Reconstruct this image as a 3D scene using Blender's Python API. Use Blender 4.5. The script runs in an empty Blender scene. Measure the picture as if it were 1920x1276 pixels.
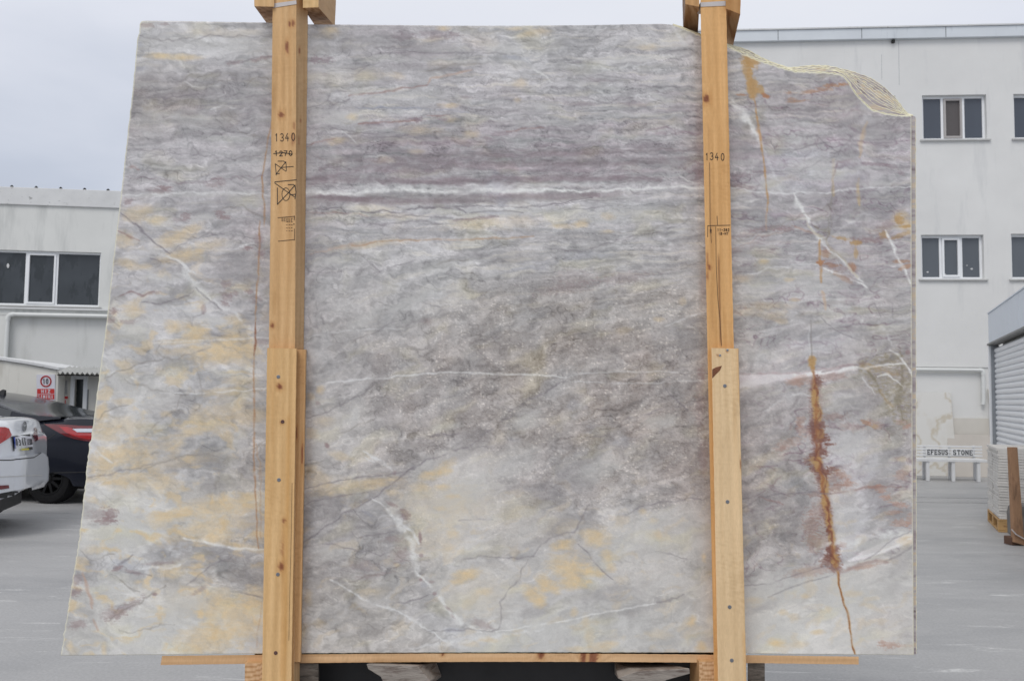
import bpy, bmesh, math, random
import numpy as np
from mathutils import Vector, Matrix
from mathutils.bvhtree import BVHTree

# ================================================================ camera, sky, sun, exposure
scene = bpy.context.scene
COL = scene.collection
FPX, CX, CY = 1650.0, 960.0, 638.0
EYE, PITCH, ROLL = 1.45, 0.0648, 0.012
fw = Vector((0, math.cos(PITCH), math.sin(PITCH)))
_r0 = Vector((1, 0, 0)); _u0 = Vector((0, -math.sin(PITCH), math.cos(PITCH)))
cr = _r0 * math.cos(ROLL) + _u0 * math.sin(ROLL)
cu = _u0 * math.cos(ROLL) - _r0 * math.sin(ROLL)
EYEP = Vector((0, 0, EYE))
cam_d = bpy.data.cameras.new('camera'); cam = bpy.data.objects.new('camera', cam_d); COL.objects.link(cam)
M = Matrix.Identity(4)
for i in range(3):
    M[i][0] = cr[i]; M[i][1] = cu[i]; M[i][2] = -fw[i]; M[i][3] = EYEP[i]
cam.matrix_world = M
cam_d.sensor_width = 36.0; cam_d.lens = 36.0 * FPX / 1920.0
cam_d.clip_start = 0.05; cam_d.clip_end = 2000
cam_d.dof.use_dof = True; cam_d.dof.focus_distance = 3.0; cam_d.dof.aperture_fstop = 9.0
scene.camera = cam
scene.view_settings.view_transform = 'Standard'; scene.view_settings.look = 'None'
scene.view_settings.exposure = 0.0; scene.view_settings.gamma = 1.0; scene.view_settings.use_curve_mapping = False

SUN_EL, SUN_AZ = math.radians(52), math.radians(205)      # behind the camera, a little to the left; veiled by cloud
world = bpy.data.worlds.new('World'); scene.world = world; world.use_nodes = True
nt = world.node_tree; nt.nodes.clear()
out = nt.nodes.new('ShaderNodeOutputWorld'); bg = nt.nodes.new('ShaderNodeBackground'); bg2 = nt.nodes.new('ShaderNodeBackground')
sky = nt.nodes.new('ShaderNodeTexSky'); sky.sky_type = 'NISHITA'; sky.sun_disc = False
sky.sun_elevation = SUN_EL; sky.sun_rotation = SUN_AZ; sky.dust_density = 3.0
nt.links.new(sky.outputs[0], bg.inputs[0]); bg.inputs[1].default_value = 0.06
tc = nt.nodes.new('ShaderNodeTexCoord'); sep = nt.nodes.new('ShaderNodeSeparateXYZ'); nt.links.new(tc.outputs['Generated'], sep.inputs[0])
nz1 = nt.nodes.new('ShaderNodeTexNoise'); nz1.inputs['Scale'].default_value = 2.1; nz1.inputs['Detail'].default_value = 5
mp = nt.nodes.new('ShaderNodeMapping'); mp.inputs['Scale'].default_value = (1, 1, 2.6); nt.links.new(tc.outputs['Generated'], mp.inputs[0]); nt.links.new(mp.outputs[0], nz1.inputs[0])
ad = nt.nodes.new('ShaderNodeMath'); ad.operation = 'MULTIPLY_ADD'; nt.links.new(nz1.outputs[0], ad.inputs[0]); ad.inputs[1].default_value = 0.42; nt.links.new(sep.outputs[2], ad.inputs[2])
sb_ = nt.nodes.new('ShaderNodeMath'); sb_.operation = 'SUBTRACT'; nt.links.new(ad.outputs[0], sb_.inputs[0]); sb_.inputs[1].default_value = -0.02
rp = nt.nodes.new('ShaderNodeValToRGB'); nt.links.new(sb_.outputs[0], rp.inputs[0])
SKYC = [(0.0, (.36, .43, .52)), (0.30, (.50, .55, .65)), (0.43, (.62, .67, .78)), (0.56, (.84, .87, .96)), (0.72, (.92, .94, 1.0)), (1.0, (.88, .90, .95))]
rp.color_ramp.elements[0].position = 0; rp.color_ramp.elements[0].color = (*SKYC[0][1], 1)
rp.color_ramp.elements[1].position = 1; rp.color_ramp.elements[1].color = (*SKYC[-1][1], 1)
for p, c in SKYC[1:-1]:
    e = rp.color_ramp.elements.new(p); e.color = (*c, 1)
nt.links.new(rp.outputs[0], bg2.inputs[0]); bg2.inputs[1].default_value = 0.97
mx = nt.nodes.new('ShaderNodeMixShader'); mx.inputs[0].default_value = 0.90
nt.links.new(bg.outputs[0], mx.inputs[1]); nt.links.new(bg2.outputs[0], mx.inputs[2]); nt.links.new(mx.outputs[0], out.inputs[0])

sun_d = bpy.data.lights.new('sun', 'SUN'); sun_d.energy = 1.2; sun_d.angle = math.radians(28); sun_d.color = (1.0, .965, .92)
sun = bpy.data.objects.new('sun', sun_d); COL.objects.link(sun)
sdir = Vector((math.sin(SUN_AZ) * math.cos(SUN_EL), math.cos(SUN_AZ) * math.cos(SUN_EL), math.sin(SUN_EL)))
sun.rotation_euler = sdir.to_track_quat('Z', 'Y').to_euler()
sun.location = (0, -3, 8)

# ================================================================ helpers
def ray(u, v):
    return fw + cr * ((u - CX) / FPX) - cu * ((v - CY) / FPX)

class Plane:
    """a real vertical (or leaning) plane in the yard with local axes ax, az and normal n towards the viewer's side"""
    def __init__(s, p0, ax, az):
        s.p0 = Vector(p0); s.ax = Vector(ax).normalized(); s.az = Vector(az).normalized(); s.n = s.ax.cross(s.az).normalized()
    def hit(s, u, v, off=0.0):
        d = ray(u, v); t = (s.p0 + s.n * off - EYEP).dot(s.n) / d.dot(s.n); return EYEP + d * t
    def sz(s, u, v, off=0.0):
        p = s.hit(u, v, off) - s.p0; return p.dot(s.ax), p.dot(s.az)
    def P(s, a, z, off=0.0):
        return s.p0 + s.ax * a + s.az * z + s.n * off

def srgb(r, g, b):
    return tuple((c / 255 / 12.92 if c / 255 <= .04045 else ((c / 255 + .055) / 1.055) ** 2.4) for c in (r, g, b))

def tag(o, label=None, cat=None, group=None, kind=None):
    if label: o['label'] = label
    if cat: o['category'] = cat
    if group: o['group'] = group
    if kind: o['kind'] = kind
    return o

def link(name, me, mat=None, parent=None):
    o = bpy.data.objects.new(name, me); COL.objects.link(o)
    if mat is not None:
        for m in (mat if isinstance(mat, (list, tuple)) else [mat]): me.materials.append(m)
    if parent is not None: o.parent = parent; o.matrix_parent_inverse = parent.matrix_world.inverted()
    return o

def empty(name, loc):
    o = bpy.data.objects.new(name, None); COL.objects.link(o); o.matrix_world = Matrix.Translation(Vector(loc)); o.empty_display_size = .1
    return o

class MB:
    def __init__(s): s.v = []; s.f = []; s.mi = []
    def poly_ext(s, front, back, mi=0):
        b = len(s.v); n = len(front); s.v += [Vector(p) for p in front] + [Vector(p) for p in back]
        s.f.append(tuple(range(b, b + n))); s.f.append(tuple(range(b + 2 * n - 1, b + n - 1, -1)))
        for i in range(n):
            j = (i + 1) % n; s.f.append((b + i, b + n + i, b + n + j, b + j))
        s.mi += [mi] * (n + 2); return s
    def box(s, pl, a0, a1, z0, z1, d0, d1, mi=0):
        """box in the local frame of a Plane; d towards the viewer"""
        f = [pl.P(a, z, d1) for a, z in ((a0, z0), (a1, z0), (a1, z1), (a0, z1))]
        k = [pl.P(a, z, d0) for a, z in ((a0, z0), (a1, z0), (a1, z1), (a0, z1))]
        return s.poly_ext(f, k, mi)
    def bx(s, x0, x1, y0, y1, z0, z1, mi=0):
        f = [(x0, y0, z0), (x1, y0, z0), (x1, y0, z1), (x0, y0, z1)]; k = [(x, y1, z) for x, _, z in f]
        return s.poly_ext(f, k, mi)
    def tube(s, pts, r, n=8, mi=0, cap=True):
        pts = [Vector(p) for p in pts]; b = len(s.v); up = None
        for i, p in enumerate(pts):
            t = (pts[min(i + 1, len(pts) - 1)] - pts[max(i - 1, 0)]).normalized()
            if up is None: up = t.orthogonal().normalized()
            up = (up - t * up.dot(t)).normalized(); sd = t.cross(up)
            rr = r[i] if isinstance(r, (list, tuple)) else r
            for k in range(n):
                a = 2 * math.pi * k / n; s.v.append(p + (up * math.cos(a) + sd * math.sin(a)) * rr)
        for i in range(len(pts) - 1):
            for k in range(n):
                k2 = (k + 1) % n; s.f.append((b + i * n + k, b + i * n + k2, b + (i + 1) * n + k2, b + (i + 1) * n + k)); s.mi.append(mi)
        if cap:
            s.f.append(tuple(b + k for k in reversed(range(n)))); s.f.append(tuple(b + (len(pts) - 1) * n + k for k in range(n))); s.mi += [mi, mi]
        return s
    def lathe(s, c, axis, prof, n=32, mi=0):
        """prof: list of (distance along axis, radius)"""
        axis = Vector(axis).normalized(); u = axis.orthogonal().normalized(); w = axis.cross(u); b = len(s.v); c = Vector(c)
        for d, r in prof:
            for k in range(n):
                a = 2 * math.pi * k / n; s.v.append(c + axis * d + (u * math.cos(a) + w * math.sin(a)) * r)
        for i in range(len(prof) - 1):
            for k in range(n):
                k2 = (k + 1) % n; s.f.append((b + i * n + k, b + i * n + k2, b + (i + 1) * n + k2, b + (i + 1) * n + k)); s.mi.append(mi)
        return s
    def build(s, name, mat=None, parent=None, smooth=False, bevel=0.0, fix=True):
        me = bpy.data.meshes.new(name); me.from_pydata([tuple(p) for p in s.v], [], s.f); me.update()
        o = link(name, me, mat, parent)
        me.polygons.foreach_set('material_index', s.mi)
        if fix:
            bm = bmesh.new(); bm.from_mesh(me); bmesh.ops.recalc_face_normals(bm, faces=bm.faces); bm.to_mesh(me); bm.free()
        if smooth:
            me.polygons.foreach_set('use_smooth', [True] * len(me.polygons))
            try: me.set_sharp_from_angle(angle=math.radians(40))
            except Exception: pass
        if bevel:
            m = o.modifiers.new('bevel', 'BEVEL'); m.width = bevel; m.segments = 2; m.limit_method = 'ANGLE'; m.angle_limit = math.radians(50)
        return o

def N(t, typ, **kw):
    n = t.nodes.new(typ)
    for k, v in kw.items(): setattr(n, k, v)
    return n

def mat(name, col, rough=.6, spec=.5, metal=0.0, vary=0.0, scale=4.0, stretch=(1, 1, 1), detail=6, bump=0.0, bscale=None, col2=None, coat=0.0, stain_or_refl=None):
    """procedural surface: base colour broken up by noise, optional second colour for stains or painted reflections, fine relief"""
    m = bpy.data.materials.new(name); m.use_nodes = True; t = m.node_tree; b = t.nodes['Principled BSDF']
    b.inputs['Roughness'].default_value = rough; b.inputs['Metallic'].default_value = metal; b.inputs['Specular IOR Level'].default_value = spec
    b.inputs['Coat Weight'].default_value = coat; b.inputs['Coat Roughness'].default_value = .05
    tc = N(t, 'ShaderNodeTexCoord'); mp = N(t, 'ShaderNodeMapping'); mp.inputs['Scale'].default_value = stretch; t.links.new(tc.outputs['Object'], mp.inputs[0])
    c = Vector(col)
    if vary or col2:
        n = N(t, 'ShaderNodeTexNoise'); n.inputs['Scale'].default_value = scale; n.inputs['Detail'].default_value = detail; n.inputs['Roughness'].default_value = .6
        t.links.new(mp.outputs[0], n.inputs[0])
        r = N(t, 'ShaderNodeValToRGB'); r.color_ramp.elements[0].position = .3; r.color_ramp.elements[1].position = .7
        r.color_ramp.elements[0].color = (*(c * (1 - vary)), 1); r.color_ramp.elements[1].color = (*(c * (1 + vary)), 1)
        t.links.new(n.outputs[0], r.inputs[0]); last = r.outputs[0]
        if col2:
            n2 = N(t, 'ShaderNodeTexNoise'); n2.inputs['Scale'].default_value = (stain_or_refl or (scale * .6,))[0]; n2.inputs['Detail'].default_value = 8; n2.inputs['Roughness'].default_value = .65
            mp2 = N(t, 'ShaderNodeMapping'); mp2.inputs['Scale'].default_value = (stain_or_refl[1] if stain_or_refl else stretch); mp2.inputs['Location'].default_value = (3.1, 7.7, 1.3)
            t.links.new(tc.outputs['Object'], mp2.inputs[0]); t.links.new(mp2.outputs[0], n2.inputs[0])
            r2 = N(t, 'ShaderNodeValToRGB'); lo, hi = (stain_or_refl[2] if stain_or_refl else (.55, .75)); r2.color_ramp.elements[0].position = lo; r2.color_ramp.elements[1].position = hi
            t.links.new(n2.outputs[0], r2.inputs[0])
            mx = N(t, 'ShaderNodeMix', data_type='RGBA'); t.links.new(r2.outputs[0], mx.inputs[0]); t.links.new(last, mx.inputs[6]); mx.inputs[7].default_value = (*col2, 1); last = mx.outputs[2]
        t.links.new(last, b.inputs['Base Color'])
    else: b.inputs['Base Color'].default_value = (*col, 1)
    if bump:
        n3 = N(t, 'ShaderNodeTexNoise'); n3.inputs['Scale'].default_value = bscale or scale * 6; n3.inputs['Detail'].default_value = 5; t.links.new(mp.outputs[0], n3.inputs[0])
        bp = N(t, 'ShaderNodeBump'); bp.inputs['Strength'].default_value = bump; bp.inputs['Distance'].default_value = .01; t.links.new(n3.outputs[0], bp.inputs['Height']); t.links.new(bp.outputs[0], b.inputs['Normal'])
    return m

def vcol_mat(name, rough=.4, spec=.5, fine=0.0, fscale=300, bump=0.0, coat=0.0, stretch=(1, 1, 1)):
    m = bpy.data.materials.new(name); m.use_nodes = True; t = m.node_tree; b = t.nodes['Principled BSDF']
    b.inputs['Roughness'].default_value = rough; b.inputs['Specular IOR Level'].default_value = spec; b.inputs['Coat Weight'].default_value = coat; b.inputs['Coat Roughness'].default_value = .08
    a = N(t, 'ShaderNodeAttribute'); a.attribute_name = 'pigment'; last = a.outputs['Color']
    tc = N(t, 'ShaderNodeTexCoord'); mp = N(t, 'ShaderNodeMapping'); mp.inputs['Scale'].default_value = stretch; t.links.new(tc.outputs['Object'], mp.inputs[0])
    n = N(t, 'ShaderNodeTexNoise'); n.inputs['Scale'].default_value = fscale; n.inputs['Detail'].default_value = 4; t.links.new(mp.outputs[0], n.inputs[0])
    if fine:
        mr = N(t, 'ShaderNodeMapRange'); mr.inputs[1].default_value = .3; mr.inputs[2].default_value = .7; mr.inputs[3].default_value = 1 - fine; mr.inputs[4].default_value = 1 + fine; t.links.new(n.outputs[0], mr.inputs[0])
        mx = N(t, 'ShaderNodeVectorMath', operation='SCALE'); t.links.new(last, mx.inputs[0]); t.links.new(mr.outputs[0], mx.inputs['Scale']); last = mx.outputs[0]
    if bump:
        bp = N(t, 'ShaderNodeBump'); bp.inputs['Strength'].default_value = bump; bp.inputs['Distance'].default_value = .002; t.links.new(n.outputs[0], bp.inputs['Height']); t.links.new(bp.outputs[0], b.inputs['Normal'])
    t.links.new(last, b.inputs['Base Color'])
    return m

def set_pigment(me, lin):
    a = me.color_attributes.new('pigment', 'FLOAT_COLOR', 'POINT'); d = np.ones((len(me.vertices), 4), np.float32); d[:, :3] = lin
    a.data.foreach_set('color', d.ravel())

# stroke lettering (all the writing in the yard), unit cell 0..1 wide, 0..1 high
def arc(cx, cy, rx, ry, a0, a1, n=10):
    return [(cx + rx * math.cos(math.radians(a0 + (a1 - a0) * i / n)), cy + ry * math.sin(math.radians(a0 + (a1 - a0) * i / n))) for i in range(n + 1)]
GL = {
 '0': [arc(.5, .5, .36, .5, 90, 450, 16)], '1': [[(.3, .8), (.5, 1), (.5, 0)]], '2': [arc(.5, .72, .34, .28, 160, -30, 8) + [(.15, 0), (.88, 0)]],
 '3': [arc(.45, .75, .34, .25, 150, -90, 8) + arc(.45, .25, .38, .25, 90, -150, 8)], '4': [[(.6, 1), (.12, .35), (.9, .35)], [(.66, .6), (.66, -.02)]],
 '7': [[(.12, 1), (.88, 1), (.4, 0)], [(.3, .5), (.75, .5)]], '8': [arc(.5, .75, .28, .25, -90, 270, 12) + arc(.5, .25, .34, .25, 90, 450, 12)],
 'H': [[(.12, 0), (.12, 1)], [(.88, 0), (.88, 1)], [(.12, .5), (.88, .5)]], 'I': [[(.5, 0), (.5, 1)]], 'Z': [[(.1, 1), (.9, 1), (.1, 0), (.9, 0)]],
 'S': [arc(.5, .75, .36, .25, 30, 270, 9) + arc(.5, .25, .38, .25, 90, -150, 9)], 'N': [[(.12, 0), (.12, 1), (.88, 0), (.88, 1)]],
 'R': [[(.12, 0), (.12, 1), (.6, 1)] + arc(.6, .75, .26, .25, 90, -90, 6) + [(.12, .5)], [(.5, .5), (.9, 0)]], 'E': [[(.9, 1), (.15, 1), (.15, 0), (.9, 0)], [(.15, .5), (.7, .5)]],
 'F': [[(.9, 1), (.15, 1), (.15, 0)], [(.15, .5), (.7, .5)]], 'U': [[(.14, 1), (.14, .35)] + arc(.5, .35, .36, .35, 180, 360, 8) + [(.86, 1)]],
 'T': [[(.08, 1), (.92, 1)], [(.5, 1), (.5, 0)]], 'O': [arc(.5, .5, .4, .5, 90, 450, 16)], 'B': [[(.14, 0), (.14, 1), (.55, 1)] + arc(.55, .76, .26, .24, 90, -90, 6) + [(.14, .52)] + [(.55, .52)] + arc(.55, .26, .32, .26, 90, -90, 6) + [(.14, 0)]],
 '-': [[(.2, .5), (.8, .5)]], '.': [[(.45, 0), (.55, .08)]], ' ': [],
}
SERIF = {'E': [(.15, 0), (.15, 1), (.9, 0, 1), (.9, 1, -1)], 'F': [(.15, 0), (.15, 1), (.9, 1, -1)], 'U': [(.14, 1), (.86, 1)], 'S': [(.82, .8, 1), (.14, .2, -1)], 'T': [(.5, 0), (.08, 1, -1), (.92, 1, -1)], 'N': [(.12, 0), (.12, 1), (.88, 1)]}

def ribbon(mb, pts, w, f, th=.0006):
    """flat stroke of width w along 2D pts; f maps (x, y, lift) to world"""
    n = len(pts)
    for i in range(n - 1):
        a, b = Vector(pts[i]), Vector(pts[i + 1]); d = (b - a)
        if d.length < 1e-9: continue
        d.normalize(); s = Vector((-d.y, d.x)) * w / 2; e = d * w * .35
        q = [a - e - s, b + e - s, b + e + s, a - e + s]
        mb.poly_ext([f(p.x, p.y, th) for p in q], [f(p.x, p.y, -th * .5) for p in q])

def write(mb, txt, x, y, h, wd, gap, w, f, serif=False, th=.0006, jit=0, seed=1):
    rnd = random.Random(seed)
    for ch in txt:
        dx, dy = (rnd.uniform(-jit, jit), rnd.uniform(-jit, jit)) if jit else (0, 0)
        for st in GL[ch]: ribbon(mb, [(x + dx + px * wd, y + dy + py * h) for px, py in st], w, f, th)
        if serif and ch in SERIF:
            for sf in SERIF[ch]:
                if len(sf) == 2: ribbon(mb, [(x + (sf[0] - .18) * wd, y + sf[1] * h), (x + (sf[0] + .18) * wd, y + sf[1] * h)], w * .6, f, th)
                else: ribbon(mb, [(x + sf[0] * wd, y + sf[1] * h), (x + sf[0] * wd, y + (sf[1] + .22 * sf[2]) * h)], w * .6, f, th)
        x += wd + gap
    return x
# ---------------------------------------------------------------- stone pigment (computed per mesh vertex)
_rs = np.random.RandomState(7)
_PERM = np.concatenate([_rs.permutation(1024)] * 2)
_GA = _rs.rand(1024) * 2 * np.pi
_GX, _GY = np.cos(_GA).astype(np.float32), np.sin(_GA).astype(np.float32)

def nz(x, y, seed=0):
    """gradient noise, about -1..1"""
    x = x + seed * 17.31; y = y + seed * 9.77
    xi = np.floor(x).astype(np.int64); yi = np.floor(y).astype(np.int64)
    xf = (x - xi).astype(np.float32); yf = (y - yi).astype(np.float32)
    u = xf * xf * xf * (xf * (xf * 6 - 15) + 10); v = yf * yf * yf * (yf * (yf * 6 - 15) + 10)
    def g(ix, iy, dx, dy):
        h = _PERM[_PERM[ix & 1023] + (iy & 1023)]
        return _GX[h] * dx + _GY[h] * dy
    a = g(xi, yi, xf, yf); b = g(xi + 1, yi, xf - 1, yf)
    c = g(xi, yi + 1, xf, yf - 1); d = g(xi + 1, yi + 1, xf - 1, yf - 1)
    return ((a + u * (b - a)) * (1 - v) + (c + u * (d - c)) * v) * 1.5

def fbm(x, y, octv=4, seed=0, gain=0.5):
    s = 0; a = 1; t = 0
    for i in range(octv):
        s = s + a * nz(x * 2 ** i, y * 2 ** i, seed + i * 3.7); t += a; a *= gain
    return s / t * 1.3

def sstep(a, b, x):
    t = np.clip((x - a) / (b - a), 0, 1); return t * t * (3 - 2 * t)

def grid_sample(rows, x, y, x0, y0, step):
    G = np.array([[float(c) for c in r] for r in rows])
    gx = np.clip((x - x0) / step, 0, G.shape[1] - 1.001); gy = np.clip((y - y0) / step, 0, G.shape[0] - 1.001)
    i = gx.astype(int); j = gy.astype(int); fx = gx - i; fy = gy - j
    fx = fx * fx * (3 - 2 * fx); fy = fy * fy * (3 - 2 * fy)
    return (G[j, i] * (1 - fx) + G[j, i + 1] * fx) * (1 - fy) + (G[j + 1, i] * (1 - fx) + G[j + 1, i + 1] * fx) * fy

TONE = ["6676544665665555", "3333466555555444", "4555433333444565", "5656566677655544",
        "6665456655555555", "6675455544555565", "7666545444445664", "7655565455444554",
        "7655564755654465", "7766556765765465", "6765545766665676", "6777656776667886"]
# how strongly the stone is layered (9) or cloudy (0)
LAYER = ["3333355566777665", "4444466788888666", "5555577999999666", "4444478899887655",
         "3334466666664444", "2233333333333333", "2222222222222333", "2222222222222333",
         "1122222122222222", "1122211111111222", "1111111111111111", "1111111111111111"]
# brown grey speckled zones
SPECK = ["0000000000000000", "2420000000000222", "0000000000000000", "0000000000000000",
         "0012011122222112", "0101233566666223", "0211134577766226", "1121134567876445",
         "1124445333665533", "1012244154332632", "1014444211222321", "0000232111111112"]
MAUVE = ["1111134311222222", "3454533333343456", "3333567777666665", "2335533222222455",
         "2224411111122345", "2213311111111222", "0011122222333333", "0011112222334443",
         "0011122222234434", "0001111122123322", "0001111111111122", "0000111000000012"]

GOLD = [  # cx, cy, rx, ry, angle, strength   (soft ochre clouds)
 (300,105,34,6,3,.7),(345,108,36,6,2,.8),(420,62,90,8,0,.2),(250,405,25,14,10,.5),(270,393,22,10,0,.5),(292,412,18,10,0,.55),
 (325,448,36,14,-15,.7),(345,478,48,14,-14,.75),(355,430,30,10,-15,.6),(395,460,40,12,-10,.4),(235,450,22,16,10,.6),(232,492,22,8,-5,.6),(262,500,30,8,0,.4),
 (250,580,22,14,10,.65),(330,612,24,12,0,.7),(445,602,24,12,15,.6),(365,625,26,22,-30,.9),(430,640,42,20,-20,.85),(420,665,66,20,0,.9),
 (465,650,20,18,0,.8),(380,655,90,10,-3,.5),(330,640,50,6,-4,.5),(300,695,12,10,0,.3),(450,715,30,10,0,.55),(430,733,60,8,-4,.55),
 (232,752,20,7,0,.5),(190,775,14,18,0,.7),(225,800,60,22,0,.45),(200,820,22,14,0,.6),(395,790,46,22,-10,.5),(370,780,16,22,0,.4),(440,775,60,38,0,.35),
 (360,808,36,12,-20,.6),(235,850,60,22,-8,.75),(195,870,24,30,0,.75),(260,872,24,8,-15,.7),(320,838,24,14,40,.5),(470,780,40,14,0,.4),
 (330,865,110,14,-8,.3),(230,895,90,10,-4,.6),(310,905,30,18,0,.6),(250,905,60,20,0,.35),(410,950,80,20,-6,.75),(320,965,46,10,-10,.7),(390,990,86,22,-12,.65),
 (300,975,30,16,0,.5),(350,960,50,12,-10,.4),(410,1010,46,12,-6,.6),(485,1000,14,22,0,.5),(440,1020,40,6,6,.7),(480,1030,30,6,5,.5),
 (320,1070,24,14,-10,.75),(175,1030,20,8,0,.4),(445,1150,70,34,-20,.75),(410,1120,26,16,0,.7),(400,1140,30,24,0,.55),(385,1195,60,24,-8,.7),(440,1185,70,18,-10,.65),
 (480,1110,26,14,0,.5),(380,1215,60,12,-4,.6),(130,1208,8,8,0,.7),(195,1215,6,14,0,.6),(140,1220,10,8,0,.4),(350,1100,90,60,0,.15),
 # middle
 (620,55,16,8,0,.6),(612,62,26,12,0,.3),(830,53,14,5,0,.7),(965,54,16,4,0,.5),(985,66,20,6,-10,.4),(810,75,26,8,-10,.2),(905,78,34,18,0,.15),(690,140,40,12,0,.2),(825,120,24,8,0,.2),
 (745,142,16,8,0,.3),(660,218,12,7,0,.5),(630,265,22,8,-8,.5),(790,245,40,10,0,.35),(848,225,14,7,0,.5),(843,198,20,5,0,.6),(720,300,20,8,0,.3),(780,285,18,6,0,.3),(885,252,16,7,0,.45),
 (975,155,14,10,0,.4),(970,188,8,6,0,.4),(1215,90,24,6,-4,.45),(1010,60,24,8,0,.5),(880,420,60,10,-5,.3),(1088,420,18,8,-15,.8),(1050,424,22,5,0,.5),(1140,405,14,7,0,.45),(740,405,40,8,0,.25),(700,390,40,8,0,.2),
 (1138,434,16,4,0,.5),(690,458,80,7,-6,.4),(955,416,80,14,-4,.3),(600,730,9,9,30,.6),(582,742,8,9,0,.5),(605,790,20,14,0,.3),(585,812,12,12,0,.5),(1280,566,8,8,0,.45),(1235,598,10,5,0,.5),
 (1170,618,16,8,0,.3),(640,855,24,9,20,.45),(582,880,20,14,0,.5),(600,900,24,16,0,.3),(830,880,28,12,-35,.85),(800,892,20,8,-10,.7),(660,912,80,16,-8,.4),(700,905,50,9,-8,.7),(610,918,26,12,0,.5),(735,922,14,9,0,.5),
 (786,912,20,8,0,.6),(832,912,18,6,0,.7),(848,930,16,5,0,.7),(826,953,12,5,0,.5),(848,1000,12,10,0,.55),(845,1026,16,8,0,.35),(745,1059,7,5,0,.6),(872,1078,28,11,-12,.95),(860,1088,14,9,0,.7),(908,1108,18,7,-5,.5),
 (1120,1008,26,18,0,.85),(1110,1000,18,9,0,.7),(1056,1020,22,10,-15,.95),(1070,1066,44,26,8,.95),(1075,1092,30,14,0,.9),(1112,1072,20,8,15,.8),(1020,1092,14,18,-40,.9),(1038,1102,16,10,40,.7),(1000,1112,22,16,30,.95),(1012,1126,14,12,0,.9),
 (1138,1040,12,12,0,.75),(1146,1062,12,9,40,.65),(1060,1040,20,5,-20,.4),(1205,958,8,8,0,.6),(1225,975,10,6,0,.3),(1234,1000,8,9,0,.5),(1098,1163,9,12,0,.4),(1076,1148,8,10,0,.6),(1105,1190,10,16,0,.4),(1130,1212,28,11,-12,.8),(1080,1216,26,6,0,.5),
 (1298,1163,9,12,30,.85),(1314,1210,10,10,0,.8),(1230,1190,30,10,0,.3),(915,1198,18,6,0,.6),(880,1205,20,7,0,.4),(1320,1045,5,8,0,.6),(700,1110,30,12,-10,.25),(840,950,90,50,0,.22),(900,1110,70,50,0,.15),(820,1010,60,30,0,.2),
 (578,1120,8,14,0,.4),(600,1170,14,10,0,.3),
 # right
 (1432,490,9,6,0,.6),(1386,522,26,8,0,.4),(1480,524,10,4,0,.6),(1440,573,50,9,0,.4),(1400,585,30,10,0,.3),(1450,590,26,9,0,.4),(1465,603,12,6,0,.5),(1490,562,12,4,0,.6),(1510,115,30,10,0,.0),
 (1690,860,16,6,0,.5),(1700,880,10,10,0,.3),(1690,410,18,16,0,.6),(1702,425,14,16,0,.6),(1412,1124,20,7,0,.4),(1510,1117,9,5,0,.6),(1468,1147,10,6,0,.6),(1488,1157,12,8,0,.5),(1534,1185,12,6,0,.7),(1600,1112,20,7,0,.4),
 (1630,1135,28,6,20,.3),(1455,1205,18,9,0,.9),(1500,1207,14,8,0,.5),(1552,1142,8,8,0,.4),(1510,1070,22,7,0,.3),(1700,1010,14,12,0,.5),
]
ORANGE = [ # strong iron stains: cx, cy, rx, ry, angle, strength, jag, colour
 (1408,112,20,18,0,1.,.8,0),(1402,130,12,18,0,.8,.9,0),(1411,165,13,24,-6,1.,.7,0),(1425,168,8,12,-30,.8,.8,0),(1436,180,9,5,20,.9,.9,1),(1405,145,7,24,0,.7,.5,0),(1392,178,14,2.5,2,.6,.8,1),
 (1523,678,9,15,0,1.,.6,0),(1524,692,5,8,0,.9,.5,0),
 (1528,745,8,30,0,1.,.7,0),(1533,776,10,20,0,.9,.8,0),(1538,812,9,14,0,.6,1.,0),(1534,868,9,15,0,.9,1.,0),(1527,862,12,8,0,.7,.8,0),
 (1546,910,9,24,-4,.95,.8,0),(1548,942,9,20,-6,1.,.7,0),(1554,975,8,22,-6,.9,.9,0),(1560,1010,8,22,-6,.8,.9,0),(1566,1050,9,16,-6,.9,.9,0),
 (1605,455,13,6,0,.8,1.2,0),(1580,447,18,4,10,.6,1.,0),(1605,475,5,12,0,.6,.8,0),(1686,412,10,12,0,.8,1.,0),(1700,424,12,4,-10,.8,1.,0),(1658,440,10,8,0,.6,1.,0),(1690,440,26,5,-20,.5,1.,0),
 (1700,500,18,5,-16,.6,1.,1),(1690,490,18,4,0,.5,1.,1),(1538,492,8,6,0,.9,1.2,1),(1560,497,20,4,8,.4,1.5,1),(1580,520,24,5,30,.3,1.6,1),(1548,475,10,10,0,.4,1.,1),(1598,500,10,8,40,.6,1.,1),
 (1625,792,12,5,20,.45,1.4,1),(1640,798,8,6,0,.4,1.4,0),
 (1600,152,16,3,5,.0,1.,1),(1562,160,22,4,-4,.55,1.7,1),(1580,158,14,3,0,.55,1.7,1),(1545,167,18,4,0,.4,1.7,1),(1480,174,8,3,0,.4,1.7,1),(1484,186,10,4,0,.35,1.7,1),(1520,172,22,4,-6,.5,1.,1),(1495,190,24,3,-6,.4,1.,1),
]
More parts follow.
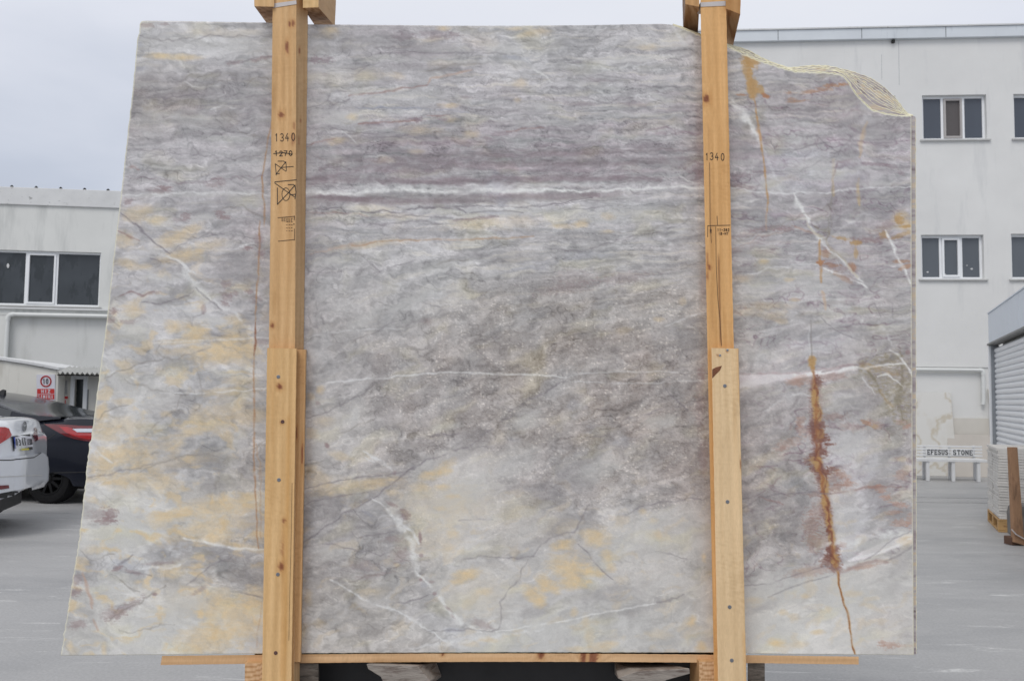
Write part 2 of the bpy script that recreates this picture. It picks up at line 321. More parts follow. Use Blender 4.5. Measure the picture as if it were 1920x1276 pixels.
RED = [ # purple red / rust mottling
 (1532,715,12,12,0,.9,1.),(1527,730,8,12,0,.6,1.),(1560,705,30,9,-4,.5,1.),(1490,715,20,10,-6,.45,1.),(1500,712,24,12,0,.5,1.),(1540,795,10,8,0,.8,1.3),(1535,815,16,18,0,1.,1.3),(1524,800,8,24,0,.8,1.5),(1545,822,14,10,0,.9,1.3),(1555,832,12,4,0,.9,1.2),
 (1540,845,14,12,0,1.,1.3),(1530,855,12,8,0,.9,1.3),(1515,862,10,10,0,.6,1.3),(1530,878,14,9,20,.9,1.3),(1545,885,16,9,0,1.,1.4),(1560,880,12,6,0,.7,1.2),(1580,890,18,8,30,.6,1.2),(1540,897,10,12,0,.8,1.2),(1590,906,16,8,0,.7,1.2),(1570,912,20,9,-10,.55,1.1),(1560,895,20,16,0,.4,1.2),
 (1500,790,10,12,30,.5,1.3),(1505,805,22,10,20,.4,1.3),(1480,830,34,10,-20,.35,1.3),(1465,840,14,5,-20,.4,1.),(1535,925,30,6,-6,.4,1.),(1530,960,14,24,0,.35,1.3),(1545,955,10,18,0,.5,1.3),(1553,965,9,20,0,.8,1.4),(1522,985,20,28,0,.4,1.4),(1530,1015,22,22,0,.4,1.3),
 (1562,1028,14,10,0,.9,1.4),(1562,1045,16,10,0,1.,1.4),(1550,1050,14,14,0,.7,1.2),(1566,1062,13,9,0,1.,1.2),(1572,1075,4,10,0,.6,1.),(1580,1020,9,8,0,.4,1.),(1520,1070,50,12,-10,.35,1.),(1620,1062,34,5,-10,.6,1.),(1650,916,14,8,20,.7,1.4),(1662,932,12,6,0,.8,1.4),(1686,945,20,6,15,.7,1.4),(1678,960,16,5,0,.6,1.4),
 (1690,980,22,8,0,.6,1.4),(1706,975,10,16,0,.5,1.4),(1640,912,14,4,0,.6,1.2),(1690,890,14,12,0,.5,1.2),(1640,795,20,8,20,.4,1.2),(1600,800,30,9,0,.25,1.2),(1702,798,12,5,-20,.8,1.),(1690,790,14,6,0,.5,1.2),(1560,780,30,8,0,.35,1.3),
 (1360,335,30,6,0,.35,1.),(1385,330,32,6,-4,.5,1.),(1375,345,34,5,8,.6,1.),(1400,352,20,4,0,.4,1.),(1350,325,30,14,0,.3,1.),(1425,322,20,5,0,.4,1.),(1640,308,38,4,4,.7,1.),(1670,312,20,5,20,.5,1.),(1690,325,10,5,30,.5,1.),(1650,295,20,5,0,.3,1.),
 (1440,428,50,6,-6,.5,1.3),(1470,430,22,5,0,.6,1.3),(1400,440,40,6,-12,.3,1.3),(1375,470,24,7,-10,.3,1.3),(1420,455,26,6,-30,.3,1.3),(1510,432,30,3,20,.5,1.),(1640,448,60,6,-3,.6,1.4),(1660,425,30,9,-25,.5,1.4),(1620,452,30,5,0,.5,1.4),(1600,470,14,30,0,.15,1.3),
 (1550,468,14,8,0,.5,1.3),(1570,502,26,8,10,.5,1.4),(1555,495,18,12,0,.5,1.4),(1600,505,14,10,40,.5,1.3),(1590,520,20,5,30,.5,1.3),(1702,660,6,6,0,.9,.3),
 (1310,250,8,60,0,.25,1.2),(1310,325,14,26,0,.6,1.3),(1300,320,30,6,10,.4,1.),(1240,250,14,4,0,.4,1.2),(1270,250,16,3,-10,.4,1.2),(1320,180,5,40,0,.2,1.2),(1318,860,10,36,0,.4,1.2),(1312,760,10,60,0,.35,1.3),(1318,540,8,40,0,.3,1.3),(1316,700,9,14,0,.6,1.2),
 (310,352,14,5,5,.8,1.3),(300,358,26,6,5,.5,1.2),(405,345,22,6,-10,.4,1.3),(408,335,14,4,0,.5,1.3),(420,408,14,5,0,.8,1.5),(412,400,10,6,0,.6,1.5),(350,405,10,8,0,.6,1.5),(340,412,24,5,0,.35,1.4),(240,378,12,7,-10,.6,1.2),(215,380,18,4,0,.4,1.2),
 (465,465,11,5,0,.9,1.4),(490,475,7,10,0,.6,1.4),(485,450,10,12,0,.5,1.4),(425,533,14,6,0,.5,1.4),(468,547,8,5,0,.7,1.4),(425,555,10,14,-40,.5,1.4),(440,550,10,5,0,.5,1.4),(420,570,10,6,0,.6,1.4),(213,583,10,7,0,.8,1.4),(200,600,22,6,0,.6,1.4),(240,603,18,5,0,.4,1.4),
 (290,549,12,3,-10,.4,1.),(382,580,6,10,0,.5,1.2),(480,560,12,10,0,.4,1.4),(490,640,12,8,0,.4,1.4),(245,45,20,5,0,.5,1.2),(275,48,18,5,0,.5,1.2),(310,45,12,3,0,.5,1.2),(590,112,14,7,0,.7,1.4),(612,112,14,8,0,.6,1.4),(755,70,24,9,0,.35,1.4),(820,66,40,8,5,.4,1.4),(850,64,16,5,8,.5,1.4),
 (500,108,16,4,-8,.6,1.2),(480,112,12,5,-8,.6,1.2),(440,118,20,4,-8,.5,1.2),(770,224,22,4,-6,.7,1.3),(785,226,12,5,-6,.8,1.3),(830,224,10,3,4,.6,1.2),(700,232,24,3,-3,.5,1.2),(610,140,8,4,0,.2,1.2),(915,260,14,5,0,.55,1.),(940,250,26,5,-6,.45,1.),(875,182,14,3,0,.35,1.),
 (650,373,60,6,2,.75,.8),(615,365,28,5,-8,.6,.8),(720,378,70,7,0,.45,1.),(820,378,80,6,0,.4,1.),(1000,368,120,6,0,.4,1.),(1110,366,24,6,0,.6,1.3),(800,342,60,5,2,.5,1.),(860,338,40,5,2,.5,1.),(600,340,40,6,-20,.35,1.),(980,335,60,4,3,.45,1.),(1080,335,60,4,0,.4,1.),(1160,332,24,5,-5,.5,1.),
 (620,330,60,4,-10,.3,1.),(1050,320,80,4,0,.3,1.),(750,320,80,4,0,.3,1.),(1200,320,60,4,0,.3,1.),(1130,245,14,3,0,.3,1.),(1190,195,30,6,5,.35,1.),(1090,195,40,5,0,.35,1.),(1120,150,40,4,5,.3,1.),
 (940,690,60,40,0,.0,1.),(1170,520,60,12,-8,.3,1.5),(1060,540,60,12,-8,.25,1.5),(1080,520,40,20,0,.2,1.4),(800,602,10,8,0,.3,1.3),
 (788,1008,4,16,-4,.9,.7),(790,1040,5,4,0,.6,.7),(613,835,5,7,-30,.9,.4),(596,755,6,4,30,.5,.5),(740,886,4,5,0,.6,.4),(789,1086,5,4,0,.8,.4),(815,1112,5,4,0,.8,.4),(840,1140,12,3,40,.7,.4),(850,1155,8,3,45,.7,.4),(905,1170,24,9,20,.4,.8),(808,1090,8,3,0,.5,.5),
 (700,1078,40,4,-10,.35,1.3),(680,1060,30,12,0,.25,1.4),(750,1040,18,16,0,.45,1.4),(740,1010,20,8,0,.35,1.4),(760,965,10,14,-30,.6,1.2),(735,945,14,4,25,.6,.7),
 (207,965,16,16,0,.6,1.5),(200,975,22,10,-10,.55,1.5),(190,965,30,14,0,.3,1.4),(290,1113,6,4,0,.9,.3),(235,1140,44,10,-32,.5,1.2),(210,1150,26,16,-10,.4,1.),(140,1110,16,8,-20,.7,1.),(143,1085,14,12,0,.5,1.),(145,1170,18,10,-10,.6,1.),(220,1065,12,6,-20,.8,.8),(250,1072,22,4,15,.5,.8),
 (300,1055,36,4,-4,.4,1.),(375,1105,24,5,-30,.4,1.),(1668,1208,22,8,0,.5,1.4),(1655,1205,8,8,0,.5,1.4),(1675,1210,30,4,0,.3,1.3),
]
BLUE = [(254,86,16,7,-15,.5),(262,130,18,7,0,.4),(225,1060,24,14,-20,.5),(250,1058,24,12,0,.4),(228,1140,22,9,-10,.5),(712,200,9,3,0,.8),(850,1180,24,5,0,.5),(690,962,14,5,30,.4),
        (930,345,26,24,0,.35),(945,375,16,12,0,.6),(1000,408,10,6,10,.5),(960,108,20,6,0,.5),(975,110,24,5,10,.4),(960,820,20,10,0,.3),(1080,760,20,12,0,.35),(795,1095,10,6,0,.4),(1120,808,22,10,0,.35),(1170,830,24,12,0,.35),(1540,640,60,20,0,.2),(1000,500,50,10,-4,.3),(1100,480,60,12,-4,.3),(940,400,60,5,3,.4)]
PALE = [ # clean pale stone: cx, cy, rx, ry, angle, strength
 (230,1000,80,36,-5,.9),(200,1110,50,30,10,.6),(300,1180,90,40,-20,.7),(350,1130,60,14,-30,.5),(250,620,60,30,-20,.6),(300,740,60,24,-5,.4),(230,720,60,30,0,.4),(860,930,70,36,-30,.8),(1240,790,34,16,-10,.7),
 (960,870,60,40,-30,.5),(870,1140,60,40,0,.4),(1120,880,50,30,-20,.7),(990,790,30,20,-30,.6),(840,800,40,10,-5,.6),(820,500,44,14,-10,.7),(1060,500,50,14,-6,.3),(640,490,60,14,0,.4),(780,560,70,14,-28,.65),(680,600,60,12,-30,.4),
 (1580,750,60,22,0,.3),(1600,830,50,30,-20,.7),(1580,960,60,60,0,.6),(1640,870,50,16,-10,.5),(1520,310,60,16,-6,.8),(1490,265,50,12,0,.7),(1550,330,60,14,0,.6),(1450,345,30,20,20,.6),(1620,255,40,10,-20,.4),(1520,530,70,24,5,.6),(1420,545,60,20,-15,.4),(1480,280,70,8,-6,.5),(1580,215,50,8,-5,.4),
 (1470,1100,100,40,-16,.9),(1580,1120,70,60,0,.8),(1680,1100,40,50,0,.5),(1640,1020,60,16,-12,.9),(1430,1180,80,40,0,.7),(1600,1200,60,20,0,.6),(1400,660,50,20,0,.5),(1600,650,50,14,0,.3),(1640,345,50,6,0,.6),
 (1100,405,160,14,2,.5),(900,395,120,10,-3,.45),(760,385,60,6,0,.3),(1010,375,50,8,-3,.2),(1200,395,60,10,-4,.6),(1140,372,60,6,-2,.6),(640,220,60,16,-8,.6),(590,200,30,24,0,.6),(760,180,90,8,-4,.5),(650,135,70,12,0,.6),(740,110,60,8,0,.5),(880,118,60,8,0,.4),(830,90,50,8,0,.5),(940,90,50,12,0,.5),
 (330,80,120,20,0,.5),(450,80,50,24,-10,.4),(360,225,80,14,3,.5),(280,235,40,20,0,.4),(300,215,30,8,0,.5),(430,260,50,7,0,.7),(470,180,40,14,-10,.4),(265,160,34,7,0,.7),(230,250,20,14,0,.4),(465,380,40,18,10,.7),(350,365,120,6,0,.5),(380,408,30,8,-10,.6),(300,520,60,12,-6,.5),(370,540,26,12,40,.8),
 (270,565,70,12,-10,.4),(420,610,60,14,20,.6),(1090,125,60,7,0,.6),(1190,112,70,7,-4,.7),(1230,125,50,6,-10,.5),(1100,135,30,5,0,.6),(1110,160,60,5,10,.5),(1230,180,26,4,25,.8),(1250,190,24,6,20,.6),(1000,200,50,10,0,.3),(1000,230,70,6,0,.5),(1180,215,50,4,0,.4),(1180,255,50,3,0,.5),(1260,230,60,5,0,.3),
 (990,85,50,8,-6,.3),(960,115,40,6,0,.4),(640,1030,60,16,-20,.5),(600,1030,40,8,0,.3),(620,1040,60,10,0,.2),(720,1110,70,24,-20,.4),(950,1215,120,12,-4,.7),(780,1180,60,16,-10,.3),(1150,1150,140,10,-10,.3),(1000,1180,90,26,-8,.5),(1230,1010,100,50,-8,.4),(1300,960,40,10,-12,.3),(590,810,20,10,0,.4),(660,780,50,16,-25,.4),(620,850,50,10,8,.3),
]
DARK = [ # grey clouds
 (700,75,80,14,0,.6),(770,85,70,12,3,.5),(640,92,60,10,0,.5),(690,130,60,6,0,.4),(760,125,40,8,0,.6),(590,140,40,10,0,.5),(580,100,26,20,0,.3),(830,130,40,8,-14,.6),(290,150,60,20,3,.6),(350,172,50,12,5,.6),(300,185,90,12,0,.5),(420,140,80,10,-5,.6),(450,150,50,8,0,.5),(380,155,60,8,0,.4),(260,205,40,12,0,.4),
 (430,213,20,8,0,.6),(400,165,60,10,0,.4),(790,95,30,9,0,.4),(790,155,30,8,0,.5),(860,145,40,4,-14,.6),(690,160,60,4,-2,.5),(760,330,180,14,0,.5),(1000,345,140,10,0,.4),(900,300,120,14,0,.35),(1100,300,120,20,0,.35),(1240,300,80,20,0,.35),(820,370,240,9,0,.6),(1080,368,60,8,-2,.5),(650,320,80,10,-8,.4),
 (455,500,60,34,-20,.65),(340,545,40,12,-8,.7),(300,500,40,12,30,.6),(330,465,30,8,40,.5),(330,505,20,6,-10,.5),(410,520,30,40,0,.4),(470,530,26,30,0,.4),(370,395,60,7,-10,.5),(330,560,40,8,-4,.6),(290,565,40,6,4,.4),(440,420,60,14,0,.3),(480,400,24,14,30,.3),(400,380,80,7,-8,.5),(270,360,50,8,0,.3),
 (280,670,40,12,-15,.4),(325,680,34,10,-10,.6),(335,655,20,12,0,.3),(250,700,50,7,-10,.3),(340,745,36,18,0,.4),(380,730,14,24,0,.2),(300,800,50,30,-25,.3),(330,880,60,10,-20,.4),(390,870,40,20,0,.3),(440,905,90,20,-8,.5),(400,910,40,14,0,.4),(470,870,50,20,-20,.3),(480,975,24,30,0,.4),(460,990,30,12,-10,.3),
 (320,1020,60,12,-8,.6),(400,1035,70,24,5,.8),(440,1040,40,14,5,.5),(360,1050,60,22,0,.5),(460,1080,50,26,-10,.6),(380,1085,30,14,-20,.6),(300,1045,40,14,0,.4),(165,960,30,20,0,.5),(150,1000,10,6,0,.4),(170,1070,30,30,-20,.4),(130,1160,16,30,0,.3),(160,1150,20,36,0,.3),(480,1200,20,20,0,.3),
 (1080,975,60,16,-18,.6),(1010,925,40,20,0,.6),(1060,910,50,20,-10,.5),(1020,1010,50,12,-25,.5),(990,1040,30,8,-10,.3),(1100,940,30,12,-60,.3),(1000,1145,40,12,-14,.5),(1130,1110,80,16,-10,.4),(1190,1140,90,12,-12,.5),(940,1160,16,26,0,.2),(1180,1150,14,12,30,.4),(1170,1120,60,10,-4,.3),(890,1040,60,10,-10,.4),(930,1020,40,10,0,.3),
 (640,950,60,30,-25,.35),(620,940,50,14,-8,.4),(660,990,60,20,-30,.45),(730,1000,26,24,0,.5),(745,1025,26,20,30,.5),(690,1005,30,8,-8,.4),(700,1060,50,18,-10,.45),(610,1100,40,40,0,.5),(640,1150,60,20,-10,.3),(760,1105,40,16,-15,.3),(690,1180,60,10,-10,.2),(860,1165,60,10,-10,.3),
 (720,780,30,20,0,.3),(740,900,50,26,-20,.4),(800,830,40,16,0,.2),(880,820,60,18,-12,.45),(860,855,60,12,-20,.5),(950,650,100,30,0,.25),(870,620,60,20,-10,.2),(1300,640,40,30,0,.5),(1310,720,30,40,0,.4),(1290,870,60,30,-20,.3),(1180,835,50,20,20,.4),(1090,800,50,16,0,.35),(1100,860,50,14,-35,.5),(1060,840,60,10,20,.4),(1320,940,30,30,0,.4),(1240,920,40,10,0,.3),
 (1000,440,80,12,5,.5),(1090,445,70,10,0,.4),(1000,610,30,12,0,.3),(1070,600,60,30,0,.25),(950,480,60,10,-6,.4),(880,480,60,9,-8,.4),(1020,520,60,30,0,.3),(1230,510,80,12,-8,.2),(1260,620,60,10,-20,.4),(1300,600,40,10,-25,.5),(620,420,60,5,0,.3),(590,465,40,12,0,.2),
 (1560,190,80,14,0,.4),(1500,200,80,12,0,.3),(1640,240,60,14,0,.4),(1600,285,60,10,-8,.4),(1530,265,50,6,-20,.3),(1400,300,60,24,0,.4),(1380,270,40,20,0,.4),(1520,370,100,10,-3,.6),(1650,370,70,9,-2,.7),(1400,368,60,8,0,.5),(1680,350,40,4,0,.4),(1440,390,80,14,-10,.4),(1600,400,60,18,-15,.4),(1560,415,30,24,0,.4),(1640,430,60,14,0,.35),
 (1570,490,40,30,35,.4),(1600,535,40,16,35,.4),(1540,600,80,20,20,.2),(1680,400,30,14,0,.4),(1690,540,30,30,0,.2),(1400,510,60,20,-15,.3),(1440,460,60,10,-20,.2),(1480,620,60,16,25,.25),(1640,640,60,18,20,.3),(1700,640,20,40,0,.25),(1640,750,50,60,0,.3),(1430,735,50,20,-12,.55),(1400,780,40,30,-10,.3),(1480,760,40,30,0,.15),
 (1650,840,50,14,10,.3),(1440,820,60,20,-10,.2),(1640,930,30,30,0,.5),(1590,940,20,14,0,.4),(1660,960,50,14,10,.5),(1470,950,70,30,0,.5),(1500,1000,50,50,0,.45),(1420,980,50,40,0,.3),(1430,1030,60,30,20,.2),(1480,1050,60,14,-10,.2),(1690,1060,30,30,0,.45),(1680,1100,30,20,20,.3),(1400,930,40,10,-10,.4),
 (1440,1135,24,10,-25,.35),(1410,1145,30,8,-10,.3),(1700,1180,14,24,0,.3),(1620,590,40,9,0,.2),
]
V = []   # veins: pts, width, colour, opacity, wander, softness
def vein(col, w, op, pts, wander=3., soft=1.): V.append((col, w, op, pts, wander, soft))
W_ = (201,201,203); WW = (208,208,208); DK = (118,112,118); RD = (140,108,104); OR = (178,132,82); OB = (168,126,92); PK = (178,146,130); GD = (190,160,112); BL = (128,132,150); DG = (128,122,118)
# dark mauve layers either side of the white band
vein((126, 116, 118), 12, .45, [(568, 376), (650, 374), (760, 375), (880, 373), (1000, 370), (1100, 366), (1160, 364)], 3, 1.)
vein((122, 108, 112), 5, .5, [(570, 371), (620, 368), (660, 373), (720, 372)], 2, .8)
vein((122, 108, 114), 9, .55, [(570, 335), (700, 338), (820, 341), (960, 338), (1080, 334), (1240, 336)], 4, 1.)
vein((124, 110, 116), 8, .5, [(600, 316), (760, 312), (960, 308), (1150, 304), (1300, 300)], 5, 1.)
vein((124, 112, 116), 7, .45, [(560, 296), (700, 300), (860, 290), (1060, 286), (1300, 280)], 5, 1.)
# long white band and thin whites
vein(WW, 7, .95, [(565,362),(600,361),(660,364),(700,358),(740,355),(800,359),(860,361),(900,357),(960,359),(1010,357),(1060,356)], 2.5)
vein(WW, 4, .85, [(1050,357),(1100,359),(1160,356),(1230,352),(1280,350),(1320,352),(1345,356)], 2.5)
vein(W_, 3, .7, [(225,366),(300,364),(380,361),(440,362),(512,366)], 3)
vein(W_, 2.5, .8, [(1370,352),(1420,360),(1465,362),(1490,362),(1560,360),(1600,352),(1640,350),(1708,352)], 3)
vein(W_, 5, .5, [(570,360),(700,352),(850,352),(1000,348),(1100,346),(1160,348)], 4, 2)
vein(WW, 8, .75, [(1362,175),(1378,198),(1400,225),(1418,250),(1428,268)], 3, 1.5)
vein(WW, 6, .5, [(1366,190),(1385,212),(1408,236),(1422,252)], 3, 1.5)
vein(W_, 4, .35, [(1428,262),(1440,300),(1452,330),(1462,350),(1470,372)], 4, 1.5)
vein(W_, 6, .6, [(1262,50),(1275,72),(1292,95),(1308,120)], 3, 1.6)
vein(WW, 4.5, .75, [(1488,362),(1500,384),(1510,404),(1520,424),(1535,446),(1556,470),(1580,492),(1602,512),(1618,528)], 3, 1.2)
vein(WW, 8, .7, [(1492,368),(1506,398),(1516,420)], 5, 1.5)
vein((170,160,140), 3, .6, [(1512,418),(1530,436),(1548,452),(1570,478),(1590,500),(1612,520)], 4)
vein(WW, 4, .9, [(1661,434),(1672,458),(1684,482),(1696,505),(1706,530)], 2, 1.4)
vein(WW, 3.5, .85, [(1520,494),(1545,502),(1575,512),(1600,524),(1625,538)], 3)
vein(W_, 2.5, .6, [(1400,515),(1440,503),(1480,500),(1520,494)], 3)
vein(W_, 2, .5, [(1500,462),(1530,452),(1560,440),(1590,420),(1620,402)], 4)
vein(W_, 2.2, .5, [(1430,562),(1480,565),(1530,562),(1600,560)], 3)
vein(W_, 4, .4, [(1646,600),(1660,625),(1672,648)], 3,1.6)
vein(W_, 3, .4, [(1515,610),(1518,640),(1520,665)], 3,1.2)
vein(WW, 11, .75, [(1385,722),(1420,716),(1460,708),(1490,702)], 3, 1.3)
vein(WW, 7, .9, [(1430,703),(1480,702),(1530,698),(1570,693),(1605,688)], 2, 1.2)
vein((186,178,182), 14, .6, [(1385,716),(1430,710),(1480,704)], 4, 1.4)
vein(WW, 2.5, .9, [(1605,688),(1625,689),(1650,685),(1680,681),(1700,683)], 2)
vein(WW, 3.5, .9, [(1668,656),(1682,664),(1694,678),(1706,694),(1712,705)], 2)
vein(WW, 3, .8, [(1645,706),(1665,701),(1680,712),(1692,722)], 3)
vein(W_, 2.5, .6, [(1618,708),(1628,722),(1640,740)], 3)
vein(W_, 3, .5, [(1430,772),(1470,745),(1500,738),(1520,742)], 4, 1.6)
vein(W_, 2, .85, [(610,718),(640,714),(700,710),(760,704),(820,699),(845,697)], 2)
vein(WW, 2.6, .75, [(845,697),(880,699),(940,701),(1000,702),(1040,705),(1060,707)], 1.5)
vein(W_, 1.6, .5, [(1060,707),(1100,699),(1160,696),(1240,697),(1330,697)], 1.5)
vein(W_, 1.8, .55, [(1065,715),(1120,716),(1200,718),(1270,715),(1335,711)], 1.5)
vein(W_, 1.8, .5, [(575,632),(620,624),(660,618),(700,616),(760,616)], 2)
vein(W_, 2.2, .7, [(1250,612),(1275,600),(1300,590),(1325,582)], 2)
vein(W_, 2.5, .6, [(685,858),(705,865),(722,872),(735,882)], 2,1.2)
vein(W_, 4.5, .85, [(682,846),(700,856),(718,866),(732,878)], 2,1.3)
vein(WW, 9, .7, [(735,965),(752,985),(768,1005),(772,1025),(780,1050),(786,1078)], 5, 1.5)
vein(W_, 5, .8, [(752,978),(768,992),(780,1003),(786,1020)], 4, 1.4)
vein(WW, 4, .75, [(696,934),(720,950),(735,965)], 3)
vein(WW, 6, .75, [(786,1078),(800,1092),(815,1108),(830,1128),(846,1148),(866,1166),(885,1178),(905,1184)], 4, 1.4)
vein(W_, 3, .8, [(620,1086),(645,1100),(668,1115),(690,1127),(720,1136),(750,1148),(780,1165),(800,1180),(820,1192),(838,1202)], 3, 1.3)
vein(W_, 4, .6, [(770,1215),(800,1208),(840,1206),(900,1196),(960,1188),(1020,1178)], 3, 1.5)
vein(WW, 2.4, .7, [(930,1184),(1000,1172),(1060,1163),(1120,1150),(1190,1138),(1230,1130)], 2)
vein(W_, 5, .6, [(560,640),(575,680),(582,712)], 2,1.5)
vein(WW, 4, .85, [(345,1009),(375,1014),(405,1021),(440,1027),(475,1030),(500,1030)], 2, 1.3)
vein(W_, 4, .8, [(260,1066),(290,1062),(320,1064),(338,1058)], 2, 1.2)
vein(WW, 9, .6, [(330,488),(348,505),(362,530),(378,550),(392,560)], 4, 1.6)
vein(W_, 4, .8, [(300,475),(325,485),(350,500),(370,512)], 3, 1.4)
vein(W_, 5, .6, [(400,562),(430,580),(452,598),(470,612)], 5, 1.5)
vein(W_, 3, .7, [(440,468),(460,460),(475,456)], 2)
vein(W_, 3, .6, [(290,642),(340,640),(400,637),(480,634),(512,634)], 1.5)
vein(W_, 2.5, .7, [(300,735),(370,737),(430,733),(500,728)], 2)
vein(W_, 3, .8, [(182,845),(195,858),(210,868)], 2)
vein(WW, 2.5, .6, [(985,113),(1000,128),(1022,140),(1034,156)], 3)
vein(W_, 3, .5, [(1060,118),(1090,122),(1140,128),(1190,124),(1250,116)], 4, 1.5)
vein(W_, 3, .5, [(1080,158),(1110,168),(1150,178),(1195,176),(1240,190)], 4, 1.3)
vein(W_, 2, .6, [(640,245),(656,256),(668,268)], 2)
vein(W_, 2, .7, [(690,345),(720,348),(700,340)], 2)
vein(W_, 2.2, .6, [(200,1260),(200,1260)], 2)
vein(W_, 3, .45, [(345,150),(362,162),(375,168),(395,160)], 3)
vein(W_, 3, .6, [(395,205),(402,200),(440,202)], 3)
vein(WW, 5, .5, [(1310,340),(1360,322),(1370,332)], 2)
vein(WW, 2, .6, [(1268,325),(1290,338),(1312,345)], 2)
vein(WW, 3, .5, [(1370,380),(1400,380),(1425,372)], 2)
vein(WW, 10, .65, [(1550,1018),(1600,1016),(1640,1002),(1680,1000),(1710,1003)], 3, 1.3)
vein(WW, 4, .75, [(1590,1050),(1620,1042),(1660,1032),(1690,1020),(1710,1008)], 3, 1.3)
vein(WW, 2, .4, [(1690,480),(1700,475),(1712,474)], 2)
# dark / coloured veins
vein(DK, 1.4, .8, [(590,392),(640,388),(650,400),(700,396),(740,398),(775,394),(790,388),(830,390),(870,392),(873,398)], 3)
vein(DK, 1.3, .7, [(800,390),(900,386),(950,388),(1010,387),(1060,378),(1075,374),(1110,372)], 2)
vein(DK, 1.6, .5, [(665,407),(700,406),(770,405),(850,408)], 3); vein(DK, 2, .45, [(690,422),(740,417),(790,415),(830,420)], 3)
vein((120,100,108), 2.5, .5, [(850,413),(890,410),(935,407)], 2)
vein(DK, 1.3, .6, [(880,399),(920,396),(980,398)], 2)
vein(OB, 1.6, .6, [(660,462),(700,455),(740,451),(790,449),(840,450),(900,447),(950,446),(1000,443)], 2)
vein(PK, 2.2, .4, [(580,478),(620,466),(660,461),(700,454)], 3); vein(RD, 1.6, .4, [(573,398),(640,400),(690,404)], 3)
vein(DK, 1.3, .6, [(575,205),(600,198),(612,190),(625,193),(655,186)], 3); vein(DK, 1.5, .5, [(612,190),(620,172),(650,172)], 2)
vein(RD, 1.6, .7, [(655,180),(690,175),(740,171),(750,166),(790,162),(802,160)], 2); vein(PK, 1.8, .7, [(802,158),(806,146),(830,142),(860,136),(885,131)], 2)
vein(DG, 2.2, .5, [(800,135),(830,127),(880,120),(905,118)], 3); vein(DK, 1.2, .5, [(660,140),(690,125),(640,130)], 3)
vein(DK, 1.3, .55, [(575,238),(620,240),(680,250),(750,258),(800,262)], 3); vein(RD, 1.3, .5, [(575,275),(600,265),(630,260)], 2)
vein(RD, 1.5, .7, [(670,232),(700,230),(740,228),(780,226)], 2); vein(RD, 1.3, .6, [(800,218),(830,217),(845,216)], 1.5)
vein(BL, 1.3, .6, [(665,202),(700,203),(760,203),(830,205),(880,212)], 2); vein(DK, 1.2, .5, [(650,250),(700,258),(760,254),(800,250)], 3)
vein(DK, 1.4, .45, [(735,98),(790,99),(850,100),(890,99),(950,102)], 1.5); vein(DG, 1.5, .4, [(950,145),(1000,150),(1060,145)], 3)
vein(DK, 1.5, .5, [(1245,98),(1290,95),(1300,100),(1270,110),(1250,112)], 3); vein(DK, 1.3, .6, [(1185,158),(1230,163),(1300,165)], 3); vein(DK, 1.6, .5, [(1060,118),(1090,116),(1110,120)],2)
vein(DK, 1.4, .5, [(1120,140),(1170,148),(1200,150)], 2); vein(DK, 1.3, .5, [(1080,178),(1110,190),(1140,192),(1190,180)], 4); vein(RD,1.4,.5,[(950,246),(980,242),(1020,238)],2)
vein((120,100,112), 2, .5, [(1210,245),(1250,238),(1275,248),(1315,252)], 3); vein(DK,1.3,.5,[(1200,262),(1240,270),(1210,282)],3); vein(DK,1.2,.5,[(1140,288),(1180,284),(1230,290),(1280,288)],3)
vein(OB, 1.3, .8, [(512,208),(508,235),(500,270),(495,310),(492,335)], 1.5); vein(OB, 1.8, .85, [(492,330),(494,370),(497,400),(496,425)], 1.5); vein(OB, 1.6, .9, [(488,415),(486,450),(486,480),(484,520),(480,560),(479,610)], 1.8)
vein(RD, 2.0, .55, [(487,440),(486,480)], 3); vein((140,88,62), 1.8, .9, [(480,605),(478,640),(477,665)], 1.5); vein((168,120,84), 1.5, .75, [(477,665),(476,700),(477,760),(476,860),(480,940),(482,1000),(484,1028)], 1.5)
vein((172,130,96), 1.4, .4, [(488,880),(490,960),(489,1010)], 2); vein((176,136,100), 1.4, .35, [(492,1130),(484,1180),(482,1215)], 2)
vein(OR, 2.2, .9, [(1413,180),(1418,210),(1422,235),(1426,260),(1432,300),(1437,340),(1439,370),(1438,395)], 1.5); vein((190,150,120), 2, .5, [(1438,395),(1436,430)],1.5)
vein((190,148,110), 2.5, .6, [(1420,240),(1428,262)], 2, 2)
vein(OR, 2.4, .75, [(1537,450),(1538,480),(1539,505),(1540,530)], 1.5); vein((192,158,128), 3, .7, [(1541,545),(1545,560),(1548,580)], 1.5)
vein((190,158,122), 3, .55, [(1625,230),(1615,265),(1612,295)], 3, 1.5); vein(GD, 3, .5, [(1562,340),(1562,368)], 2, 1.4); vein(GD, 3.2, .6, [(1610,335),(1608,360),(1610,385)], 2, 1.5); vein(GD,2.5,.3,[(1565,300),(1560,340)],2,1.4)
vein((130,128,120), 1.2, .5, [(1562,340),(1558,380),(1554,420),(1548,450)], 3); vein(DG, 1.2, .6, [(1520,600),(1522,650),(1523,672)], 1)
vein(OR, 3.0, .6, [(1524,690),(1525,720),(1528,760),(1532,790),(1536,830),(1535,870),(1540,900),(1546,930),(1552,965),(1558,1000),(1564,1040),(1570,1074)], 3, 1.2)
vein((150,92,60), 2.5, .85, [(1524,700),(1528,735),(1527,770),(1534,800),(1530,840),(1538,880),(1542,920),(1553,960),(1556,1010),(1566,1060)], 6)
vein((120,72,62), 2.6, .75, [(1532,705),(1524,725),(1536,780),(1540,830),(1528,860),(1548,890),(1545,925),(1556,975),(1552,1020),(1572,1066)], 7)
vein((178,128,70), 2.2, .9, [(1571,1072),(1573,1095),(1578,1115),(1585,1135),(1590,1155),(1594,1180),(1598,1205),(1603,1226)], 1.5)
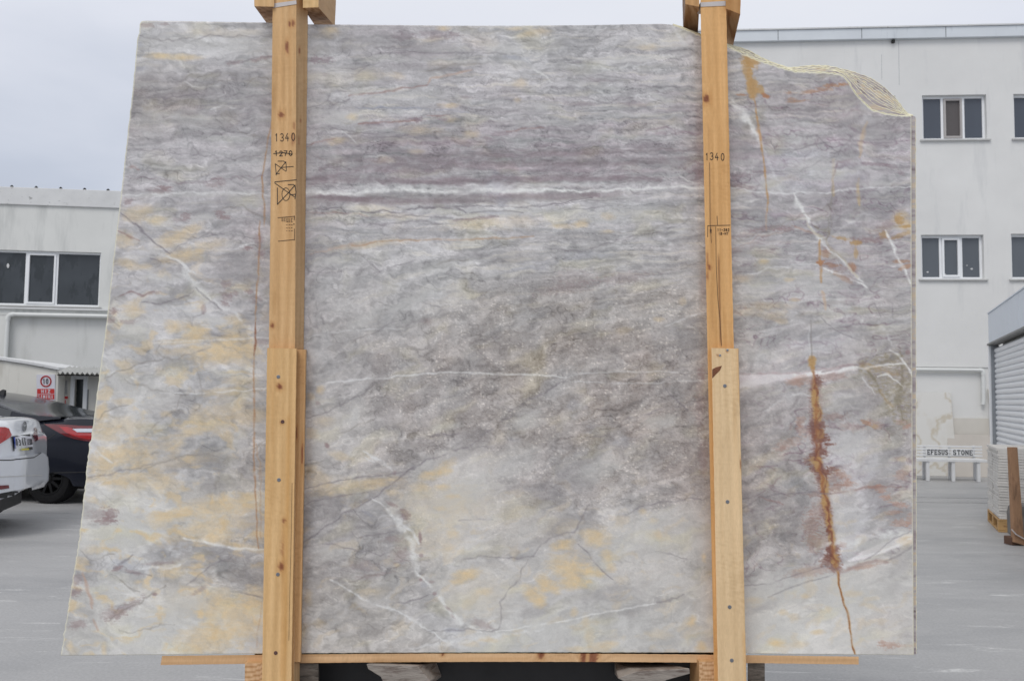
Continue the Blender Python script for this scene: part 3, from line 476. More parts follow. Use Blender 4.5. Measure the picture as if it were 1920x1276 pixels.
vein((140,86,50), 1.2, .8, [(1572,1075),(1575,1105),(1584,1135),(1590,1160),(1597,1200),(1602,1222)], 2)
vein(DK, 1.6, .6, [(1385,936),(1430,930),(1480,924),(1530,921),(1560,926)], 2.5); vein(RD, 2, .6, [(1556,926),(1590,920),(1620,914),(1650,912),(1690,911)], 2)
vein(DK, 1.4, .5, [(1385,956),(1402,948),(1420,934)], 2); vein(RD, 1.2, .5, [(1418,930),(1450,938),(1470,944)], 2.5); vein((150,120,124), 2, .4, [(1385,700),(1430,701),(1500,698),(1555,690),(1600,682)], 2)
vein((124,104,108), 2, .55, [(1540,697),(1570,690),(1600,684),(1625,678)], 2); vein(DK, 1.4, .6, [(1620,682),(1640,668),(1660,662),(1690,660)], 3)
vein((120,112,92), 2.5, .5, [(1625,690),(1640,712),(1652,735),(1664,752)], 5,1.3); vein((120,112,92), 2.5, .5, [(1688,690),(1690,720),(1685,750),(1690,790)], 5,1.5); vein((180,150,110), 3, .45, [(1650,728),(1660,748),(1672,760)], 4, 1.6)
vein((176,140,96), 3, .4, [(1610,680),(1640,690),(1680,700)],6,2); vein((120,112,96),2,.5,[(1640,675),(1655,680),(1690,668)],5,1.4)
vein(DK, 1.3, .5, [(1385,1098),(1440,1094),(1500,1075),(1550,1060),(1570,1068)], 2); vein(DK, 1.3, .5, [(1440,1118),(1500,1093),(1560,1078)], 2); vein(RD, 3.5, .5, [(1575,1072),(1610,1060),(1640,1052),(1665,1052)], 2, 1.3); vein(DK,1.3,.5,[(1660,1050),(1690,1038),(1712,1022)],2)
vein(DK, 1.3, .45, [(1620,1052),(1650,1030),(1670,1012),(1710,995)], 3)
vein(DK, 1.3, .5, [(1375,190),(1395,202),(1420,215),(1450,228)], 4); vein(DK, 1.4, .5, [(1445,262),(1452,282),(1500,280),(1530,270),(1560,262)], 3); vein(DK, 1.4, .45, [(1500,246),(1530,255),(1560,275),(1575,290)], 4); vein(DK,1.4,.5,[(1560,290),(1585,270),(1600,255)],4)
vein(DK, 1.2, .5, [(1600,262),(1650,268),(1700,265)], 2); vein(DK,1.1,.4,[(1440,320),(1500,322),(1540,300)],3); vein((128,104,110),1.4,.4,[(1560,330),(1572,305),(1600,300)],3); vein(DG,1.2,.4,[(1555,385),(1560,420),(1550,450)],2)
vein(DK, 1.1, .4, [(1672,562),(1675,590),(1690,588),(1712,584)], 2); vein(DK,1.1,.4,[(1676,560),(1690,552),(1708,545)],2); vein(DK,1.2,.4,[(1530,580),(1550,605),(1580,625),(1620,640)],3); vein(DK,1,.4,[(1625,575),(1640,570),(1655,600)],2)
vein((128,118,100), 2, .5, [(1548,452),(1556,440),(1552,430)], 4); vein((120,110,90), 4, .4, [(1530,424),(1545,432),(1556,428)], 5,1.8)
vein(DG, 1.3, .5, [(1360,450),(1410,442),(1440,430),(1480,412),(1520,400),(1560,385)],5); vein(RD,1.1,.45,[(1370,465),(1405,455),(1440,440),(1470,432)],5)
vein(DK, 1.7, .75, [(225,398),(240,412),(265,428),(280,446),(300,464),(318,476)], 2); vein(RD, 2, .65, [(220,433),(240,442),(262,452)], 1.5); vein(DK, 1.3, .6, [(262,430),(275,440)], 2)
vein((110,104,112), 2, .45, [(280,480),(300,490),(325,488),(340,500)], 3); vein(DK, 1.3, .5, [(318,476),(345,455),(380,440),(420,438)], 4); vein(DG,1.6,.5,[(400,398),(430,388),(455,384),(475,398),(500,412)],3)
vein((124,96,96), 1.8, .6, [(225,555),(245,547),(265,553),(290,546)], 2); vein((110,104,110), 2, .6, [(265,565),(300,570),(335,560),(352,552),(362,545)], 2); vein(DK, 1.6, .5, [(365,540),(390,562),(410,575),(420,580)], 3)
vein(DG, 1.3, .5, [(195,590),(205,600),(225,610)], 3); vein(DK, 1.4, .45, [(358,610),(365,595),(382,585)], 3); vein(DK, 1.1, .5, [(210,400),(230,380),(270,372)], 3)
vein(DG, 1.4, .5, [(195,710),(215,700),(240,688),(270,680),(310,672)], 3); vein(DG, 1.1, .4, [(305,640),(292,655),(310,672),(335,675),(350,660)], 3); vein(DK,1.1,.4,[(340,668),(370,660),(395,650)],2)
vein(DG, 1.2, .5, [(180,790),(200,770),(240,758)], 3); vein(DG, 1.2, .45, [(270,820),(300,785),(330,768),(340,740)], 4); vein(DG, 1.2, .4, [(230,712),(260,722),(310,735),(350,740)], 3); vein(DG,1.2,.4,[(370,690),(376,720),(380,740)],3)
vein(DG, 1.4, .5, [(260,885),(300,868),(340,855),(370,850)], 3); vein(DK, 1.2, .5, [(165,895),(200,890),(240,880),(290,868)], 3); vein(DG, 1.2, .4, [(440,860),(470,845),(500,825)], 3); vein(OB,1.3,.4,[(480,830),(486,870),(484,900)],3)
vein(DG, 1.2, .5, [(150,1032),(170,1048),(190,1046),(215,1036)], 3); vein(DK, 2, .6, [(212,1064),(230,1052),(250,1042)], 3); vein(DK, 1.5, .6, [(235,1072),(262,1074),(285,1080)], 2); vein(DG,1.3,.5,[(225,1085),(240,1100),(262,1108)],3)
vein(DG, 1.6, .6, [(205,1160),(235,1140),(262,1130),(285,1112),(310,1096)], 3); vein(DG, 1.2, .5, [(210,1150),(225,1135),(260,1128)], 3); vein(PK, 2.8, .8, [(153,1073),(160,1090),(167,1112),(174,1140)], 2, 1.3); vein(PK,2,.6,[(176,1160),(184,1182)],2,1.2)
vein(DK, 1.2, .5, [(350,1095),(365,1085),(395,1060),(440,1040)], 2); vein(DK, 1.5, .6, [(450,1110),(470,1115),(500,1122)], 2); vein(DG,1.1,.4,[(220,1180),(260,1185),(300,1170),(330,1170)],4)
vein(DK, 1.5, .7, [(560,1022),(590,1002),(625,975),(660,955),(690,938),(715,922),(740,900),(770,880),(790,870),(800,862)], 3); vein(DK, 1.2, .6, [(566,918),(600,908),(650,898),(710,890),(750,886),(775,880)], 2)
vein(DK, 1.2, .55, [(566,948),(590,938),(640,930),(690,922)], 2.5); vein(DK, 1.3, .5, [(800,862),(840,850),(880,836),(910,812),(940,790),(960,778)], 3); vein(DK, 1.2, .7, [(955,772),(985,752),(1020,738),(1045,722),(1062,710)], 2)
vein(DK, 1.1, .5, [(575,784),(610,772),(640,758),(680,738),(700,720)], 3); vein(DG, 1.2, .5, [(635,815),(670,798),(700,785)], 3); vein(DK, 1.5, .6, [(800,815),(830,815),(860,812)], 3); vein(DG,1.5,.5,[(830,788),(850,782),(870,772)],4)
vein(DK, 1.2, .5, [(568,1026),(620,1018),(660,1030),(715,1040),(740,1030)], 3); vein(DK, 1.1, .6, [(668,1007),(700,1003),(740,995)], 2); vein(DG, 1.5, .6, [(740,1030),(752,1048),(770,1055)], 3); vein(DK, 1.2, .6, [(740,1130),(780,1124),(810,1113)], 2)
vein(DG, 1.2, .5, [(655,1090),(690,1080),(720,1076)], 3); vein(DK, 1.2, .5, [(935,1180),(942,1160),(938,1130),(950,1110),(975,1085),(976,1068),(988,1048)], 3); vein(DK, 1.2, .5, [(800,1185),(860,1180),(935,1182)], 3)
vein(DK, 1.3, .5, [(930,1046),(975,1045),(1002,1040),(1010,1025),(1040,1005),(1075,995),(1090,975),(1105,945)], 3); vein(DK, 1.1, .55, [(1085,1020),(1110,1045),(1130,1070),(1150,1085)], 2); vein(DK, 1.3, .55, [(1175,965),(1190,955),(1215,945),(1270,938),(1330,932)], 3)
vein(DK, 1., .5, [(1230,1030),(1260,1040),(1290,1050)], 3); vein(DK, 1.2, .5, [(1230,1130),(1260,1122),(1280,1115)], 3); vein(DK,1,.4,[(860,975),(900,972),(925,973)],1); vein(DK,1.2,.5,[(870,1048),(910,1042),(960,1046)],3)
vein(DK, 1.2, .6, [(1240,720),(1255,738),(1275,755),(1290,770)], 2); vein(DK, 1.3, .5, [(1170,785),(1210,778),(1250,765),(1300,758)], 3); vein(DG, 2, .5, [(1040,870),(1070,845),(1100,828)], 4); vein(DK,1.6,.5,[(1100,820),(1130,818),(1150,815)],3)
vein(DK, 1.2, .5, [(1060,470),(1100,470),(1120,462),(1150,450),(1200,440),(1250,430),(1290,415)], 3); vein(DG, 1.5, .5, [(1120,440),(1170,436),(1220,430),(1240,420),(1300,412)], 3); vein(DK, 1.1, .5, [(1020,464),(1060,468),(1090,472)], 3)
vein(DK, 1.1, .5, [(1040,385),(1065,380),(1120,375),(1185,372)], 2); vein(DK, 1.2, .5, [(1060,392),(1100,392),(1135,386)], 2); vein(DK,1.5,.5,[(1180,356),(1190,362),(1200,360)],2); vein(DG,1.2,.5,[(1230,510),(1270,506),(1300,495),(1320,488)],4)
vein(DK, 1.2, .5, [(700,510),(740,500),(780,488)], 2); vein(DG, 1.5, .5, [(820,495),(850,488),(880,486)], 3); vein(DK,1,.4,[(680,480),(710,505),(700,520)],3); vein(DK, 1.2, .5, [(580,512),(600,510),(640,510)], 3)
vein(DK, 1.3, .5, [(925,635),(935,628),(930,622)], 2); vein(DK, 1.2, .5, [(740,600),(700,625),(660,640)], 4); vein(DK,1.1,.4,[(790,565),(830,580),(800,600),(760,610)],4)
vein(DK, 1.2, .5, [(245,66),(300,76),(360,72),(400,68),(512,66)], 3); vein(DK, 1.5, .6, [(420,120),(450,118),(475,110),(512,106)], 3); vein(DG, 1.3, .5, [(380,162),(410,155),(440,150)], 4); vein(DG, 1.3, .6, [(462,160),(480,148),(500,150)], 4)
vein(DK, 1.4, .6, [(245,183),(280,182),(310,184),(345,180),(380,178)], 3); vein(DK, 1.2, .5, [(250,170),(280,160),(300,165)], 5); vein(DK, 1.3, .55, [(460,182),(490,179),(510,178)], 3); vein(DK,1.3,.5,[(235,282),(290,280),(340,278)],3); vein(RD,2,.5,[(240,315),(250,312),(262,316)],4)
vein(DK, 1.2, .45, [(240,300),(300,290),(360,288),(430,298),(500,290)], 4); vein((120,104,112), 2, .4, [(240,330),(300,335),(350,345),(420,335),(500,330)], 5); vein(DG,1.2,.5,[(440,240),(460,252),(490,262)],4); vein(DK,1.3,.5,[(410,255),(425,248),(440,250)],3)

def poly_mask(u, v, pts, soft=10.):
    """1 inside the polygon, fading over soft px"""
    P = np.array(pts, float); inside = np.zeros(u.size, bool); dist = np.full(u.size, 1e9)
    for k in range(len(P)):
        a, b = P[k], P[(k + 1) % len(P)]; e = b - a
        c = ((a[1] > v) != (b[1] > v)) & (u < e[0] * (v - a[1]) / (e[1] if abs(e[1]) > 1e-9 else 1e-9) + a[0]); inside ^= c
        t = np.clip(((u - a[0]) * e[0] + (v - a[1]) * e[1]) / (e @ e), 0, 1); dist = np.minimum(dist, np.hypot(u - a[0] - t * e[0], v - a[1] - t * e[1]))
    return sstep(-soft, soft, np.where(inside, dist, -dist))

def region_masks(u, v, w1, w3, w4):
    U, Vv = u + 16 * w1 + 12 * w3 + 7 * fbm(u / 8, v / 6, 3, 201, .65), v + 13 * w4 + 6 * fbm(u / 8, v / 6, 3, 205, .65)
    R = {}
    R['cream1'] = poly_mask(U, Vv, [(738, 925), (770, 885), (800, 863), (860, 838), (925, 845), (940, 905), (985, 950), (1080, 965), (1105, 985), (1075, 995), (1005, 1035), (930, 1044), (800, 1064), (785, 1020), (762, 960)], 7)
    R['cream2'] = poly_mask(U, Vv, [(792, 1085), (800, 1066), (940, 1049), (1005, 1040), (1090, 990), (1200, 960), (1345, 935), (1345, 1240), (840, 1240), (890, 1188), (850, 1150), (815, 1105)], 9)
    R['creamR'] = poly_mask(U, Vv, [(1380, 1112), (1480, 1098), (1568, 1072), (1600, 1052), (1660, 1036), (1720, 1010), (1720, 1240), (1380, 1240)], 8)
    R['creamL'] = np.maximum(poly_mask(U, Vv, [(150, 905), (500, 905), (512, 1000), (330, 1006), (250, 1042), (140, 1035)], 12), poly_mask(U, Vv, [(110, 1240), (130, 1110), (240, 1085), (300, 1110), (390, 1100), (515, 1110), (515, 1240)], 14))
    R['wedge'] = poly_mask(U, Vv, [(555, 925), (690, 905), (705, 930), (745, 960), (775, 1010), (780, 1060), (700, 1085), (640, 1090), (555, 1060)], 8)
    R['low'] = poly_mask(U, Vv, [(555, 1095), (640, 1095), (700, 1130), (780, 1165), (835, 1205), (840, 1240), (555, 1240)], 12)
    R['grain'] = np.maximum(poly_mask(U, Vv, [(690, 700), (860, 690), (1060, 700), (1345, 680), (1345, 935), (1230, 950), (1100, 950), (1000, 935), (935, 905), (925, 845), (860, 836), (800, 860), (735, 882), (690, 850), (680, 800)], 12), .8 * poly_mask(U, Vv, [(790, 610), (900, 560), (1010, 500), (1250, 520), (1340, 600), (1340, 700), (700, 700), (690, 640)], 16))
    R['paleL'] = np.maximum(poly_mask(U, Vv, [(575, 790), (640, 758), (700, 750), (690, 850), (620, 842), (575, 830)], 10), poly_mask(U, Vv, [(150, 720), (300, 690), (330, 760), (170, 860)], 14))
    R['paleR'] = np.maximum(poly_mask(U, Vv, [(1552, 822), (1600, 800), (1645, 828), (1645, 900), (1600, 915), (1566, 870)], 9), poly_mask(U, Vv, [(1562, 925), (1620, 915), (1655, 932), (1632, 1000), (1600, 1045), (1574, 1060), (1568, 990)], 8))
    R['paleR'] = np.maximum(R['paleR'], .8 * poly_mask(U, Vv, [(1430, 300), (1500, 262), (1560, 300), (1620, 330), (1560, 352), (1470, 356), (1440, 330)], 9))
    Uq, Vq = u + 3 * w3, v + 3 * w4
    R['quartz'] = np.maximum(poly_mask(Uq, Vq, [(1380, 703), (1460, 702), (1530, 696), (1600, 684), (1610, 692), (1540, 703), (1470, 712), (1430, 720), (1380, 730)], 2.5), poly_mask(Uq, Vq, [(1588, 1052), (1615, 1034), (1660, 1014), (1712, 1000), (1712, 1014), (1670, 1030), (1625, 1046)], 2.5))
    R['clean'] = np.clip(R['cream1'] + .8 * R['cream2'] + .85 * R['creamR'] + .6 * R['creamL'] + .5 * R['paleL'] + .5 * R['paleR'] + R['quartz'], 0, 1)
    return R

def warpmask(u, v, cx, cy, rx, ry, ang, nx, ny, jag):
    a = math.radians(ang); ca, sa = math.cos(a), math.sin(a)
    R = max(rx, ry) * 1.9 + 6
    idx = np.nonzero((np.abs(u - cx) < R) & (np.abs(v - cy) < R))[0]
    du, dv = u[idx] - cx, v[idx] - cy
    p = (du * ca + dv * sa) / rx; q = (-du * sa + dv * ca) / ry
    d = np.sqrt(p * p + q * q)
    return idx, d + jag * nx[idx]

def paint_marble(u, v):
    """display-referred stone colour at slab coordinates u, v (flat arrays)"""
    N = u.size; f = np.float64
    w1 = fbm(u / 90, v / 60, 3, 1); w2 = fbm(u / 90, v / 60, 3, 5)
    w3 = fbm(u / 22, v / 16, 3, 9); w4 = fbm(u / 22, v / 16, 3, 13)
    U = u + 26 * w1 + 7 * w3; Vv = v + 16 * w2 + 5 * w4
    tone = grid_sample(TONE, U, Vv, 165, 90, 100)
    lay = grid_sample(LAYER, u, v, 165, 90, 100) / 9.
    spk = grid_sample(SPECK, U, Vv, 165, 90, 100) / 9.
    mau = grid_sample(MAUVE, U, Vv, 165, 90, 100) / 9.
    REG = region_masks(u, v, w1, w3, w4)
    # bedding tilts up to the right below the white band
    tilt = np.where(v < 420, 0.0, -0.30 * sstep(420, 700, v)) * (u > 520) + 0.12 * sstep(380, 500, v) * (u < 520) * 0
    vb = Vv - tilt * (u - 960)
    vi = np.where(vb < 540, vb, 540 + (vb - 540) * .58); Ui = U * 1.0
    vl = v + 6 * w2 + 3.2 * w4 - tilt * (u - 960) + .02 * (u - 960) * sstep(420, 300, v); ul = u + 14 * w1
    st1 = fbm(ul / 190, vl / 13, 4, 21); st2 = fbm(ul / 75, vl / 4.6, 4, 25, .6)
    st4 = np.tanh(3.2 * fbm(ul / 150, vl / 6.2, 3, 23, .6))
    st3 = 1 - np.abs(fbm(U / 110, vb / 16, 3, 29)) * 2.4
    cl1 = fbm(U / 74, vi / 44, 5, 33, .58); cl2 = fbm(U / 27, vi / 18, 4, 37, .6); cl3 = fbm(u / 9, v / 6.5, 3, 41, .7)
    L = 166.5 + (tone - 5) * 6.8
    edge = np.tanh(5 * fbm(U / 80 + .8 * w1, vi / 26, 4, 45, .6)) ; edge2 = np.tanh(5 * fbm(U / 32, vi / 10 + w3 * .6, 4, 47, .62))
    clean = REG['clean']; cm = 1 - .5 * clean
    L = L + lay * (17 * st1 + 18 * st2 + 7 * st4 + 5 * edge2 - 6 * sstep(.72, 1, st3)) + (1 - lay) * cm * (14.5 * cl1 + 14 * cl2 + (5 + 5 * spk) * edge2) + 9.5 * edge * cm + (3.4 + 3.0 * lay + 9.0 * spk) * cl3 * cm
    # fine wandering dark threads
    th = np.abs(nz(U / 75 + 2 * w2, vi / 26, 51)); th2 = np.abs(nz(U / 38, vi / 14 + 1.5 * w1, 57))
    gate = sstep(-.1, .5, fbm(u / 120, v / 60, 2, 61)); gate2 = sstep(0, .5, fbm(u / 70, v / 40, 2, 67))
    thread = (1 - sstep(.01, .10, th)) * gate; thread2 = (1 - sstep(.02, .16, th2)) * gate2
    L = L - (19 * thread + 15 * thread2) * (1 - .6 * clean)
    ly1 = np.abs(nz(ul / 95, vl / 8.5 + 1.2 * w3, 221)); ly2 = np.abs(nz(ul / 48, vl / 4.6 + .9 * w4, 227)); lg = np.clip(lay * 1.35 - .15, 0, 1)
    L = L - lg * (21 * (1 - sstep(.0, .10, ly1)) * sstep(-.25, .3, fbm(u / 90, v / 30, 3, 231)) + 13 * (1 - sstep(.0, .13, ly2)) * sstep(-.2, .3, fbm(u / 60, v / 24, 3, 237)))
    lp = np.abs(nz(ul / 110, vl / 10 + 1.1 * w3, 241)); L = L + lg * 15 * (1 - sstep(.0, .12, lp)) * sstep(-.1, .4, fbm(u / 80, v / 26, 3, 247))
    # pale threads
    tw = np.abs(nz(U / 95 - 1.5 * w1, vb / 30, 71)); L = L + 12 * (1 - sstep(.01, .11, tw)) * sstep(.05, .5, fbm(u / 90, v / 60, 2, 75))
    col = np.empty((N, 3)); col[:, 0] = L; col[:, 1] = L - .8; col[:, 2] = L + 1.8
    for key, colr, kk in (('cream1', (181, 180, 176), .5), ('cream2', (177, 176, 172), .5), ('creamR', (184, 183, 178), .65), ('creamL', (183, 181, 175), .5), ('wedge', (150, 150, 152), .5), ('low', (169, 167, 163), .6), ('grain', (157, 154, 152), .4), ('paleL', (172, 171, 169), .5), ('paleR', (181, 182, 186), .62), ('quartz', (202, 199, 201), .85)):
        k = (REG[key] * kk)[:, None]; m0 = col.mean(1, keepdims=True); dev = (col - 162) * (.75 if key.startswith('cream') else 1.05)
        col = col * (1 - k) + (np.array(colr)[None] + dev) * k
    # mauve layers
    m = np.clip(mau * (.55 + .9 * lay * st1 + .5 * cl1), 0, 1)
    col += (m * 14)[:, None] * np.array([-.45, -1.25, -.85])
    col += (np.clip(thread + .7 * thread2, 0, 1) * sstep(1300, 1420, u) * (1 - clean) * 9)[:, None] * np.array([-.2, -1.1, -.5])
    cl_ = sstep(.12, .5, fbm(ul / 120, vl / 10, 4, 211, .6)) * np.clip(lay * 1.5, 0, 1) * (1 - .8 * sstep(225, 250, v) * sstep(375, 350, v)) * .5
    col = col * (1 - cl_[:, None]) + (np.array([186, 182, 174]) + .45 * (col - 160)) * cl_[:, None]
    # warm brown cast of speckled zones + tiny pale grains
    s = np.clip(spk * (.9 + .8 * cl1), 0, 1)
    col += (s * 9)[:, None] * np.array([-.35, -.9, -1.7])
    s = np.clip(s + .5 * REG['grain'], 0, 1); g = nz(u / 5.2, v / 3.6, 81); g2 = nz(u / 3.1, v / 2.3, 85)
    gr = sstep(.3, .62, g) * s * sstep(-.3, .3, fbm(u / 40, v / 30, 2, 87)); col += (gr * 30)[:, None] * np.array([1, .97, .88])
    col -= (sstep(.2, .6, g2) * (s * .9 + .12) * 15)[:, None]
    # clouds
    jn = fbm(u / 24 + .5 * w1, v / 11, 4, 91, .62); jf = fbm(u / 11, v / 5.5, 3, 95, .65)
    for (cx, cy, rx, ry, an, st) in PALE:
        i, d = warpmask(u, v, cx, cy, rx, ry, an, jn, jn, .55); k = (sstep(1.25, .35, d) * st * .74)[:, None]
        col[i] = col[i] * (1 - k) + np.array([180, 179, 178]) * k
    for (cx, cy, rx, ry, an, st) in DARK:
        i, d = warpmask(u, v, cx, cy, rx, ry, an, jn, jn, .8); k = (sstep(1.3, .3, d) * st * .56)[:, None]
        col[i] = col[i] * (1 - k) + (np.array([134, 130, 133]) + 6 * cl3[i][:, None] + 8 * cl2[i][:, None]) * k
    for (cx, cy, rx, ry, an, st) in BLUE:
        i, d = warpmask(u, v, cx, cy, rx, ry, an, jn, jn, .6); k = (sstep(1.25, .3, d) * st * .55)[:, None]
        col[i] = col[i] * (1 - k) + np.array([142, 146, 164]) * k
    gn = np.zeros(N)
    for (cx, cy, rx, ry, an, st) in GOLD:
        i, d = warpmask(u, v, cx, cy, rx * 1.08, ry * 1.08, an, jn, jn, .5); k = sstep(1.3, .15, d) * st
        gn[i] = 1 - (1 - gn[i]) * (1 - np.clip(k, 0, 1))
    # drifting pale ochre over the lower left and centre
    drift = sstep(.12, .6, fbm(U / 46, vb / 26, 4, 101)) * (sstep(560, 420, u) * sstep(380, 640, v) * .42 + sstep(800, 1000, v) * .18)
    gn = np.clip(gn * (.82 + .30 * cl2 + .18 * jf), 0, 1) * .86; gn = 1 - (1 - gn) * (1 - drift)
    gk = gn[:, None]
    gold = np.array([207, 178, 132]) + (7 * cl2 + 3 * cl3)[:, None]
    col = col * (1 - gk) + gold * gk
    cream = sstep(.1, .7, fbm(U / 110, vb / 50, 3, 111)); col += (cream * 5)[:, None] * np.array([1, .75, -.9])
    # rust and oxide mottling
    rn = fbm(u / 10, v / 4.2, 4, 121, .7)
    bp_ = poly_mask(u + 8 * w3 + 7 * rn, v + 6 * w4, [(1600, 684), (1645, 664), (1690, 655), (1712, 700), (1710, 800), (1682, 800), (1655, 752), (1625, 712)], 6)
    bk_ = (bp_ * np.clip(.38 + 1.0 * jf + .6 * rn, .0, .85))[:, None]; col = col * (1 - bk_) + (np.array([146, 136, 118]) + 10 * cl3[:, None]) * bk_
    rb_ = sstep(700, 716, v) * sstep(1082, 1066, v) * (1 - sstep(2, 17, np.abs(u - np.interp(v, [700, 800, 860, 930, 1000, 1075], [1527, 1532, 1532, 1546, 1556, 1569]) + 6 * rn)))
    rk_ = (rb_ * np.clip(.35 + 1.1 * rn, 0, .85))[:, None]; col = col * (1 - rk_) + np.array([128, 82, 72]) * rk_
    for (cx, cy, rx, ry, an, st, jag) in RED:
        i, d = warpmask(u, v, cx, cy, rx, ry, an, rn, rn, .75 * jag); k = (sstep(1.15, .45, d) * st * .72)[:, None]
        warm = (cx > 1450 and cy > 690)
        base = np.array([146, 104, 92]) if warm else np.array([134, 112, 114])
        if warm and abs(cx - 1540) < 26 and st > .55: base = np.array([124, 78, 66])
        if cy < 400 and 550 < cx: base = np.array([128, 110, 118])
        if warm and cx > 1570 or (cx > 1470 and cx < 1512): base = np.array([172, 128, 110])
        col[i] = col[i] * (1 - k) + (base + 7 * cl3[i][:, None]) * k
    for (cx, cy, rx, ry, an, st, jag, ci) in ORANGE:
        i, d = warpmask(u, v, cx, cy, rx, ry, an, rn, rn, .55 * jag); k = (sstep(1.12, .55, d) * st * .88)[:, None]
        base = np.array([178, 138, 84]) if ci == 0 else np.array([170, 112, 74])
        col[i] = col[i] * (1 - k) + (base + 9 * cl3[i][:, None]) * k
    # veins
    jx = fbm(u / 26, v / 26, 3, 131); jy = fbm(u / 26, v / 26, 3, 135); wm = 1 + .55 * fbm(u / 22, v / 22, 2, 139); br = sstep(-.75, .0, fbm(u / 30, v / 22, 2, 143))
    for (c, w, op, pts, wander, soft) in V:
        w = w * (.66 if min(c) > 180 else 1); P = np.array(pts, float); pad = w * 3 + wander * 2 + 4
        i = np.nonzero((u > P[:, 0].min() - pad) & (u < P[:, 0].max() + pad) & (v > P[:, 1].min() - pad) & (v < P[:, 1].max() + pad))[0]
        if not i.size: continue
        x = u[i] + jx[i] * wander * 1.6; y = v[i] + jy[i] * wander * 1.6
        best = np.full(i.size, 1e9); tt = np.zeros(i.size)
        for k in range(len(P) - 1):
            a = P[k]; b = P[k + 1] - a; l2 = max((b * b).sum(), 1e-6)
            t = np.clip(((x - a[0]) * b[0] + (y - a[1]) * b[1]) / l2, 0, 1)
            d = np.hypot(x - a[0] - t * b[0], y - a[1] - t * b[1]); m_ = d < best
            best[m_] = d[m_]; tt[m_] = (k + t[m_]) / (len(P) - 1)
        ww = w * wm[i] * (.45 + .55 * np.sqrt(np.clip(4 * tt * (1 - tt), 0, 1)))
        k = sstep(ww * (.7 + .6 * soft) + .9, ww * .15, best) * op * ((.18 + .8 * br[i]) if min(c) > 180 else (.35 + .6 * br[i])) * np.clip(.85 + .5 * rn[i] + .35 * cl2[i], .2, 1.05)
        k = k[:, None]; col[i] = col[i] * (1 - k) + (np.array(c) + 4 * cl3[i][:, None]) * k
    lum = col.mean(1, keepdims=True); sat = 1 - .12 * (np.abs(col - lum).max(1, keepdims=True) > 12)
    return np.clip(lum + (col - lum) * sat + (lum - 162) * .13, 40, 232)

def to_linear(c):
    c = np.clip(c / 255., 0, 1)
    return np.where(c <= .04045, c / 12.92, ((c + .055) / 1.055) ** 2.4)
# ================================================================ the yard floor
KM = np.array([1.29, 1.295, 1.25])   # display colour -> reflectance of the stone
KW = np.array([1.20, 1.27, 1.40])
def floor_mat():
    m = bpy.data.materials.new('yard_concrete'); m.use_nodes = True; t = m.node_tree; b = t.nodes['Principled BSDF']
    tc = N(t, 'ShaderNodeTexCoord')
    def noise(sc, det, st, loc=(0, 0, 0), ro=.6, dis=0.0):
        mp = N(t, 'ShaderNodeMapping'); mp.inputs['Scale'].default_value = st; mp.inputs['Location'].default_value = loc; t.links.new(tc.outputs['Object'], mp.inputs[0])
        n = N(t, 'ShaderNodeTexNoise'); n.inputs['Scale'].default_value = sc; n.inputs['Detail'].default_value = det; n.inputs['Roughness'].default_value = ro; n.inputs['Distortion'].default_value = dis
        t.links.new(mp.outputs[0], n.inputs[0]); return n.outputs[0]
    def ramp(src, p0, c0, p1, c1):
        r = N(t, 'ShaderNodeValToRGB'); e = r.color_ramp.elements; e[0].position = p0; e[1].position = p1; e[0].color = (*c0, 1); e[1].color = (*c1, 1); t.links.new(src, r.inputs[0]); return r.outputs[0]
    def mix(f, a, c, bl='MIX'):
        x = N(t, 'ShaderNodeMix', data_type='RGBA', blend_type=bl); t.links.new(f, x.inputs[0]) if not isinstance(f, float) else setattr(x.inputs[0], 'default_value', f)
        t.links.new(a, x.inputs[6]); t.links.new(c, x.inputs[7]) if not isinstance(c, tuple) else setattr(x.inputs[7], 'default_value', (*c, 1)); return x.outputs[2]
    base = ramp(noise(.9, 8, (1, 1, 1)), .3, (.325, .325, .326), .7, (.385, .384, .383))
    smear = ramp(noise(.8, 9, (.6, 1.6, 1), (5, 2, 0), .68, .4), .5, (0, 0, 0), .66, (1, 1, 1))
    base = mix(smear, base, (.375, .375, .374))
    dark = ramp(noise(.7, 8, (.55, 1.5, 1), (1, 9, 0), .66, .3), .5, (0, 0, 0), .66, (1, 1, 1))
    base = mix(dark, base, (.30, .302, .306))
    chalk = ramp(noise(2.6, 10, (.5, 3.2, 1), (14, 3, 0), .75, .8), .585, (0, 0, 0), .65, (1, 1, 1))
    base = mix(chalk, base, (.56, .56, .55))
    grit = ramp(noise(60, 4, (1, 1, 1)), .35, (.90, .90, .90), .65, (1.08, 1.08, 1.08)); base = mix(1.0, base, grit, 'MULTIPLY')
    speck = ramp(noise(16, 3, (1, 1.6, 1), (4, 4, 0), .8), .735, (0, 0, 0), .77, (1, 1, 1)); base = mix(speck, base, (.14, .14, .145))
    t.links.new(base, b.inputs['Base Color'])
    rr = N(t, 'ShaderNodeMapRange'); rr.inputs[1].default_value = .35; rr.inputs[2].default_value = .65; rr.inputs[3].default_value = .42; rr.inputs[4].default_value = .62
    t.links.new(noise(1.6, 6, (.4, 1.8, 1), (8, 8, 0)), rr.inputs[0]); t.links.new(rr.outputs[0], b.inputs['Roughness'])
    bp = N(t, 'ShaderNodeBump'); bp.inputs['Strength'].default_value = .25; bp.inputs['Distance'].default_value = .01; t.links.new(noise(22, 6, (1, 1, 1)), bp.inputs['Height']); t.links.new(bp.outputs[0], b.inputs['Normal'])
    return m
M_floor = floor_mat()
mb = MB(); mb.v = [Vector(p) for p in ((-400, -400, 0), (400, -400, 0), (400, 600, 0), (-400, 600, 0))]; mb.f = [(0, 1, 2, 3)]; mb.mi = [0]
tag(mb.build('ground', M_floor, fix=False), kind='structure')
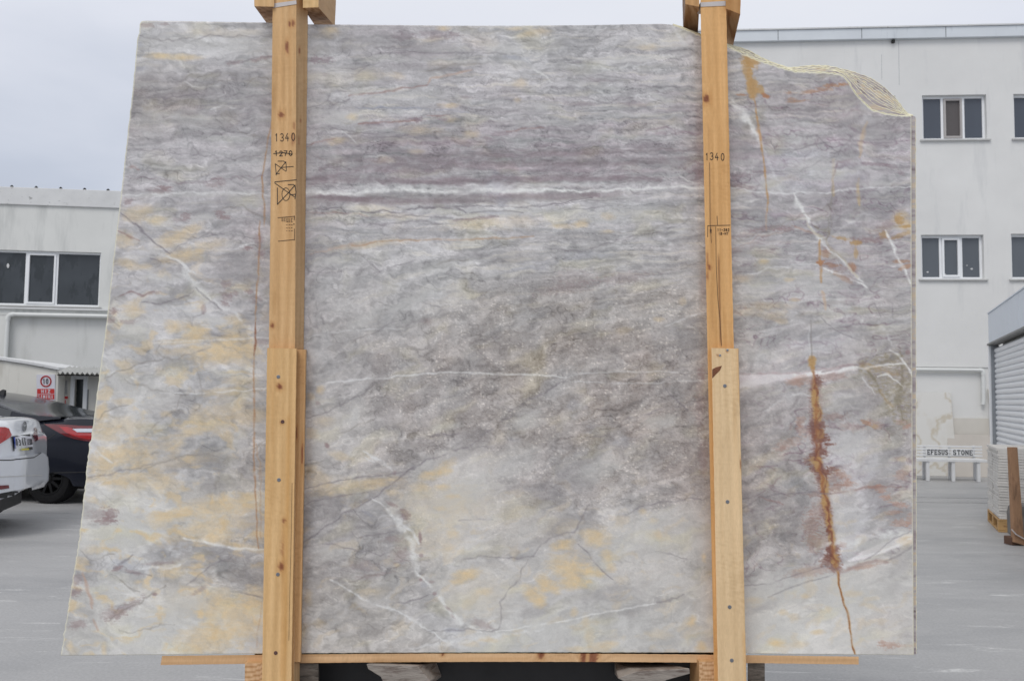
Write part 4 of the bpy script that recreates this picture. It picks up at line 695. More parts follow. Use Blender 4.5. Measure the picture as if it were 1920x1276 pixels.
# saw-cut joints of the concrete bays
M_joint = mat('joint_filler', (.10, .10, .105), .8, vary=.3, scale=30)
mj = MB()
for yy, x0, x1 in ((12.95, -30, 30), (13.6, 2, 30)):
    pts = [(x0 + (x1 - x0) * i / 60, yy + .02 * math.sin(i * 1.7) + .006 * math.sin(i * 5.1)) for i in range(61)]
    for i in range(60):
        (a, b_), (c, d_) = pts[i], pts[i + 1]; k = len(mj.v); wdt = .008
        mj.v += [Vector((a, b_ - wdt, .004)), Vector((c, d_ - wdt, .004)), Vector((c, d_ + wdt, .004)), Vector((a, b_ + wdt, .004))]; mj.f.append((k, k + 1, k + 2, k + 3)); mj.mi.append(0)
for xx in (-16, 19):
    k = len(mj.v); mj.v += [Vector((xx - .008, -10, .008)), Vector((xx + .008, -10, .008)), Vector((xx + .008, 17.5, .008)), Vector((xx - .008, 17.5, .008))]; mj.f.append((k, k + 1, k + 2, k + 3)); mj.mi.append(0)
tag(mj.build('pavement_joint', M_joint, fix=False), kind='structure')

# ================================================================ the marble bundle
_bx = cr.copy(); _bz = (cu + fw * .0875).normalized()
_p = EYEP + ray(960, 1226) * (3.0 / ray(960, 1226).y)
SL = Plane(_p, _bx, _bz)                       # face of the front slab; SL.n points at the viewer

def interp(pts, x):
    P = np.array(pts, float); return np.interp(x, P[:, 0], P[:, 1])
LEFT = [(39, 268), (41, 264.5), (45, 262), (62, 261.5), (66, 259), (72, 257.5), (124, 253), (176, 248), (253, 239), (330, 231), (480, 213), (620, 197.8), (720, 184), (769, 178), (800, 174), (826, 170), (832, 167), (845, 166), (877, 162.5), (895, 161), (950, 155), (1021, 146.5), (1110, 132), (1228, 114)]
TOPF = [(262, 39.5), (270, 39), (400, 41), (512, 43), (580, 46), (700, 47), (850, 48.5), (960, 48.5), (1100, 47.5), (1180, 46), (1240, 45), (1262, 47), (1275, 51), (1290, 57), (1305, 63), (1320, 69), (1340, 77), (1365, 87), (1385, 96), (1400, 104), (1420, 112), (1440, 119), (1465, 127), (1490, 134), (1510, 135), (1530, 136), (1545, 136), (1560, 137), (1575, 140), (1583, 144), (1589, 151), (1595, 160), (1604, 175), (1612, 184), (1622, 194), (1634, 206), (1645, 209), (1660, 213), (1675, 215.5), (1690, 217), (1709, 217.5)]
TOPB = [(1262, 46), (1290, 55.5), (1320, 67), (1365, 84), (1385, 89), (1405, 96), (1425, 107), (1440, 114), (1480, 129), (1500, 126), (1520, 124.5), (1550, 123), (1570, 127), (1590, 133), (1625, 144), (1640, 152), (1655, 162), (1675, 180), (1688, 196), (1697, 210), (1706, 216), (1712, 217)]
BOT = [(114, 1228), (300, 1226.5), (520, 1224), (700, 1223), (960, 1222), (1340, 1222.5), (1460, 1225), (1715, 1227)]
RIGHT = [(217, 1709), (500, 1709.5), (800, 1711), (1226, 1713.5)]

M_marble = vcol_mat('polished_marble', rough=.24, spec=.5, fine=.045, fscale=260)
M_resin = mat('resin_net', tuple(c for c in srgb(232, 227, 196)), .5, vary=.12, scale=90, detail=3)
M_edge = mat('sawn_marble_edge', srgb(178, 172, 160), .6, vary=.22, scale=30)
def back_marble():
    m = bpy.data.materials.new('inner_slab_marble'); m.use_nodes = True; t = m.node_tree; b = t.nodes['Principled BSDF']; b.inputs['Roughness'].default_value = .3
    tc = N(t, 'ShaderNodeTexCoord'); mp = N(t, 'ShaderNodeMapping'); mp.inputs['Scale'].default_value = (1.4, 1, 7); t.links.new(tc.outputs['Object'], mp.inputs[0])
    n = N(t, 'ShaderNodeTexNoise'); n.inputs['Scale'].default_value = 4; n.inputs['Detail'].default_value = 9; n.inputs['Roughness'].default_value = .65; n.inputs['Distortion'].default_value = .6; t.links.new(mp.outputs[0], n.inputs[0])
    r = N(t, 'ShaderNodeValToRGB'); cols = [(.3, (120, 106, 104)), (.42, (166, 154, 156)), (.52, (188, 182, 180)), (.6, (204, 184, 158)), (.72, (210, 206, 202))]
    r.color_ramp.elements[0].position = cols[0][0]; r.color_ramp.elements[0].color = (*srgb(*cols[0][1]), 1); r.color_ramp.elements[1].position = cols[-1][0]; r.color_ramp.elements[1].color = (*srgb(*cols[-1][1]), 1)
    for p, c in cols[1:-1]: e = r.color_ramp.elements.new(p); e.color = (*srgb(*c), 1)
    t.links.new(n.outputs[0], r.inputs[0]); t.links.new(r.outputs[0], b.inputs['Base Color']); return m
M_inner = back_marble()
SLAB_T = .020

def plane_map(pl, U, Vp, off=0.0):
    """vectorised Plane.hit"""
    f = np.array(fw); r = np.array(cr); c = np.array(cu); n = np.array(pl.n)
    d = f + r * ((U - CX) / FPX)[:, None] - c * ((Vp - CY) / FPX)[:, None]
    t = (np.array(pl.p0) + n * off - np.array(EYEP)) @ n / (d @ n)
    return np.array(EYEP) + d * t[:, None]

NU, NV = 930, 690
s_ = np.linspace(0, 1, NU); t_ = np.linspace(0, 1, NV)
top_u = 262 + s_ * (1709 - 262)
rn_ = np.random.RandomState(3)
chip = fbm(top_u / 7, np.zeros(NU), 3, 401) * (.35 + 1.3 * (top_u > 1262))
TV = interp(TOPF, top_u) + chip
T2, S2 = np.meshgrid(t_, s_, indexing='ij')
TOPV = np.broadcast_to(TV, T2.shape)
# bottom line as function of column
Ub = 114 + s_ * (1713.5 - 114); BV = interp(BOT, Ub) + .5 * fbm(Ub / 9, np.zeros(NU), 3, 411)
VV = TOPV + (np.broadcast_to(BV, T2.shape) - TOPV) * T2
lj = .9 * fbm(t_ * 90, np.zeros(NV), 3, 421)
LU = interp(LEFT, VV.ravel()).reshape(VV.shape); LU += np.broadcast_to((lj * (1 + 1.2 * sstep(.6, .7, t_)))[:, None], VV.shape)
RU = interp(RIGHT, VV.ravel()).reshape(VV.shape)
UU = LU + (RU - LU) * S2
pig = paint_marble(UU.ravel(), VV.ravel())
# the arris of sawn, resin-soaked stone round the face
du = np.minimum(UU - LU, RU - UU).ravel(); dv = np.minimum(VV - TOPV, np.broadcast_to(BV, VV.shape) - VV).ravel()
left_k = 1 - sstep(.8, 2.6, (UU - LU).ravel()); right_k = 1 - sstep(.8, 2.2, (RU - UU).ravel()); bot_k = 1 - sstep(.6, 1.6, (np.broadcast_to(BV, VV.shape) - VV).ravel()); top_k = (1 - sstep(.8, 3.0, (VV - TOPV).ravel())) * (UU.ravel() > 1262) * .9
ek = np.clip(np.maximum.reduce([left_k * .85, right_k * .9, bot_k * .6, top_k]), 0, 1)[:, None]
pig = pig * (1 - ek) + np.array([206, 203, 184]) * ek
lin = to_linear(pig) * KM
P3 = plane_map(SL, UU.ravel(), VV.ravel())
idx = np.arange(NU * NV).reshape(NV, NU)
# border ring in order, then copied to the back
ring = np.concatenate([idx[0, :], idx[1:, -1], idx[-1, -2::-1], idx[-2:0:-1, 0]])
back = P3[ring] - np.array(SL.n) * SLAB_T
verts = np.concatenate([P3, back]); nb = len(P3); nr = len(ring)
q = np.stack([idx[:-1, :-1], idx[1:, :-1], idx[1:, 1:], idx[:-1, 1:]], -1).reshape(-1, 4)
rk = np.arange(nr); rk2 = (rk + 1) % nr
side = np.stack([ring[rk], ring[rk2], nb + rk2, nb + rk], -1)
quads = np.concatenate([q, side])
me = bpy.data.meshes.new('marble_slab')
me.vertices.add(len(verts)); me.vertices.foreach_set('co', verts.astype(np.float32).ravel())
nq = len(quads); me.loops.add(nq * 4 + nr); me.polygons.add(nq + 1)
me.loops.foreach_set('vertex_index', np.concatenate([quads.ravel(), nb + rk[::-1]]).astype(np.int32))
me.polygons.foreach_set('loop_start', np.concatenate([np.arange(nq) * 4, [nq * 4]]).astype(np.int32))
try: me.polygons.foreach_set('loop_total', np.concatenate([np.full(nq, 4), [nr]]).astype(np.int32))
except Exception: pass
me.update(calc_edges=True); me.validate()
set_pigment(me, np.concatenate([lin, np.broadcast_to(np.array(srgb(176, 172, 158)), (nr, 3))]))
front_slab = link('marble_slab', me, M_marble)
tag(front_slab, 'large polished grey, mauve and ochre marble slab facing the viewer, at the front of the bundle', 'marble slab', 'marble slabs strapped in one upright bundle')

def resin_bead(parent, pts, off, r, seed, name='resin_edge'):
    rnd = random.Random(seed); b = MB(); out = []
    P = []
    for (u0, v0), (u1, v1) in zip(pts[:-1], pts[1:]):
        k = max(1, int(abs(u1 - u0) + abs(v1 - v0)) // 5)
        P += [(u0 + (u1 - u0) * i / k, v0 + (v1 - v0) * i / k) for i in range(k)]
    P.append(pts[-1])
    rad = [r * rnd.uniform(.55, 1.45) for _ in P]
    rad = rad; b.tube([SL.hit(u + rnd.uniform(-.5, .5), v + rnd.uniform(-.7, .7), off) for u, v in P], rad, 5)
    return b.build(name, M_resin, parent, smooth=True)
resin_bead(front_slab, [p for p in TOPF if p[0] >= 1262], -.012, .0020, 1)

NB = 10
slab_names = ['second marble slab, its right edge showing as a thin line beside the front slab', 'third marble slab, its broken corner just above the second in the fan of edges',
 'fourth marble slab in the bundle, counted from the front at the broken corner', 'fifth marble slab, a narrow grey strip in the fan of broken corners', 'sixth marble slab, middle strip of the fan of broken corners',
 'seventh marble slab, strip just above the middle of the broken corners', 'eighth marble slab, pale netted edge in the upper half of the broken corners', 'ninth marble slab, last but one before the rearmost at the broken corner',
 'rearmost marble slab, its broken corner reaching highest and furthest right']
for k in range(1, NB):
    off = -.0245 * k; f = (k / (NB - 1)) ** .75 * .96 + .04
    rnd = random.Random(50 + k)
    xs = [p[0] for p in TOPF if p[0] >= 1262]
    n = 44; prof = []
    # run the two break lines at equal arc fraction and blend
    def run(pts, n):
        P = np.array(pts, float); s = np.concatenate([[0], np.cumsum(np.hypot(*np.diff(P, axis=0).T))]); q = np.linspace(0, s[-1], n); return np.stack([np.interp(q, s, P[:, 0]), np.interp(q, s, P[:, 1])], 1)
    A = run([p for p in TOPF if p[0] >= 1262], n); B_ = run(TOPB, n)
    wob = np.array([1.6 * math.sin(i * .55 + k * 1.3) + 1.1 * math.sin(i * 1.2 + k * 2.1) for i in range(n)]) * np.sin(np.linspace(0, math.pi, n))
    Q = A * (1 - f) + B_ * f; Q[:, 1] += wob * .7; Q[:, 0] += wob * .35
    prof = [tuple(p) for p in Q]
    xr0, xr1 = (1716.5, 1717.8) if k in (1,) else (1709 - rnd.uniform(0, 3), 1711 - rnd.uniform(0, 3))
    outl = [(272 + k, 49), (700, 55), (960, 56), (1200, 53), (1255, 50)] + prof
    if k == 1: outl += [(xr0, 219)]
    outl += [(xr0, 300), (xr1, 1226.0 if k == 1 else 1220), (960, 1218), (170 + 8 * k, 1220), (200 + 5 * k, 800), (245 + 3 * k, 400)]
    f_ = [SL.hit(u, v, off) for u, v in outl]; b_ = [p - SL.n * SLAB_T for p in f_]
    m_ = MB(); m_.poly_ext(f_, b_)
    o = m_.build('marble_slab', [M_inner])
    tag(o, slab_names[k - 1], 'marble slab', 'marble slabs strapped in one upright bundle')
    resin_bead(o, prof, off - .004, .0021, 70 + k)
    if k == 1: resin_bead(o, [(xr0 + .3, 222), (xr0 + .6, 600), (xr1, 900), (xr1, 1224)], off - .002, .0013, 90)

# ---------------------------------------------------------------- timber
M_wood = vcol_mat('pine', rough=.62, spec=.3, fine=.05, fscale=240, bump=.25, stretch=(1, 1, .25))
def wood(l, w, seed, base, knots=(), contrast=1.0, rings=1.0, streaks=()):
    """display colour of sawn pine; l along the board and w across it, in metres"""
    l = np.asarray(l, float); w = np.asarray(w, float); push = np.zeros_like(l)
    for (kl, kw, rl, rw, s) in knots:
        d2 = ((l - kl) / (rl * 3.2)) ** 2 + ((w - kw) / (rw * 2.2)) ** 2
        push += np.sign(w - kw + 1e-6) * rw * 1.1 * np.exp(-d2)
    x = w - push + .006 * nz(l * 1.6, w * 5, seed + 1)
    g = nz(x * 70, l * .9, seed + 2); g2 = nz(x * 260, l * 2.2, seed + 3); g3 = nz(x * 800, l * 9, seed + 4)
    big = nz(l * 2.2, w * 9, seed + 5); saw = nz(l * 150, w * 6, seed + 6)
    band = np.sin(x * 210 * rings + 5 * nz(l * .8, w * 14, seed + 7))
    sl = nz(l * 62 + w * 14, w * 2, seed + 13); sawl = (1 - sstep(.0, .22, np.abs(sl))) * sstep(.0, .5, nz(l * 3, w * 4, seed + 15)); dirt = sstep(.25, .8, fbm(l * 3.5, w * 16, 4, seed + 17))
    L = contrast * (8.5 * g + 7.5 * g2 + 4 * g3 + 5 * band) + 8 * big + 2.2 * saw + 8 * nz(l * .7, w * 2, seed + 9) - 9 * sawl - 13 * dirt
    c = np.array(base, float)[None] + L[:, None] * np.array([1, 1.02, .95])
    c += (np.clip(g, 0, 1) * 7)[:, None] * np.array([-.1, -.7, -1.1])
    for (l0, l1, sw, half, s, colr) in streaks:
        wob = sw + half * .6 * nz(l * 3, l * 0, seed + 31)
        k = np.exp(-((w - wob) / half) ** 2) * sstep(l0, l0 + .05, l) * sstep(l1, l1 - .05, l) * s; c = c * (1 - k[:, None]) + np.array(colr) * k[:, None]
    for (kl, kw, rl, rw, s) in knots:
        d = np.sqrt(((l - kl) / rl) ** 2 + ((w - kw) / rw) ** 2) + .22 * nz(l * 160, w * 160, seed + 11)
        halo = sstep(2.6, .8, d) * .35 * s; k = sstep(1.15, .8, d) * s
        c = c * (1 - halo[:, None]) + np.array([158, 102, 52]) * halo[:, None]
        ringk = .5 + .5 * np.cos(d * 9); kc = np.array([112, 62, 38])[None] + (ringk * 16)[:, None]
        c = c * (1 - k[:, None]) + kc * k[:, None]
    return np.clip(c, 20, 245)

def timber(name, F, Bk, parent, seed, base, knots=(), step=.006, steps_w=14, contrast=1.0, rough=.0008, streaks=(), side_base=None, side_knots=(), gain=1.0, end_base=None, bow=None):
    """sawn board: F and Bk are its front and back quads (world points tl, tr, br, bl)"""
    F = [Vector(p) for p in F]; Bk = [Vector(p) for p in Bk]
    Lm = (F[0] - F[3]).length; Wm = (F[0] - F[1]).length; Dm = (F[0] - Bk[0]).length
    nl = max(4, int(Lm / step))
    t = np.linspace(0, 1, nl + 1)
    def edge(a, b, sd):
        a, b = np.array(a), np.array(b); e = a + (b - a) * t[:, None]; j = rough * fbm(t * Lm * 45, t * 0, 3, sd); wv = np.array(F[1] - F[0]); wv = wv / np.linalg.norm(wv); e = e + wv * j[:, None]
        if bow is not None: e = e + np.array(bow) * np.sin(math.pi * t)[:, None]
        return e
    E = [edge(F[0], F[3], seed + 1), edge(F[1], F[2], seed + 2), edge(Bk[1], Bk[2], seed + 3), edge(Bk[0], Bk[3], seed + 4)]
    V_, Fc, C_ = [], [], []; nv = 0
    def patch(A, B, n, w0, w1, sd, bs, kn, st=()):
        nonlocal nv
        s = np.linspace(0, 1, n + 1); G = A[:, None, :] + (B - A)[:, None, :] * s[None, :, None]
        ll = np.broadcast_to((t * Lm)[:, None], G.shape[:2]).ravel(); ww = np.broadcast_to((w0 + (w1 - w0) * s)[None], G.shape[:2]).ravel()
        V_.append(G.reshape(-1, 3)); C_.append(wood(ll, ww, sd, bs, kn, contrast, streaks=st))
        id_ = nv + np.arange(G.shape[0] * G.shape[1]).reshape(G.shape[:2]); nv += G.shape[0] * G.shape[1]
        Fc.append(np.stack([id_[:-1, :-1], id_[1:, :-1], id_[1:, 1:], id_[:-1, 1:]], -1).reshape(-1, 4))
    sb = side_base or tuple(c * .985 for c in base)
    patch(E[0], E[1], steps_w, 0, Wm, seed, base, knots, streaks)
    patch(E[1], E[2], max(3, steps_w // 2), Wm, Wm + Dm, seed + .5, sb, side_knots)
    patch(E[2], E[3], 2, Wm + Dm, 2 * Wm + Dm, seed + .7, base, ())
    patch(E[3], E[0], max(3, steps_w // 2), -Dm, 0, seed + .9, sb, side_knots)
    for end in (0, -1):
        q = np.stack([E[0][end], E[1][end], E[2][end], E[3][end]]); n = 60 if end_base is not None else 12
        s = np.linspace(0, 1, n + 1); a, b = np.meshgrid(s, s, indexing='ij')
        G = (q[0] * (1 - a[..., None]) + q[1] * a[..., None]) * (1 - b[..., None]) + (q[3] * (1 - a[..., None]) + q[2] * a[..., None]) * b[..., None]
        V_.append(G.reshape(-1, 3)); rr = np.hypot(a * Wm + .06 * math.cos(seed), b * Dm + .05).ravel(); ring = np.sin(rr * 420 + 1.5 * nz(a.ravel() * 3, b.ravel() * 3, seed + 20)); ring = -sstep(.1, .8, ring) * 1.3 + .35 + .5 * nz(a.ravel() * 14, b.ravel() * 14, seed + 21)
        C_.append(np.array(end_base or (172, 130, 88))[None] + (ring * 26)[:, None] * np.array([1, 1.15, 1.2]))
        id_ = nv + np.arange((n + 1) ** 2).reshape(n + 1, n + 1); nv += (n + 1) ** 2
        qq = np.stack([id_[:-1, :-1], id_[1:, :-1], id_[1:, 1:], id_[:-1, 1:]], -1).reshape(-1, 4); Fc.append(qq if end == -1 else qq[:, ::-1])
    me = bpy.data.meshes.new(name); V_ = np.concatenate(V_); me.from_pydata(V_.tolist(), [], np.concatenate(Fc).tolist()); me.update()
    set_pigment(me, to_linear(np.concatenate(C_)) * KW * gain)
    return link(name, me, M_wood, parent)

def SQ(pts, off):   # quad on a plane parallel to the slab face
    return [SL.hit(u, v, off) for u, v in pts]

clampL = empty('timber_clamp', SL.hit(520, 1226, .06)); tag(clampL, 'left pine clamp post across the slabs, marked 1340 above a crossed-out 1270', 'timber post', 'pine clamp posts holding the slab bundle')
clampR = empty('timber_clamp', SL.hit(1365, 1226, .06)); tag(clampR, 'right pine clamp post across the slabs, marked 1340 above a square stamp', 'timber post', 'pine clamp posts holding the slab bundle')
bpy.context.view_layer.update()
PXM = 552.0
def kn(du, v, ru, rv, s=1.0, v0=-60):   # knot given by its place on the face in image px
    return ((v - v0) / PXM * .985, du / PXM, rv / PXM, ru / PXM, s)

timber('upright_post', SQ([(512, -60), (556, -60), (550, 1420), (496, 1420)], .06), SQ([(532, -60), (578.5, -60), (560, 1420), (516, 1420)], .0015), clampL, 3,
       (194, 153, 104), [kn(33, 55, 2.6, 5), kn(40, 53, 2.2, 6), kn(28, 100, 3, 12, .8), kn(18, 236, 5, 6, .8), kn(42, 258, 2, 8, .5), kn(40, 285, 3, 12, .4), kn(6, 645, 3, 5, .9)], side_base=(176, 140, 98),  # sides painted darker than the front, as shaded faces
       side_knots=[(.30, .10, .012, .004, .9), (.55, .11, .01, .003, .6), (.62, .10, .02, .003, .4)], streaks=[(.0, 1.1, .062, .004, .35, (186, 136, 82))], gain=1.0)
timber('splint_board', SQ([(501, 652), (556, 653), (544, 1420), (489, 1420)], .088), SQ([(503, 652), (557, 653), (545, 1420), (491, 1420)], .0605), clampL, 8,
       (198, 158, 106), [kn(24, 724, 4.6, 5.4, 1, 652), kn(29, 791, 2.2, 2.6, .8, 652), kn(32, 1053, 5, 7, .9, 652), kn(33, 1020, 2, 30, .35, 652), kn(36, 970, 2.6, 5, .7, 652)],
       streaks=[(.2, 1.3, .075, .006, .5, (180, 128, 66)), (.55, 1.1, .066, .004, .45, (168, 112, 52))], gain=1.0)
timber('packing_strip', SQ([(557, 655), (573, 655), (563, 1240), (546.5, 1240)], .052), SQ([(559, 655), (575, 655), (565, 1240), (549, 1240)], .0035), clampL, 12, (190, 148, 100), steps_w=8,
       knots=[kn(2.5, 812, 1.2, 12, 1, 655), kn(13, 850, 1.5, 20, .8, 655)])
timber('upright_post', SQ([(1312, -60), (1360, -60), (1393, 1420), (1342, 1420)], .055), SQ([(1314, -60), (1360, -60), (1392, 1420), (1345, 1420)], .0015), clampR, 21,
       (202, 154, 98), [kn(8, 205, 6, 8, .95), kn(7, 535, 3.6, 4.5, .9), kn(4, 520, 2, 16, .4), kn(2, 552, 2, 14, .5)], streaks=[(.55, 1.3, .018, .0012, .55, (120, 78, 44)), (1.0, 1.35, .045, .001, .7, (110, 70, 40)), (.85, 1.0, .035, .001, .5, (110, 70, 40))], gain=1.0)
timber('splint_board', SQ([(1334, 652), (1384, 653), (1403, 1420), (1349, 1420)], .083), SQ([(1336, 652), (1385, 653), (1403, 1420), (1351, 1420)], .0555), clampR, 27,
       (204, 172, 128), [kn(29, 657, 1.8, 2.2, .8, 652), kn(12, 666, 2, 2, .6, 652), kn(50, 868, 1.5, 8, 1, 652), kn(54, 1092, 2, 12, 1, 652)], streaks=[(-.1, .2, .086, .006, .4, (190, 140, 84)), (.9, 1.5, .088, .005, .45, (188, 138, 80))], contrast=.7, gain=1.0)
# triangular bark patch on the right splint
M_bark = mat('bark', srgb(126, 82, 58), .9, vary=.35, scale=120, bump=.5)
mbk = MB(); f_ = [SL.hit(u, v, .0836) for u, v in ((1335.5, 692), (1343, 688), (1353.5, 685.5), (1350, 694), (1342, 702), (1335.5, 709))]; mbk.poly_ext(f_, [p - SL.n * .001 for p in f_]); mbk.build('bark_patch', M_bark, clampR)

M_ink = mat('black_marker', (.022, .02, .02), .7)
M_stamp = mat('burnt_stamp', (.10, .058, .035), .8, vary=.4, scale=200)
M_nail = mat('galvanised_screw', (.25, .26, .28), .35, metal=.8, vary=.2, scale=200)
M_rusty = mat('rusty_screw', (.12, .06, .05), .6, metal=.3, vary=.3, scale=200)
def onpx(off):
    return lambda u, v, l: SL.hit(u, -v, off + l)
def ink(parent, off, name, fn, m=M_ink):
    b = MB(); fn(b, onpx(off)); return b.build(name, m, parent)
ink(clampL, .0604, 'handwritten_number', lambda b, f: write(b, '1340', 515, -264, 14, 8, 2, 1.2, f, jit=.9, seed=4))
def struck(b, f):
    write(b, '1270', 514, -292, 9, 7.5, 1.5, 1.3, f, jit=.5, seed=6); ribbon(b, [(513, -288), (530, -286), (548, -289)], 1.3, f)
ink(clampL, .0604, 'handwritten_number', struck)
def mark1(b, f):
    for p in ([(516, -307), (536, -321)], [(517, -327), (536, -303)], [(516, -307), (518, -328)], [(521, -302), (532, -302), (536, -306)], [(536, -303), (537, -320)], [(526, -314), (550, -312)], [(519, -326), (524, -325)]): ribbon(b, p, 1.1, f)
ink(clampL, .0604, 'crossed_square_mark', mark1, M_ink)
def mark2(b, f):
    for p in ([(515, -343), (552, -369)], [(520, -383), (540, -362), (553, -347)], [(515, -341), (556, -337)], [(520, -352), (520, -383)], [(553, -347), (555, -360), (553, -373)], [(540, -346), (550, -346), (553, -349)], [(545, -365), (555, -364)]): ribbon(b, p, 1.3, f)
    ribbon(b, arc(536, -364, 7.5, 12, 0, 360, 16), 1.0, f)
ink(clampL, .0604, 'crossed_square_mark', mark2, M_ink)
def stamp(b, f):
    for p, w in (([(521, -408), (552, -405.5)], 1.0), ([(552, -405), (551.5, -412)], 1.3), ([(522, -452), (552, -449)], 1.0), ([(552, -429), (552, -450)], .9), ([(550, -420), (552, -420)], 1.2)): ribbon(b, p, w, f)
    r = random.Random(5)
    for row in range(7):
        y = -409.5 - row * (2.2 if row < 3 else 5.5) + (0 if row < 3 else 10)
        for i in range(5 if row < 3 else 3):
            x = (528 if row < 3 else 537) + i * 4.4; ribbon(b, [(x, y), (x + r.uniform(1.4, 3), y + r.uniform(-.6, .6))], .8, f)
ink(clampL, .0604, 'stamp_mark', stamp, M_stamp)
ink(clampR, .0554, 'handwritten_number', lambda b, f: write(b, '1340', 1322, -300, 13, 7.5, 2, 1.2, f, jit=.9, seed=9))
def stamp2(b, f):
    ribbon(b, [(1327, -444), (1327, -423), (1369, -422)], 1.1, f); ribbon(b, [(1333, -427), (1333, -443)], .7, f)
    write(b, '11-382', 1345, -433, 4.4, 3, .9, .9, f); write(b, 'IB-HT', 1347, -440, 4.4, 3, .9, .9, f); write(b, 'R', 1331, -436, 6, 3.5, 1, .8, f)
ink(clampR, .0554, 'stamp_mark', stamp2, M_stamp)
def crack(pts, par, off, w=.7):
    ink(par, off, 'drying_crack', lambda b, f: ribbon(b, [(u, -v) for u, v in pts], w, f), M_stamp)
crack([(1330.5, 305), (1331, 340), (1331.5, 420), (1334, 455)], clampR, .0553); crack([(1344.5, 405), (1345.5, 422)], clampR, .0553, 1); crack([(1342, 425), (1343, 500), (1346, 560), (1350, 600), (1353, 648)], clampR, .0553, .9)
crack([(547.5, 905), (546, 1000), (543, 1120), (541.5, 1200)], clampL, .0884, .5)
def screw(par, u, v, off, m=None, r=.0062):
    b = MB(); c = SL.hit(u, v, off); b.lathe(c, SL.n, [(0, r), (.0012, r), (.0018, r * .7), (.0012, r * .35), (.0012, 0)], 10); b.build('screw', m or M_nail, par, smooth=True)
for u, v, m in ((522, 706, None), (530, 790, M_rusty), (523, 899, None), (521, 1076, None), (517, 1223, M_rusty)): screw(clampL, u, v, .088, m)
for u, v in ((1359, 723), (1350, 666), (1364, 656), (1364, 940), (1368, 1137), (1372, 1237)): screw(clampR, u, v, .083, None, .0062 if v > 700 else .004)
# white tape round the post tops
M_tape = mat('white_tape', srgb(196, 190, 188), .5, vary=.05, scale=30)
def band(par, pts, off, back):
    b = MB(); f_ = [SL.hit(u, v, off) for u, v in pts]; b.poly_ext(f_, [p - SL.n * back for p in f_]); b.build('strap', M_tape, par)
band(clampL, [(511.5, 7), (555.5, 1), (556, 8), (530, 12), (511.5, 15)], .0618, .0615); band(clampR, [(1313, 5), (1360.5, 2), (1360.5, 11), (1314, 13)], .0568, .0565)
# short cross rails running back over the slab tops
def rail(par, fr, bk, of, ob, seed, base, **k):
    timber('cross_rail', SQ(fr, of), SQ(bk, ob), par, seed, base, step=.01, steps_w=10, **k)
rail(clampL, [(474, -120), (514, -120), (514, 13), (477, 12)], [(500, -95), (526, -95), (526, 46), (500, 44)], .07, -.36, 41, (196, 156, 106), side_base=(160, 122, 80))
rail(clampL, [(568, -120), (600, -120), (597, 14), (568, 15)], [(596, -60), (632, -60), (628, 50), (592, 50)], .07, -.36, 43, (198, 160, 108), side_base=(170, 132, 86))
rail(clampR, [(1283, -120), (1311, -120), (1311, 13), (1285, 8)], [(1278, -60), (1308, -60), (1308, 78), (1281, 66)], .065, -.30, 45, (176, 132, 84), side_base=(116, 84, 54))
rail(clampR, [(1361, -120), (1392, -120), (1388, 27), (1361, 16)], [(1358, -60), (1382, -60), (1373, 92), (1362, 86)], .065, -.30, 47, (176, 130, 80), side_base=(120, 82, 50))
# plank the slabs stand on
plank = timber('support_plank', SQ([(1610, 1230), (1610, 1244.5), (301, 1245.5), (304, 1228.5)], -.003), SQ([(1610, 1230), (1610, 1244.5), (301, 1245.5), (304, 1228.5)], -.30), None, 51,
       (196, 156, 112), [((1610 - 1121) / PXM, .005, .014, .03, .85), ((1610 - 1103) / PXM, .004, .009, .03, .9), ((1610 - 843) / PXM, .002, .006, .006, 1), ((1610 - 1024) / PXM, .004, .01, .012, .9)], step=.006, steps_w=5, bow=SL.az * .0095)
tag(plank, 'long thin pine plank lying under the whole slab bundle', 'plank')
# bearers, and an added dark rack for the shade below
M_old = mat('weathered_timber', srgb(104, 96, 88), .85, vary=.3, scale=9, stretch=(1, 6, 6), bump=.4, col2=srgb(60, 54, 48), stain_or_refl=(14, (1, 1, 4), (.45, .62)))
def quadbox(name, fr, bk, of, ob, m, par=None):
    b = MB(); b.poly_ext(SQ(fr, of), SQ(bk, ob)); return b.build(name, m, par, bevel=.002)
def bearer(x0, x1, v0, off0, off1, seed):
    A, B_, C_, D_ = SQ([(x0, v0), (x1, v0), (x1, 1440), (x0, 1440)], off0); k = SL.n * (off1 - off0)
    return timber('bearer_block', [A, B_, B_ + k, A + k], [D_, C_, C_ + k, D_ + k], None, seed, (186, 144, 98), step=.02, steps_w=6, end_base=(190, 150, 108))
o = bearer(459, 545, 1242.5, .03, -.30, 61)
tag(o, 'fresh end-grain timber block under the plank, behind the left post', 'timber block')
o = bearer(1311, 1360, 1239.5, .03, -.30, 65)
tag(o, 'fresh striped end-grain timber block under the plank, beside the right post', 'timber block')
o = quadbox('weathered_block', [(547, 1242.5), (597, 1243), (598, 1420), (547, 1420)], [(547, 1242.5), (600, 1243), (601, 1420), (547, 1420)], .0, -.25, M_old); tag(o, 'grey weathered timber block under the plank, right of the left post', 'timber block')
o = quadbox('weathered_block', [(1402, 1242), (1434, 1242), (1434, 1420), (1402, 1420)], [(1402, 1242), (1434, 1242), (1434, 1420), (1402, 1420)], .0, -.25, M_old); tag(o, 'dark weathered timber block under the plank, right of the right post', 'timber block')
M_wedge = mat('grey_sawn_wedge', srgb(146, 138, 130), .8, vary=.22, scale=8, stretch=(1.2, 1, 7), bump=.35, col2=srgb(98, 84, 76), stain_or_refl=(10, (1.2, 1, 8), (.5, .66)))
